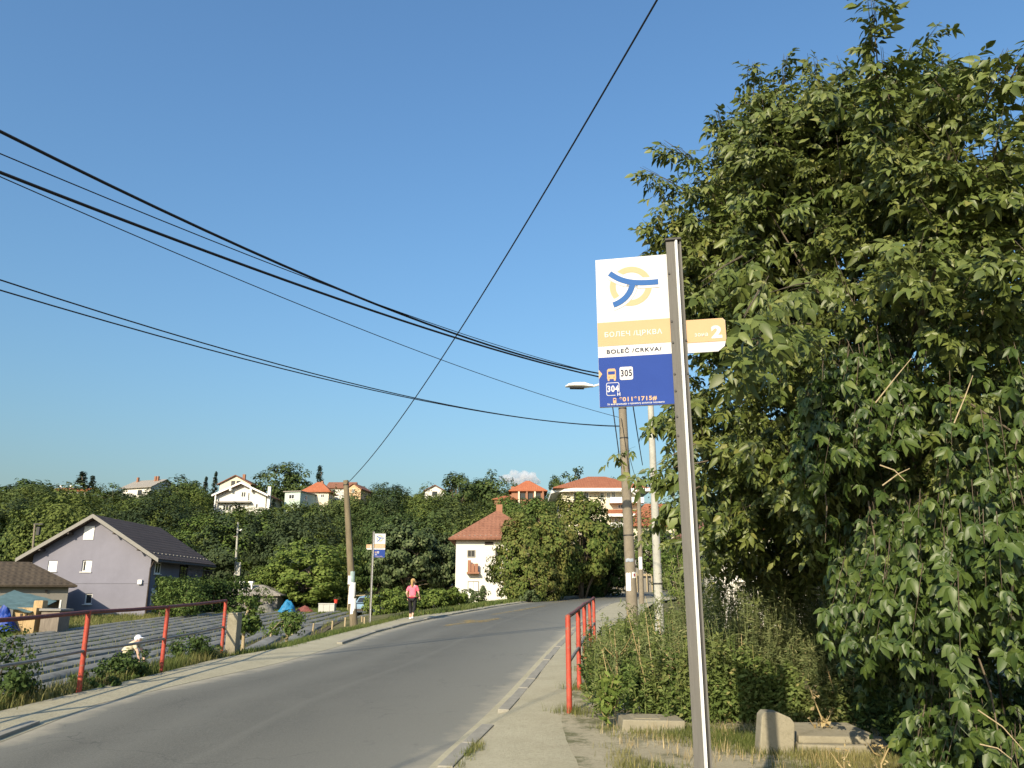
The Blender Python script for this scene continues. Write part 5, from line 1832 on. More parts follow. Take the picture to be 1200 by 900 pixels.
# trees that stand out on the hill and its skyline
HT = 'trees on the wooded hillside'
for (lb, px, y, top, w, kind, mat) in (
    ('dark conifer on the left skyline above the red roof line', 90, 188, 552, 24, 'conifer', 'leaf_conifer'),
    ('shorter blue-green conifer leaning out right of the left skyline conifer', 102, 189, 557, 16, 'conifer', 'leaf_conifer'),
    ('broad dark tree crown at the far left end of the skyline', 26, 150, 561, 82, 'far_c', 'leaf_wood'),
    ('rounded tree right of the grey-roofed skyline house', 205, 172, 555, 56, 'far_a', 'leaf_wood'),
    ('tree with pale blossom-like gaps in front of the grey-roofed house', 128, 165, 566, 40, 'far_open', 'leaf_mid'),
    ('small pointed conifer left of the white gabled house, left of two', 237, 186, 558, 11, 'conifer', 'leaf_conifer'),
    ('small pointed conifer left of the white gabled house, right of two', 248, 186, 552, 11, 'conifer', 'leaf_conifer'),
    ('big spreading tree on the skyline above the mint house', 322, 186, 541, 52, 'far_b', 'leaf_wood'),
    ('second crown of the skyline clump, left of the dark pointed conifer', 347, 187, 543, 44, 'far_a', 'leaf_wood'),
    ('dark pointed conifer above the bright orange roof', 371, 186, 545, 15, 'conifer', 'leaf_conifer'),
    ('dark bush-like conifer at the right corner of the white gabled house', 318, 160, 584, 12, 'conifer', 'leaf_conifer'),
    ('tall round tree on the middle skyline, left of a close pair', 534, 146, 551, 52, 'far_b', 'leaf_wood'),
    ('tall round tree on the middle skyline, right of a close pair', 576, 148, 550, 56, 'far_a', 'leaf_wood'),
    ('loose airy tree on the skyline left of the apartment block', 676, 165, 545, 42, 'far_open', 'leaf_wood'),
    ('small dark tree between brick house and apartment block', 652, 150, 555, 28, 'far_b', 'leaf_wood'),
    ('little round tree behind the orange roof of the brick house', 600, 170, 559, 18, 'far_a', 'leaf_wood'),
    ('dark tree tops behind the apartment block chimney', 724, 175, 558, 30, 'far_c', 'leaf_wood'),
):
    tree(lb, px, y, top, w, kind, mat, group=HT, name='conifer_tree' if kind == 'conifer' else 'tree', cat='conifer' if kind == 'conifer' else 'tree')

# trees in the middle distance
MT = 'trees in the valley'
for (lb, px, y, top, w, kind, mat) in (
    ('big rounded lime-green tree left of the timber pole', 357, 74, 630, 112, 'near_a', 'leaf_lime'),
    ('lower lime-green bush tree left of the big rounded one', 318, 78, 660, 64, 'near_c', 'leaf_lime'),
    ('tall drooping dark green tree behind the woman in pink', 476, 72, 604, 84, 'near_b', 'leaf_grey'),
    ('drooping grey-green tree touching the left wall of the white house', 520, 74, 622, 58, 'near_b', 'leaf_grey'),
    ('mid-green tree standing between timber pole and drooping tree', 438, 84, 622, 62, 'near_c', 'leaf_dark'),
    ('yellow-green tree on the slope behind the street pole', 292, 104, 594, 104, 'near_a', 'leaf_mid'),
    ('mid-green tree above the hedge right of the lilac house', 238, 104, 600, 84, 'near_c', 'leaf_mid'),
    ('dark tree standing behind the right eave of the lilac house', 205, 92, 634, 52, 'near_c', 'leaf_dark'),
    ('dark tree filling the slope above the outbuilding roof', 22, 92, 592, 110, 'near_a', 'leaf_wood'),
):
    tree(lb, px, y, top, w, kind, mat, group=MT, bury=1.6)
AT = 'yellowing trees by the bend'
for (lb, px, y, top, w, kind, mat) in (
    ('drooping olive-green tree screening the white house front', 612, 55, 606, 78, 'near_c', 'leaf_autumn'),
    ('tall yellowing tree in the middle of the clump by the bend', 640, 57, 590, 92, 'near_a', 'leaf_autumn'),
    ('tallest yellow-green tree of the clump below the apartment block', 682, 60, 574, 90, 'near_c', 'leaf_autumn'),
    ('dark rightmost tree of the clump beside the tan pole', 706, 64, 604, 64, 'near_b', 'leaf_dark'),
    ('low brownish tree at the foot of the clump by the white house corner', 622, 54, 648, 66, 'near_c', 'leaf_autumn'),
    ('dark understorey tree at the shady back of the clump', 690, 68, 640, 90, 'near_c', 'leaf_dark'),
):
    tree(lb, px, y, top, w, kind, mat, group=AT, bury=2.6)
tree('small green tree in front of the brick annex', 592, 108, 580, 50, 'near_c', 'leaf_mid', bury=2)
tree('green tree hiding the lower walls of the brick house', 622, 100, 581, 76, 'near_c', 'leaf_mid', bury=2)

# woodland mass on the hill: reads as one wood
prof_px = [0, 20, 55, 100, 130, 165, 190, 225, 250, 280, 310, 350, 380, 395, 425, 460, 485, 505, 530, 560, 590, 610, 640, 660, 690, 740, 800, 1000, 1250]
prof_py = [578, 568, 573, 574, 572, 582, 566, 566, 570, 585, 580, 578, 580, 582, 568, 560, 562, 573, 556, 556, 566, 590, 578, 572, 580, 575, 570, 570, 570]
keep = [(252, 330, 562, 600, 163), (262, 300, 556, 575, 182), (334, 352, 574, 592, 168), (352, 386, 562, 583, 174), (384, 412, 564, 580, 182), (402, 421, 564, 581, 172),
        (500, 517, 567, 580, 185), (134, 186, 556, 577, 180), (60, 98, 569, 576, 186), (597, 641, 564, 588, 135), (655, 742, 556, 640, 108), (583, 600, 581, 590, 132), (534, 546, 583, 590, 150)]
wr = np.random.default_rng(99)
wood = Leaves(); wood_mi = []
ycur = 92.0
count = 0
while ycur < 204:
    step = 78 * 100 / ycur * .85
    px = -40 + wr.uniform(0, 20)
    while px < 1260:
        y = ycur + wr.uniform(-5, 5)
        pxx = px + wr.uniform(-8, 8)
        px += step * wr.uniform(.85, 1.2)
        if pxx > 745 and wr.uniform() < .5: continue
        b = at(pxx, y)
        hgt = wr.uniform(5.5, 13.5) if y < 180 else wr.uniform(5, 9)
        rad = hgt * wr.uniform(.40, .56)
        lim = np.interp(pxx, prof_px, prof_py)
        tp = pix(b.x, b.y, b.z + hgt)[1]
        if tp < lim:
            zt2 = P(pxx, lim + wr.uniform(0, 6), y).z
            hgt = zt2 - b.z
        # do not hide the houses
        rp_ = rad * FPX / y
        for (a0, a1, q0, q1, yh) in keep:
            if y < yh + 3 and pxx + rp_ > a0 and pxx - rp_ < a1:
                zt2 = P(pxx, q1 + wr.uniform(-5, 2), y).z
                hgt = min(hgt, zt2 - b.z)
        if hgt < 2.0: continue
        rad = min(rad, max(1.6, hgt * .6))
        R = (rad, rad, hgt * .5)
        hgt = min(hgt, 13.5); R = (rad, rad, hgt * .5)
        nc = int(46 * (rad * rad * hgt / 72) ** .62) + 14
        (V, F), C = crown_leaves(wr, R, nc, 52, .37, 1.0 * (rad / 3.4) ** .5, lobes=7, outw=1.6)
        wood.add(V + np.array([b.x, b.y, b.z]), F)
        wood_mi += [int(wr.choice([0, 0, 1, 1, 1, 2]))] * len(F)
        count += 1
    ycur += 10.5
o = link('woodland', wood.mesh('woodland'), M['leaf_wood'], kind='stuff')
for k_ in ('leaf_wood_light', 'leaf_wood_blue'): o.data.materials.append(M[k_])
o.data.polygons.foreach_set('material_index', np.array(wood_mi, dtype=np.int32))
tag(o, 'dense green wood covering the whole hillside between the houses', 'wood')
print('wood trees', count, 'verts', wood.n)

# ---- hedges and bushes built of leaves
def bush(label, base, R, nclump, nleaf, leaf, mat, seed, name='bush', cat='bush', clump_r=None, group=None, stem=True, droop=0):
    rng = np.random.default_rng(seed)
    t = thing(name, label, cat, base, 0, group, local=True)
    (V, F), C = crown_leaves(rng, R, nclump, nleaf, leaf, clump_r or min(R) * .4, droop, inner=.3, lobes=8, outw=.35)
    V[:, 2] = np.maximum(V[:, 2] - .12 * R[2], -.15)
    link('foliage', fast_mesh('foliage', V, [F]), M[mat], t, kind='stuff')
    if stem:
        mb = MB()
        for k in range(5):
            g = C[rng.integers(len(C))]
            mb.tube([(rng.normal() * .04, rng.normal() * .04, -.2), (g[0] * .4, g[1] * .4, g[2] * .5), tuple(g)], [.03 * R[2], .022 * R[2], .008 * R[2]], 5)
        # stems of one bush grow from one root crown
        link('stems', (lambda m: (m.from_pydata(mb.v, [], mb.f), m)[1])(bpy.data.meshes.new('stems')), M['bark'], t)
    return t

def hedge(label, a, b, h, w, mat, seed, n=5200, leaf=.16):
    rng = np.random.default_rng(seed)
    t = thing('hedge', label, 'hedge', a, 0, local=True)
    d = np.array(b - a); L = np.linalg.norm(d)
    u = rng.uniform(0, 1, n); s = rng.uniform(-1, 1, n); v = rng.uniform(0, 1, n)
    pick = rng.uniform(0, 1, n)
    s = np.where(pick < .45, -1 + rng.uniform(0, .25, n), s); v = np.where(pick > .75, 1 - rng.uniform(0, .18, n), v)
    wob = 1 + .12 * np.sin(u * 23 + 1) + .08 * np.sin(u * 61)
    side = np.cross(d / L, [0, 0, 1])
    Pn = d * u[:, None] - side * (s * w * .5 * -1)[:, None]
    Pn[:, 2] += v * h * wob
    Pn += rng.normal(size=(n, 3)) * .06
    Nn = unit(side * s[:, None] + np.array([0, 0, .6]) * v[:, None] + rng.normal(size=(n, 3)) * .5)
    sz = leaf * rng.uniform(.7, 1.4, n)
    V, F = leaf_quads(Pn, Nn, sz, sz * .6, rng)
    link('foliage', fast_mesh('foliage', V, [F]), M[mat], t, kind='stuff')
    MB().box(0, 0.001, 0, 0.001, 0, 0.001)
    mb = MB()
    for k in range(int(L / 1.2) + 1):
        p = Vector(d * (k * 1.2 / L))
        mb = MB().tube([p - Vector((0, 0, .3)), p + Vector((.05, .03, h * .7))], [.07, .03], 6)
        m = bpy.data.meshes.new('stem'); m.from_pydata(mb.v, [], mb.f)
        link('stem', m, M['bark'], t)
    return t
ha, hb_ = at(186, 60, -.1), at(284, 67, -.1)
hedge('dark clipped hedge right of the lilac house', ha, hb_, P(210, 683, 60).z - ha.z, 1.8, 'leaf_dark', 31, 9000, .20)
bush('bright green rounded end bush of the hedge by the lilac house', at(210, 58), (1.6, 1.3, 1.45), 60, 55, .18, 'leaf_mid', 41)

# bushes by the left railing
LB = 'bushes along the left railing'
def gp(px, py): return on_ground(px, py)
bush('broad green bush at the lower left corner behind the railing', Vector((-8.3, 11.2, H(-8.3, 11.2))), (1.2, 1.2, .62), 80, 60, .07, 'leaf_mid', 51, group=LB)
bush('dark bush left of the first visible red railing post', Vector((-7.0, 11.4, H(-7.0, 11.4))), (.6, .6, .5), 50, 60, .065, 'leaf_dark', 52, group=LB)
bush('dark upright bush between the first and second red railing posts', P(146, 803, 14.1), (.36, .34, .25), 44, 50, .055, 'leaf_dark', 53, group=LB)
bush('dark bush just right of the second red railing post', P(219, 786, 16.8), (.42, .4, .34), 40, 50, .06, 'leaf_dark', 54, group=LB)
bush('small leafy bush left of the concrete pillar', P(241, 780, 17.6), (.34, .3, .24), 30, 45, .06, 'leaf_mid', 55, group=LB)
bush('low weed clump at the foot of the first red post', P(112, 812, 13.0), (.4, .3, .2), 26, 40, .06, 'leaf_dark', 56, group=LB)
# sapling with pale trunk
def sapling(label, px, y, py_base, py_top, w, mat, seed, leaf=.13):
    b = P(px, py_base, y)
    hh = P(px, py_top, y).z - b.z
    rng = np.random.default_rng(seed)
    t = thing('young_tree', label, 'tree', b, 0, local=True)
    (V, F), C = crown_leaves(rng, (w, w, hh * .44), 46, 30, leaf * .75, w * .34, .5, inner=.25, lobes=10, outw=.2)
    V[:, 2] += hh * .17
    link('crown', fast_mesh('crown', V, [F]), M[mat], t)
    mb = branchy((0, 0, 0), hh * .8, .055, C[:8] + np.array([0, 0, hh * .17]), None, None, rng)
    m = bpy.data.meshes.new('trunk'); m.from_pydata(mb.v, [], mb.f); m.shade_smooth()
    link('trunk', m, M['wood'], t)
sapling('young tree with pale trunk right of the concrete pillar', 284, 22, 765, 696, .42, 'leaf_mid', 61)
sapling('leafy young tree standing among the wooden stakes', 336, 27, 752, 718, .48, 'leaf_mid', 62)
sapling('tall leafy shrub beside the grey tarpaulin heap', 302, 68, 720, 694, .9, 'leaf_mid', 63, .2)
for i, (px, y, top, w, lb) in enumerate(((362, 75, 692, 1.9, 'low bush growing behind the junk pile'), (395, 76, 690, 2.2, 'bush behind the white freezer'), (330, 75, 693, 1.9, 'bush overhanging the bright blue tarpaulin'))):
    b = at(px, y)
    bush(lb, b, (w, w * .8, max(.5, (P(px, top, y).z - b.z) * .5)), 60, 50, .2, 'leaf_lime' if i != 1 else 'leaf_mid', 70 + i)
# bright thicket left of the white house
for i, (px, y, top, w, lb) in enumerate(((452, 50, 690, 1.5, 'leftmost bush of the bright thicket behind the woman'), (478, 52, 688, 1.7, 'middle bush of the bright thicket behind the woman'), (505, 53, 687, 1.6, 'bush of the bright thicket under the small white shed'), (527, 54, 689, 1.2, 'bush of the bright thicket against the white house corner'))):
    b = at(px, y)
    bush(lb, b, (w, w, max(.5, (P(px, top, y).z - b.z) * .5)), 70, 60, .17, 'leaf_lime', 80 + i, droop=-.8, group='bright thicket')
for i, (px, y, top, lb) in enumerate(((548, 56, 690, 'thin pale weed bush at the foot of the white wall, left'), (562, 55, 688, 'thin pale weed bush at the foot of the white wall, right'), (622, 52, 690, 'small flowering bush at the right foot of the olive tree'))):
    b = at(px, y)
    bush(lb, b, (.55, .55, max(.4, (P(px, top, y).z - b.z) * .5)), 26, 34, .16, 'leaf_grey', 90 + i, droop=-1)

# ---- grass and weeds
def blades(spots, h0, h1, w, rng, lean=.35):
    """bent two-segment grass blades"""
    n = len(spots)
    h = rng.uniform(h0, h1, n)[:, None]
    a = rng.uniform(0, 2 * np.pi, n)
    d = np.stack([np.cos(a), np.sin(a), np.zeros(n)], 1)
    s = np.stack([-np.sin(a), np.cos(a), np.zeros(n)], 1)
    up = np.array([0, 0, 1.0])
    l = rng.uniform(.1, lean * 2, n)[:, None]
    B = spots
    V = np.stack([B - s * w * .5, B + s * w * .5, B + up * h * .55 + d * l * h * .3 + s * w * .35, B + up * h * .55 + d * l * h * .3 - s * w * .35, B + up * h + d * l * h], 1).reshape(-1, 3)
    I = np.arange(n)[:, None] * 5
    return V, I + np.array([0, 1, 2, 3]), I + np.array([3, 2, 4])

def scatter(n, x0, x1, y0, y1, rng, clump=.0, dens=None):
    out = []
    while len(out) < n:
        x = rng.uniform(x0, x1); y = rng.uniform(y0, y1)
        if dens is not None and rng.uniform() > dens(x, y): continue
        out.append((x, y))
    return np.array(out)

def grass_patch(name, label, xy, h0, h1, w, mat, seed, per=6, spread=.05, zoff=.03):
    rng = np.random.default_rng(seed)
    pts = np.array([(x, y, H(x, y) + zoff) for x, y in xy])
    pts = np.repeat(pts, per, 0); pts[:, :2] += rng.normal(size=(len(pts), 2)) * spread
    L_ = Leaves()
    V, Q, T = blades(pts, h0, h1, w, rng)
    me = fast_mesh(name, V, [Q, T])
    o = link(name, me, M[mat], kind='stuff')
    return tag(o, label, 'grass')

def patchy(x, y, k=1.0):
    return max(0, min(1, .5 + .5 * (math.sin(x * 3.1 * k + 1.2 * math.sin(y * 2.3 * k)) + math.sin(y * 2.7 * k + x * 1.7 * k)) * .6))
gr = np.random.default_rng(3)
grass_patch('grass', 'dry trampled grass tufts around the slabs and sign post', scatter(4200, .9, 5.2, 4.6, 9.4, gr, dens=lambda x, y: patchy(x, y) ** 2 if x > xat(RB, y) - .05 else (.12 if x > xat(RB, y) - .35 else 0)), .02, .09, .005, 'grass', 1, 9, .06, .08)
grass_patch('dry_grass', 'straw-coloured dead stalks at the foot of the weeds', scatter(150, 1.0, 4.5, 7.4, 9.4, gr, dens=lambda x, y: patchy(x, y, 1.6) if x > xat(RB, y) else 0), .04, .17, .005, 'straw', 2, 6, .07, .07)
grass_patch('grass', 'small grass tufts at the feet of the right railing posts', np.array([(p.x + gr.normal() * .12 + .03, p.y + gr.normal() * .15) for p in rp[:3] for _ in range(60)]), .05, .14, .006, 'grass', 4, 6, .03, .07)
grass_patch('grass', 'grass tufts growing in the gap behind the right kerb', np.array([(xat(RE, y) + .17 + gr.normal() * .035, y) for y in np.concatenate([gr.uniform(5.2, 8.6, 90) , gr.uniform(8.0, 8.5, 30)])]), .03, .10, .006, 'grass', 5, 6, .025, .06)
def left_verge(n, y0, y1, d0, d1):
    ys_ = gr.uniform(y0, y1, n)
    return np.array([(xat(OE, y) - gr.uniform(d0, d1) , y) for y in ys_])
grass_patch('verge_grass', 'green grass verge between left pavement and wooden stakes', left_verge(6500, 17.2, 34, .0, 2.6), .05, .16, .014, 'grass_green', 6, 6, .08, 0)
grass_patch('verge_grass', 'grass and weeds on the bank under the left railing', left_verge(1800, 8, 17.5, .05, 1.6), .08, .3, .012, 'grass', 7, 6, .07, 0)
grass_patch('verge_grass', 'grass strip along the far left roadside to the bend', left_verge(5200, 33, 78, .0, 2.2), .10, .32, .035, 'grass_green', 8, 6, .14, 0)
grass_patch('meadow_grass', 'grass strip between the field and the houses', scatter(3600, -31, -24.3, 22, 62, gr), .1, .35, .03, 'grass', 9, 6, .14, 0)
grass_patch('meadow_grass', 'grass at the far end of the field below the trees', scatter(3600, -24, -5, 62, 72, gr), .10, .25, .04, 'grass_green', 10, 6, .16, 0)
grass_patch('field_weeds', 'green weeds growing between the field ridges', np.array([(row_x[int(gr.integers(len(row_x)))] + .56 + gr.normal() * .1, gr.uniform(9, 64)) for _ in range(2600)]), .08, .26, .025, 'grass', 11, 5, .1, .05)

def weeds(name, label, n, dens, box_, h0, h1, mat, seed, leaf=(.05, .016), per=46, spread=.16, cat='weeds', sharp=.6):
    """upright stems set with small leaves; uncountable, one mass"""
    rng = np.random.default_rng(seed)
    xy = scatter(n, *box_, rng, dens=dens)
    B = np.array([(x, y, H(x, y) + .03) for x, y in xy])
    h = rng.uniform(h0, h1, n) * np.array([.5 + .75 * patchy(x, y, .9) for x, y in xy])
    a = rng.uniform(0, 2 * np.pi, n)
    lean = np.stack([np.cos(a), np.sin(a)], 1) * rng.uniform(0, .28, n)[:, None]
    top = B.copy(); top[:, :2] += lean * h[:, None]; top[:, 2] += h
    i = np.repeat(np.arange(n), per)
    f = rng.uniform(.12, 1, len(i))
    Pn = B[i] + (top[i] - B[i]) * f[:, None]
    ang = rng.uniform(0, 2 * np.pi, len(i))
    out = np.stack([np.cos(ang), np.sin(ang), rng.uniform(-.1, .9, len(i))], 1)
    rad = spread * (1.15 - f) * rng.uniform(.15, 1, len(i)) * (h[i] / h1)
    Pn = Pn + out * rad[:, None]
    Nn = unit(np.stack([rng.normal(size=len(i)), rng.normal(size=len(i)) - .4, np.abs(rng.normal(size=len(i))) + .3], 1))
    s = leaf[0] * rng.uniform(.6, 1.4, len(i))
    V, F = leaf_quads(Pn, Nn, s, s * leaf[1] / leaf[0], rng, out)
    # stems
    sd = np.stack([np.ones(n), np.zeros(n), np.zeros(n)], 1) * .006
    SV = np.stack([B - sd, B + sd, top + sd * .4, top - sd * .4], 1).reshape(-1, 3)
    SF = np.arange(4 * n).reshape(n, 4)
    L_ = Leaves(); L_.add(V, F); L_.add(SV, SF)
    o = link(name, L_.mesh(name), M[mat], kind='stuff')
    return tag(o, label, cat)

inside = lambda x, y: x > xat(RB, y) + .05
weeds('undergrowth', 'tall grey-green feathery weeds between the white lamp post and big tree', 760, lambda x, y: 1 if (inside(x, y) and x < 1.0 + y * .37 and x > .16 * y + .5) else 0, (2.0, 5.0, 10.0, 13.2), 1.0, 1.75, 'weed_grey', 21, (.07, .012), 90, .30)
weeds('undergrowth', 'low lush green ground cover behind the concrete blocks', 760, lambda x, y: 1 if (inside(x, y) and x > .145 * y + .55) else .1, (1.55, 4.6, 9.5, 10.8), .4, .8, 'weed', 22, (.06, .03), 80, .24)
weeds('undergrowth', 'mixed green weeds crowding the right railing', 160, lambda x, y: 1 if inside(x, y) and x < xat(RB, y) + 1.2 else 0, (.9, 3.6, 9.6, 18), .4, .95, 'weed', 23, (.07, .022), 70, .24)
weeds('undergrowth', 'dark bushy weeds right of the near railing behind the flat slab', 75, lambda x, y: 1 if inside(x, y) else 0, (1.15, 2.3, 9.75, 12.5), .45, .9, 'leaf_mid', 24, (.06, .03), 90, .26)
weeds('undergrowth', 'grass and weeds around the feet of the two right poles', 420, lambda x, y: 1 if inside(x, y) and x < xat(RB, y) + 2.6 else 0, (2, 9.5, 16, 32), .2, .5, 'weed', 25, (.10, .02), 50, .25)
weeds('undergrowth', 'dark weeds under the big tree and creeper', 420, lambda x, y: 1 if x > 3.4 else .0, (3.4, 8.5, 6.6, 12), .3, .9, 'leaf_dark', 26, (.08, .045), 50, .3)
weeds('undergrowth', 'wispy pale weeds rising through the green ones by the right railing', 130, lambda x, y: 1 if inside(x, y) else 0, (1.1, 2.6, 9.7, 13.5), .6, 1.25, 'weed_grey', 27, (.06, .010), 70, .24)
weeds('dry_stems', 'thin dry stalks sticking out of the weeds on the right', 60, lambda x, y: 1 if inside(x, y) else 0, (1.1, 4.2, 9.6, 12.5), .5, 1.3, 'straw', 28, (.03, .008), 26, .12)
# individual bigger weeds
def tall_weed(label, px, py, y, h, mat, seed, leaf=(.09, .022), per=160, spread=.25, branches=9, stemmat='straw'):
    rng = np.random.default_rng(seed)
    b = P(px, py, y); b.z = H(b.x, b.y) + .02
    t = thing('tall_weed', label, 'weed', b, 0, local=True)
    mb = MB().tube([(0, 0, -.1), (.02, .01, h * .5), (rng.normal() * .08, 0, h)], [.012, .009, .003], 5)
    ends = []
    for k in range(branches):
        f = rng.uniform(.25, .85); a = rng.uniform(0, 6.28); l = h * rng.uniform(.2, .42)
        s = Vector((.02, .01, h * f)); e = s + Vector((math.cos(a) * l * .7, math.sin(a) * l * .7, l * .75))
        mb.tube([s, s.lerp(e, .5) + Vector((0, 0, -.03)), e], [.006, .005, .002], 4)
        ends.append((s, e))
    m = bpy.data.meshes.new('stem'); m.from_pydata(mb.v, [], mb.f)
    link('stem', m, M[stemmat], t)
    Pn = []
    for s, e in ends + [(Vector((0, 0, h * .1)), Vector((0, 0, h)))]:
        for k in range(per // (branches + 1)):
            Pn.append(tuple(s.lerp(e, rng.uniform(.1, 1)) + Vector(rng.normal(size=3)) * .03))
    Pn = np.array(Pn); n = len(Pn)
    out = rand_dirs(n, rng)
    s_ = leaf[0] * rng.uniform(.6, 1.3, n)
    V, F = leaf_quads(Pn, unit(rand_dirs(n, rng) + np.array([0, -.3, .5])), s_, s_ * leaf[1] / leaf[0], rng, out)
    link('leaves', fast_mesh('leaves', V, [F]), M[mat], t, kind='stuff')
tall_weed('dry branching weed skeleton behind the flat slab', 787, 838, 9.9, .9, 'straw', 301, (.03, .01), 120, .2, 14, 'weed_grey')
tall_weed('silvery thistle leaning over the second red post', 722, 800, 10.4, 1.0, 'weed_grey', 302, (.07, .02), 220)
tall_weed('yellow-green broad-leaved plant at the foot of the first red post', 711, 838, 9.3, .6, 'leaf_lime', 303, (.13, .04), 240, .3, 12)
tall_weed('spindly yellow-flowered stalk behind the broad tilted slab', 962, 855, 8.4, .62, 'straw', 304, (.045, .03), 60, .1, 5)
tall_weed('dry orange stalk sticking up in front of the broad tilted slab', 1030, 893, 7.0, .38, 'straw', 305, (.04, .015), 40, .1, 3)
tall_weed('second dry stalk in front of the broad tilted slab', 985, 893, 7.1, .26, 'straw', 306, (.04, .015), 30, .1, 3)
tall_weed('reddish dock stalk in the weeds right of the sign post', 846, 795, 10.6, .8, 'straw', 307, (.04, .02), 140, .15, 7)
tall_weed('tan dead bush under the tree in front of the white cottage wall', 932, 720, 13.5, 1.75, 'straw', 308, (.06, .03), 420, .3, 18)

for k_, (px, py, y, h, mat, lb) in enumerate(((735, 800, 10.6, 1.15, 'weed', 'tall leafy weed rising behind the silvery thistle'), (757, 800, 11.6, 1.3, 'weed_grey', 'tall pale weed in front of the tan pole foot'), (770, 820, 10.3, .95, 'weed_grey', 'bushy pale weed left of the dry weed skeleton'), (828, 800, 11.0, 1.35, 'weed_grey', 'tall feathery weed just right of the sign post'), (868, 790, 11.4, 1.5, 'weed', 'tall leafy weed in the middle of the right-hand weeds'), (905, 790, 11.0, 1.45, 'weed_grey', 'tall pale feathery weed under the tree boughs'), (702, 805, 11.5, .8, 'weed', 'leafy weed poking between the middle red posts'))):
    tall_weed(lb, px, py, y, h, mat, 330 + k_, (.08, .02), 300, .28, 14, 'weed_grey')

# ---- the big box elder and the creeper thicket on the right
def leaflet(L, Wd, fold=.18, droop=.25):
    """six-point leaflet along +x, slightly folded and drooping"""
    v = np.array([[0, 0, 0], [.30, .5, 0], [.68, .36, 0], [1.0, 0, 0], [.68, -.36, 0], [.30, -.5, 0], [.5, 0, 0]], dtype=float)
    v[:, 2] = np.abs(v[:, 1]) * fold * 2 * Wd / L - droop * v[:, 0] ** 2
    v[:, 0] *= L; v[:, 1] *= Wd; v[:, 2] *= L
    f = np.array([[0, 6, 1, 1], [1, 6, 2, 2]])
    tri = np.array([[0, 6, 1], [1, 6, 2], [2, 6, 3], [3, 6, 4], [4, 6, 5], [5, 6, 0]])[:, ::-1]
    return v, tri

def rotz(a): c, s = math.cos(a), math.sin(a); return np.array([[c, -s, 0], [s, c, 0], [0, 0, 1]])
def rotx(a): c, s = math.cos(a), math.sin(a); return np.array([[1, 0, 0], [0, c, -s], [0, s, c]])
def roty(a): c, s = math.cos(a), math.sin(a); return np.array([[c, 0, s], [0, 1, 0], [-s, 0, c]])

def compound(seed, pinnate=True):
    r = np.random.default_rng(seed)
    V, F, n = [], [], 0
    def put(v, f):
        nonlocal n
        V.append(v); F.append(f + n); n += len(v)
    if pinnate:
        Lr = .17
        stalk = np.array([[0, .0022, 0], [0, -.0022, 0], [Lr, -.001, -.03], [Lr, .001, -.03]])
        put(stalk, np.array([[0, 1, 2], [0, 2, 3]]))
        for (f, a, s) in ((.45, 1.0, .85), (.45, -1.0, .85), (.78, .8, .95), (.78, -.8, .95), (1.0, 0, 1.15)):
            if r.uniform() < .06: continue
            v, tr = leaflet(.105 * s * r.uniform(.85, 1.2), .052 * s * r.uniform(.85, 1.25), r.uniform(.05, .3), r.uniform(.1, .5))
            v = v @ rotx(r.normal() * .35).T @ roty(r.uniform(-.1, .45)).T @ rotz(a + r.normal() * .18).T
            put(v + np.array([Lr * f, 0, -.03 * f]), tr)
    else:
        Lr = .09
        stalk = np.array([[0, .0018, 0], [0, -.0018, 0], [Lr, -.0012, .01], [Lr, .0012, .01]])
        put(stalk, np.array([[0, 1, 2], [0, 2, 3]]))
        for (a, s) in ((-1.5, .7), (-.75, .95), (0, 1.1), (.75, .95), (1.5, .7)):
            v, tr = leaflet(.10 * s * r.uniform(.85, 1.15), .046 * s * r.uniform(.9, 1.2), r.uniform(.05, .25), r.uniform(.15, .5))
            v = v @ rotx(r.normal() * .25).T @ roty(r.uniform(.0, .4)).T @ rotz(a + r.normal() * .12).T
            put(v + np.array([Lr, 0, .01]), tr)
    return np.concatenate(V), np.concatenate(F)

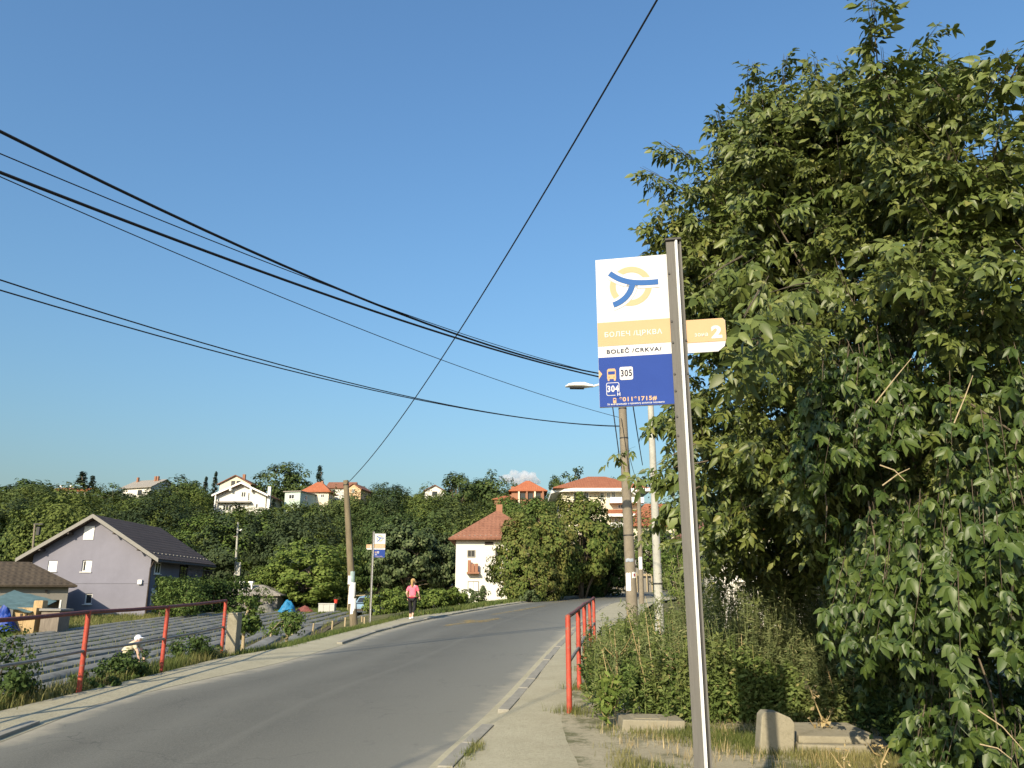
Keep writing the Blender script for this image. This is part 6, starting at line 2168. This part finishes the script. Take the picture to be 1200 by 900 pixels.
def leafy_mass(thing_, name_stuff, twigs, tpls, mat, rng, nparts=300, leafgap=.085, lsize=1.0, hang=.35, partname='leaf', limit=None):
    """leaves set along twigs; the ones nearest the viewer become parts of their own"""
    org = ORG[thing_.name]
    pos, fx_, up_ = [], [], []
    for (s, e) in twigs:
        s, e = np.array(s), np.array(e)
        L = np.linalg.norm(e - s)
        if L < .05: continue
        d = (e - s) / L
        k = max(2, int(L / leafgap))
        for j in range(k):
            f = (j + rng.uniform(.2, .8)) / k
            p = s + d * L * f; p[2] -= hang * .25 * L * f * f
            a = rng.uniform(0, 2 * np.pi)
            rd = np.array([math.cos(a), math.sin(a), 0])
            dirv = unit(d * .45 + rd * .8 + np.array([0, 0, -hang * rng.uniform(.2, 1.6)]))
            pos.append(p); fx_.append(dirv)
            up_.append(unit(np.array([0, 0, 1.0]) + rng.normal(size=3) * .35 + np.array([-.12, -.45, 0])))
    pos, fx_, up_ = np.array(pos), np.array(fx_), np.array(up_)
    y_ = unit(np.cross(up_, fx_)); z_ = np.cross(fx_, y_)
    Rm = np.stack([fx_, y_, z_], -1)
    sc_ = lsize * rng.uniform(.6, 1.32, len(pos))
    kind = rng.integers(len(tpls), size=len(pos))
    depth = pos[:, 1] * CP + (pos[:, 2] - EYE) * SP
    px_ = 600 + FPX * pos[:, 0] / depth
    score = sc_ / depth * np.where((px_ > 0) & (px_ < 1195) & (depth > 1), 1, .01)
    big = set(np.argsort(-score)[:nparts].tolist())
    mes = [None] * len(tpls)
    Lv = Leaves()
    for k, (tv, tf) in enumerate(tpls):
        idx = np.array([i for i in np.where(kind == k)[0] if i not in big])
        if len(idx):
            V = np.einsum('nij,mj->nmi', Rm[idx], tv) * sc_[idx][:, None, None] + pos[idx][:, None, :]
            F = tf[None] + (np.arange(len(idx)) * len(tv))[:, None, None]
            Lv.add(V.reshape(-1, 3) - np.array(org), F.reshape(-1, 3))
        mes[k] = fast_mesh(partname, tv, [tf]); mes[k].materials.append(M[mat])
    link(name_stuff, Lv.mesh(name_stuff), M[mat], thing_, kind='stuff')
    sv, sf = [], []
    for (s, e) in twigs:
        s, e = np.array(s) - np.array(org), np.array(e) - np.array(org)
        k = len(sv)
        for q, r_ in ((s, .0045), (e, .0018)):
            sv += [q + np.array([r_, 0, 0]), q + np.array([-r_ * .5, r_ * .87, 0]), q + np.array([-r_ * .5, -r_ * .87, 0])]
        sf += [(k, k + 1, k + 4, k + 3), (k + 1, k + 2, k + 5, k + 4), (k + 2, k, k + 3, k + 5)]
    link('twigs', fast_mesh('twigs', np.array(sv), [np.array(sf)]), M['bark'], thing_, kind='stuff')
    for i in sorted(big):
        o = bpy.data.objects.new(partname, mes[kind[i]])
        COL.objects.link(o); o.parent = thing_
        m4 = np.eye(4); m4[:3, :3] = Rm[i] * sc_[i]; m4[:3, 3] = pos[i] - np.array(org)
        o.matrix_basis = Matrix(m4.tolist())
    return len(pos)

def in_union(p, ells):
    return min(((p[0] - c.x) / r[0]) ** 2 + ((p[1] - c.y) / r[1]) ** 2 + ((p[2] - c.z) / r[2]) ** 2 for c, r in ells)

ells = [(P(995, 355, 8.6), (1.65, 1.8, 2.15)),
        (P(1135, 255, 7.5), (1.3, 1.4, 1.05)),
        (P(875, 298, 9.8), (1.05, 1.2, 1.05)),
        (P(930, 470, 9.6), (1.25, 1.6, 1.45)),
        (P(1190, 430, 6.9), (1.4, 1.6, 1.85)),
        (P(925, 600, 11.2), (1.3, 1.4, 1.0)),
        (P(915, 165, 9.6), (.48, .7, .58)),
        (P(1010, 170, 8.6), (.85, 1.0, .72))]
trng = np.random.default_rng(2024)
tb_ = at(1085, 9.6)
big_tree = thing('box_elder_tree', 'big leafy box elder tree overhanging the near sign', 'tree', tb_)
tw = []
lobes_ = [(trng.uniform(0, 6.28), trng.uniform(-1, 1)) for _ in range(6)]
tries = 0
shell_pts = []
clus = []
while len(clus) < 235 and tries < 20000:
    tries += 1
    c, r = ells[trng.integers(len(ells))]
    d = trng.normal(size=3); d /= np.linalg.norm(d)
    k = trng.uniform(.72, 1.12)
    p = np.array([c.x + d[0] * r[0] * k, c.y + d[1] * r[1] * k, c.z + d[2] * r[2] * k])
    if in_union(p, ells) < .5 or p[2] < 1.7: continue
    if d[1] > .6 and trng.uniform() < .6: continue
    if any(np.linalg.norm(p - q[0]) < .22 for q in clus): continue
    clus.append((p, unit(np.array([p[0] - c.x, p[1] - c.y, p[2] - c.z + .2]))))
for p, o3 in clus:
    cr = trng.uniform(.24, .46)
    for _ in range(int(6 + 16 * cr)):
        q = p + trng.normal(size=3) * cr * np.array([.55, .55, .42])
        dd = unit(o3 * .7 + trng.normal(size=3) * .55 + np.array([0, 0, .1]))
        L = trng.uniform(.2, .5)
        tw.append((q - dd * L * .5, q + dd * L * .5))
    shell_pts.append(p)
# inner twigs so that the crown is not hollow
for _ in range(1250):
    c, r = ells[trng.integers(len(ells))]
    p = np.array([c.x, c.y + .4, c.z]) + trng.normal(size=3) * np.array(r) * .4
    if p[2] < 1.6: continue
    tw.append((p, p + trng.normal(size=3) * .3))
# long shoots above the crown and a spray in front of the flag
def shoot(px, py, y, px2, py2, y2, n=4, rep=3):
    a, b = np.array(P(px, py, y)), np.array(P(px2, py2, y2))
    for _r in range(rep):
        for i in range(n):
            jt = trng.normal(size=3) * .035
            s = a + (b - a) * i / n + jt
            tw.append((s, a + (b - a) * (i + 1) / n + jt))
    return Vector(a), Vector(b)
shoots = [shoot(1032, 125, 6.6, 1020, -6, 6.3, 4), shoot(1040, 120, 6.6, 1062, 60, 6.4, 2), shoot(1150, 130, 6.3, 1182, 58, 6.0, 3), shoot(1180, 100, 6.2, 1215, 40, 6.0, 2),
          shoot(880, 150, 9.4, 884, 72, 9.2, 3), shoot(915, 130, 9.4, 922, 66, 9.2, 3), shoot(850, 170, 9.6, 838, 128, 9.4, 2), shoot(805, 225, 9.6, 750, 196, 9.3, 3), shoot(810, 190, 9.6, 778, 164, 9.4, 2), shoot(800, 285, 9.6, 758, 262, 9.3, 3), shoot(960, 110, 8.6, 955, 72, 8.4, 2), shoot(1090, 130, 7.4, 1100, 74, 7.2, 2),
          shoot(895, 330, 5.0, 872, 372, 4.4, 3, 1), shoot(905, 380, 5.0, 868, 430, 4.5, 3, 1), shoot(870, 300, 6.2, 822, 330, 5.6, 3, 1), shoot(960, 330, 6.6, 895, 345, 5.2, 4, 1), shoot(950, 380, 6.4, 905, 385, 5.1, 3, 1), shoot(900, 400, 4.9, 872, 400, 4.3, 2, 1),
          shoot(830, 540, 8.0, 752, 560, 8.4, 4), shoot(820, 570, 8.0, 772, 600, 8.4, 3), shoot(815, 520, 8.2, 770, 545, 8.2, 3), shoot(800, 480, 8.2, 790, 500, 8.2, 2)]
tpl_p = [compound(s) for s in (1, 2, 3, 4, 5)]
nl = leafy_mass(big_tree, 'foliage', tw, tpl_p, 'leaf_box', trng, 300, .043, .87, .6)
print('box elder leaves', nl)
# trunk and limbs
mb = MB()
tr_pts = [tb_ - Vector((0, 0, .4)), tb_, tb_ + Vector((-.08, .05, 1.2)), tb_ + Vector((-.05, 0, 2.4)), tb_ + Vector((.1, -.1, 3.6)), tb_ + Vector((.15, -.2, 4.9))]
mb.tube(tr_pts, [.22, .19, .16, .13, .09, .04], 12)
mb.build('trunk', M['bark'], big_tree)
sel = trng.choice(len(shell_pts), 90, replace=False)
for i in range(0, 90, 5):
    g = Vector(shell_pts[sel[i]])
    s = tr_pts[2].lerp(tr_pts[5], trng.uniform(0, .9))
    m_ = s.lerp(g, .45) + Vector((0, 0, .15))
    mb = MB().tube([s, m_, g], [.055, .038, .012], 7)
    for j in range(1, 5):
        h = Vector(shell_pts[sel[i + j]])
        if (h - g).length < 2.2:
            mb.tube([m_.lerp(g, .3), m_.lerp(h, .6), h], [.024, .016, .006], 5)
    mb.build('branch', M['bark'], big_tree)
for a, b in shoots:
    MB().tube([a, (a + b) / 2 + Vector((.02, .02, .03)), b], [.009, .006, .002], 5).build('branch', M['bark'], big_tree)

# creeper thicket lower right
tb2 = Vector((4.3, 7.3, H(4.3, 7.3)))
creeper = thing('creeper_thicket', 'curtain of five-leaved creeper tumbling down at the lower right', 'creeper', tb2)
ells2 = [(P(1165, 560, 6.4), (.95, .9, 1.2)), (P(1150, 720, 6.6), (.95, .9, .9)), (P(1230, 760, 5.7), (.75, .8, 1.1)), (P(1020, 520, 7.2), (.55, .8, .95)), (P(1075, 690, 7.9), (.7, .7, .7)), (P(1185, 850, 6.4), (.65, .6, .55))]
crng = np.random.default_rng(77)
tw2 = []
tries = 0
while len(tw2) < 560 and tries < 40000:
    tries += 1
    c, r = ells2[crng.integers(len(ells2))]
    d = crng.normal(size=3); d /= np.linalg.norm(d)
    k = crng.uniform(.7, 1.05)
    p = np.array([c.x + d[0] * r[0] * k, c.y + d[1] * r[1] * k, c.z + d[2] * r[2] * k])
    if p[2] < H(p[0], p[1]) + .1: continue
    if in_union(p, ells2) < .5: continue
    if d[1] > .5 and crng.uniform() < .8: continue
    if math.sin(p[0] * 5.3 + 1) * math.sin(p[2] * 4.1 + p[0] * 2) > .25: continue
    s = p + np.array([0, 0, crng.uniform(.1, .3)]); e = p + np.array([d[0] * .12, d[1] * .12, -crng.uniform(.15, .45)]) + crng.normal(size=3) * .05
    tw2.append((s, e))
tpl_c = [compound(s, False) for s in (11, 12, 13, 14)]
nl = leafy_mass(creeper, 'foliage', tw2, tpl_c, 'leaf_creep', crng, 300, .05, 1.0, .5)
print('creeper leaves', nl)
for i in range(0, len(tw2), 26):
    s, e = [Vector(q) for q in tw2[i]]
    top_ = s + Vector((crng.normal() * .2, .3, crng.uniform(.3, .9)))
    MB().tube([top_, s, e], [.009, .007, .003], 5).build('vine', M['bark'], creeper)
# bare crossing twigs
for (lb, a, b) in (('bare orange-brown twig crossing another in the creeper, rising to the right', (1034, 569), (1066, 549)), ('bare pale twig crossing another in the creeper, falling to the right', (1031, 545), (1061, 564)),
                   ('long bare curved stem above the crossed twigs', (1026, 472), (1068, 420)), ('bare dry twig hanging right of the long curved stem', (1118, 496), (1140, 440)),
                   ('dry bramble cane slanting at the lower right corner', (1146, 832), (1200, 880)), ('pale dry cane below the bramble cane at lower right', (1148, 872), (1186, 890))):
    A, B = P(a[0], a[1], 5.35), P(b[0], b[1], 5.3)
    o = MB().tube([A - A, (B - A) * .5 + Vector((.015, 0, .02)), B - A], [.0045, .004, .0025], 6).build('twig', M['wood'], origin=(0, 0, 0))
    o.location = A
    tag(o, lb, 'twig', 'bare twigs')

# shrubs filling the back of the right side
RS = 'shrubs behind the right-hand weeds'
for i, (px, y, top, w, kind, mat, lb) in enumerate((
    (800, 27, 628, 50, 'near_open', 'leaf_lime', 'light green shrub hanging beside the white lamp post'),
    (772, 62, 618, 60, 'near_c', 'leaf_mid', 'roadside shrub between the poles below the bungalow roof'),
    (845, 30, 640, 120, 'near_c', 'leaf_mid', 'green shrub seen below the tree right of the sign post'),
    (1010, 24, 600, 190, 'near_c', 'leaf_dark', 'dark shrub behind the lowest boughs of the big tree'),
    (1130, 20, 480, 260, 'near_a', 'leaf_dark', 'dark tall shrub filling the right background'),
    (1240, 16, 420, 300, 'near_a', 'leaf_dark', 'dark tall shrub at the right edge behind the creeper'),
    (880, 36, 560, 120, 'near_b', 'leaf_dark', 'dark tree standing behind the white cottage, left side'),
    (1000, 40, 470, 200, 'near_a', 'leaf_dark', 'dark tree standing behind the white cottage, right side'),
)):
    tree(lb, px, y, top, w, kind, mat, name='shrub' if 'shrub' in lb else 'tree', cat='shrub' if 'shrub' in lb else 'tree', group=RS)

# unseen tree added behind the viewer so its crown shades the creeper
me_, tm_, hz_, hr_ = TPL['near_c']
t = thing('tree', 'unseen tree added behind the viewer to shade the creeper thicket', 'tree', (1.6, -4.4, road_z(-4.4)), 0.7, local=True)
t.scale = (.52, .52, 1.0)
o = bpy.data.objects.new('crown', TPL[('near_c', 'leaf_mid')] if ('near_c', 'leaf_mid') in TPL else me_); COL.objects.link(o); o.parent = t
o.location = (-2.2, .4, 2.2)
o2 = bpy.data.objects.new('trunk', tm_); COL.objects.link(o2); o2.parent = t
t.scale = (.42, .42, .95)

# ================================================================== people
def skin_mesh(name, verts, edges, radii, mat, parent, sub=2, root=0):
    me = bpy.data.meshes.new(name)
    me.from_pydata(verts, edges, [])
    o = bpy.data.objects.new(name, me); COL.objects.link(o)
    sk = o.modifiers.new('skin', 'SKIN'); sk.use_smooth_shade = True
    lay = me.skin_vertices[0].data
    for i, r_ in enumerate(radii):
        lay[i].radius = (r_, r_) if not hasattr(r_, '__len__') else r_
        lay[i].use_root = (i == root)
    sb = o.modifiers.new('sub', 'SUBSURF'); sb.levels = sub; sb.render_levels = sub
    dg = bpy.context.evaluated_depsgraph_get()
    m2 = bpy.data.meshes.new_from_object(o.evaluated_get(dg))
    m2.name = name
    bpy.data.objects.remove(o)
    m2.shade_smooth()
    if not m2.materials: m2.materials.append(mat)
    else: m2.materials[0] = mat
    return link(name, m2, None, parent)

def ball(mb, c, r, n=10, sq=(1, 1, 1)):
    rings = []
    vs_, fs_ = [], []
    for j in range(n + 1):
        th = math.pi * j / n
        for i in range(n * 2):
            ph = math.pi * i / n
            vs_.append((c[0] + r * sq[0] * math.sin(th) * math.cos(ph), c[1] + r * sq[1] * math.sin(th) * math.sin(ph), c[2] + r * sq[2] * math.cos(th)))
    m = 2 * n
    for j in range(n):
        for i in range(m):
            fs_.append((j * m + i, j * m + (i + 1) % m, (j + 1) * m + (i + 1) % m, (j + 1) * m + i))
    mb.add(vs_, fs_); mb.smooth = True
    return mb

def face_parts(t, head, R, fwd):
    """nose, eyes, mouth, ears on a head facing fwd (unit, horizontal)"""
    f = Vector(fwd); s = Vector((-f.y, f.x, 0))
    h = Vector(head)
    ball(MB(), tuple(h + f * R * .98 + Vector((0, 0, -.01))), .014, 5, (1, 1, 1.6)).build('nose', M['skin'], t)
    for k in (-1, 1):
        ball(MB(), tuple(h + f * R * .86 + s * k * .034 + Vector((0, 0, .012))), .010, 5).build('eye', M['black_cloth'], t)
        ball(MB(), tuple(h + s * k * R * .92 + Vector((0, 0, -.005))), .02, 5, (1, .6, 1.5)).build('ear', M['skin'], t)
    ball(MB(), tuple(h + f * R * .88 + Vector((0, 0, -.058))), .014, 5, (1.4, 1.4, .45)).build('mouth', M['maroon'], t)

def hand(t, wrist, direction, palm_n, k=1.0):
    w = Vector(wrist); d = Vector(direction).normalized(); n_ = Vector(palm_n).normalized(); s = d.cross(n_)
    verts, edges, rad = [tuple(w), tuple(w + d * .045 * k), tuple(w + d * .085 * k)], [(0, 1), (1, 2)], [.022, (.034, .018), (.034, .016)]
    for j, (off, L) in enumerate(((-.03, .055), (-.01, .072), (.01, .068), (.028, .05))):
        b = len(verts)
        verts += [tuple(w + d * .092 * k + s * off), tuple(w + d * (.092 + L * .5) * k + s * off * 1.1 + n_ * .01), tuple(w + d * (.092 + L) * k + s * off * 1.1 + n_ * .028)]
        edges += [(2, b), (b, b + 1), (b + 1, b + 2)]; rad += [.0095, .0088, .0075]
    b = len(verts)
    verts += [tuple(w + d * .03 * k - s * .04), tuple(w + d * .065 * k - s * .058 + n_ * .012)]
    edges += [(1, b), (b, b + 1)]; rad += [.0105, .0085]
    skin_mesh('hand', verts, edges, rad, M['skin'], t, 1)

# woman in pink walking away along the left pavement
wp = on_ground(482.5, 727.5)
wp = Vector((wp.x, wp.y, road_z(wp.y) + .05))
hs = (P(482, 680, wp.y).z - wp.z) / 1.66
t = thing('person', 'woman in pink top and black leggings walking away on the left pavement', 'person', wp, math.radians(-10), local=True)
t.scale = (hs * 1.18, hs * 1.1, hs)
# local +y is the walking direction
LH, RH = (-.09, 0, .86), (.09, 0, .86)
LK, RK = (-.095, .12, .48), (.085, -.02, .47)
LA, RA = (-.095, .10, .09), (.085, -.26, .14)
body_v = [(0, 0, .90), (0, .0, 1.10), (0, .01, 1.30), (0, .01, 1.42), (0, .03, 1.50), (0, .04, 1.58), LH, LK, LA, RH, RK, RA, (-.15, .01, 1.38), (-.215, -.06, 1.12), (-.20, .08, .91), (.15, .01, 1.38), (.225, .04, 1.12), (.215, .20, .95), (-.095, .20, .04), (.085, -.14, .05)]
body_e = [(0, 1), (1, 2), (2, 3), (3, 4), (4, 5), (0, 6), (6, 7), (7, 8), (0, 9), (9, 10), (10, 11), (3, 12), (12, 13), (13, 14), (3, 15), (15, 16), (16, 17), (8, 18), (11, 19)]
body_r = [(.135, .095), (.115, .085), (.13, .09), (.09, .07), .048, .05, .085, .055, .035, .085, .055, .035, .05, .037, .026, .05, .037, .026, .033, .033]
skin_mesh('body', body_v, body_e, body_r, M['skin'], t)
hd = (0, .045, 1.615)
ball(MB(), hd, .092, 10, (.86, 1.0, 1.18)).build('head', M['skin'], t)
face_parts(t, hd, .092, (0, 1, 0))
hair = ball(MB(), (0, .018, 1.638), .102, 10, (.9, .92, 1.05))
hair.tube([(0, -.06, 1.66), (0, -.115, 1.60), (0, -.115, 1.50), (0, -.095, 1.40), (0, -.09, 1.34)], [.04, .05, .045, .032, .012], 8)
hair.build('hair', M['hair'], t)
skin_mesh('top', [(0, 0, .93), (0, 0, 1.10), (0, .01, 1.28), (0, .01, 1.40), (-.15, .01, 1.38), (-.205, -.045, 1.17), (.15, .01, 1.38), (.215, .035, 1.17), (0, .015, 1.46)],
          [(0, 1), (1, 2), (2, 3), (3, 4), (4, 5), (3, 6), (6, 7), (3, 8)], [(.165, .125), (.145, .108), (.155, .11), (.115, .09), .064, .056, .064, .056, .06], M['pink'], t)
skin_mesh('hem', [(0, 0, .86), (0, 0, .92), (0, 0, .98)], [(0, 1), (1, 2)], [(.19, .16), (.20, .165), (.19, .16)], M['maroon'], t)
skin_mesh('leggings', [(0, 0, .92), LH, LK, (-.095, .108, .2), RH, RK, (.085, -.19, .25)], [(0, 1), (1, 2), (2, 3), (0, 4), (4, 5), (5, 6)], [(.145, .11), .095, .064, .046, .095, .064, .046], M['black_cloth'], t)
for nm, a, b, mt in (('shoe', (-.095, .07, .05), (-.095, .24, .035), 'white_cloth'), ('shoe', (.085, -.29, .10), (.085, -.13, .03), 'white_cloth')):
    skin_mesh(nm, [a, tuple((Vector(a) + Vector(b)) / 2), b], [(0, 1), (1, 2)], [.05, (.05, .045), (.045, .03)], M[mt], t)
hand(t, (-.20, .08, .91), (-.02, .1, -1), (.9, .2, 0))
hand(t, (.215, .20, .95), (.02, .35, -1), (-.9, .2, 0))

# stooping field worker in cream with a white cap
fy = 25.0
fp_ = P(152, 772, fy); fz_ = H(fp_.x, fp_.y) + .04
headp = P(162.5, 749, fy)
t = thing('person', 'field worker in cream shirt and white cap stooping among the ridges', 'person', (fp_.x, fy, fz_), 0, local=True)
hx, hz = headp.x - fp_.x, headp.z - fz_
hip = (-.24, 0, hz * .62)
sh = (hx * .72, -.02, hz * .93)
def lerp3(a, b, k): return tuple(a[i] + (b[i] - a[i]) * k for i in range(3))
LK, RK = (.06, -.10, .46), (-.02, .12, .45)
LA, RA = (-.02, -.10, .08), (-.10, .12, .08)
ez = max(.35, hz * .5)
body_v = [hip, lerp3(hip, sh, .4), lerp3(hip, sh, .75), sh, (hx * .9, -.02, hz * .97), (hip[0], -.09, hip[2]), LK, LA, (hip[0], .09, hip[2]), RK, RA,
          (sh[0], -.17, sh[2] - .03), (sh[0] + .16, -.2, ez + .25), (sh[0] + .22, -.16, ez), (sh[0], .15, sh[2] - .03), (sh[0] + .14, .18, ez + .25), (sh[0] + .24, .12, ez), (LA[0] + .12, -.10, .04), (RA[0] + .12, .12, .04)]
body_e = [(0, 1), (1, 2), (2, 3), (3, 4), (0, 5), (5, 6), (6, 7), (0, 8), (8, 9), (9, 10), (3, 11), (11, 12), (12, 13), (3, 14), (14, 15), (15, 16), (7, 17), (10, 18)]
body_r = [.125, .115, .125, .09, .05, .09, .06, .042, .09, .06, .042, .055, .042, .03, .055, .042, .03, .038, .038]
skin_mesh('body', body_v, body_e, body_r, M['skin'], t)
hd = (hx, -.02, hz)
ball(MB(), hd, .095, 10, (1.0, .86, 1.15)).build('head', M['skin'], t)
face_parts(t, hd, .095, (1, 0, 0))
cap = ball(MB(), (hx - .01, -.02, hz + .03), .106, 10, (1.0, .92, .95)).build('cap', M['white_cloth'], t)
MB().box(hx + .06, hx + .17, -.09, .05, hz + .035, hz + .05).build('cap_peak', M['white_cloth'], cap, bevel=.004)
skin_mesh('shirt', [lerp3(hip, sh, .05), lerp3(hip, sh, .4), lerp3(hip, sh, .75), sh, (sh[0], -.17, sh[2] - .03), (sh[0] + .12, -.2, ez + .32), (sh[0], .15, sh[2] - .03), (sh[0] + .1, .18, ez + .32)],
          [(0, 1), (1, 2), (2, 3), (3, 4), (4, 5), (3, 6), (6, 7)], [.15, .145, .15, .11, .07, .06, .07, .06], M['cream_cloth'], t)
skin_mesh('trousers', [hip, (hip[0], -.09, hip[2]), LK, lerp3(LK, LA, .85), (hip[0], .09, hip[2]), RK, lerp3(RK, RA, .85)], [(0, 1), (1, 2), (2, 3), (0, 4), (4, 5), (5, 6)], [.14, .105, .075, .065, .105, .075, .065], M['blue_cloth'], t)
for a in (LA, RA):
    skin_mesh('boot', [(a[0] - .04, a[1], .06), (a[0] + .06, a[1], .045), (a[0] + .17, a[1], .035)], [(0, 1), (1, 2)], [.055, .05, .035], M['rubber'], t)
hand(t, (sh[0] + .22, -.16, ez), (.2, .05, -1), (-.5, .5, 0))
hand(t, (sh[0] + .24, .12, ez), (.2, -.05, -1), (-.5, -.5, 0))
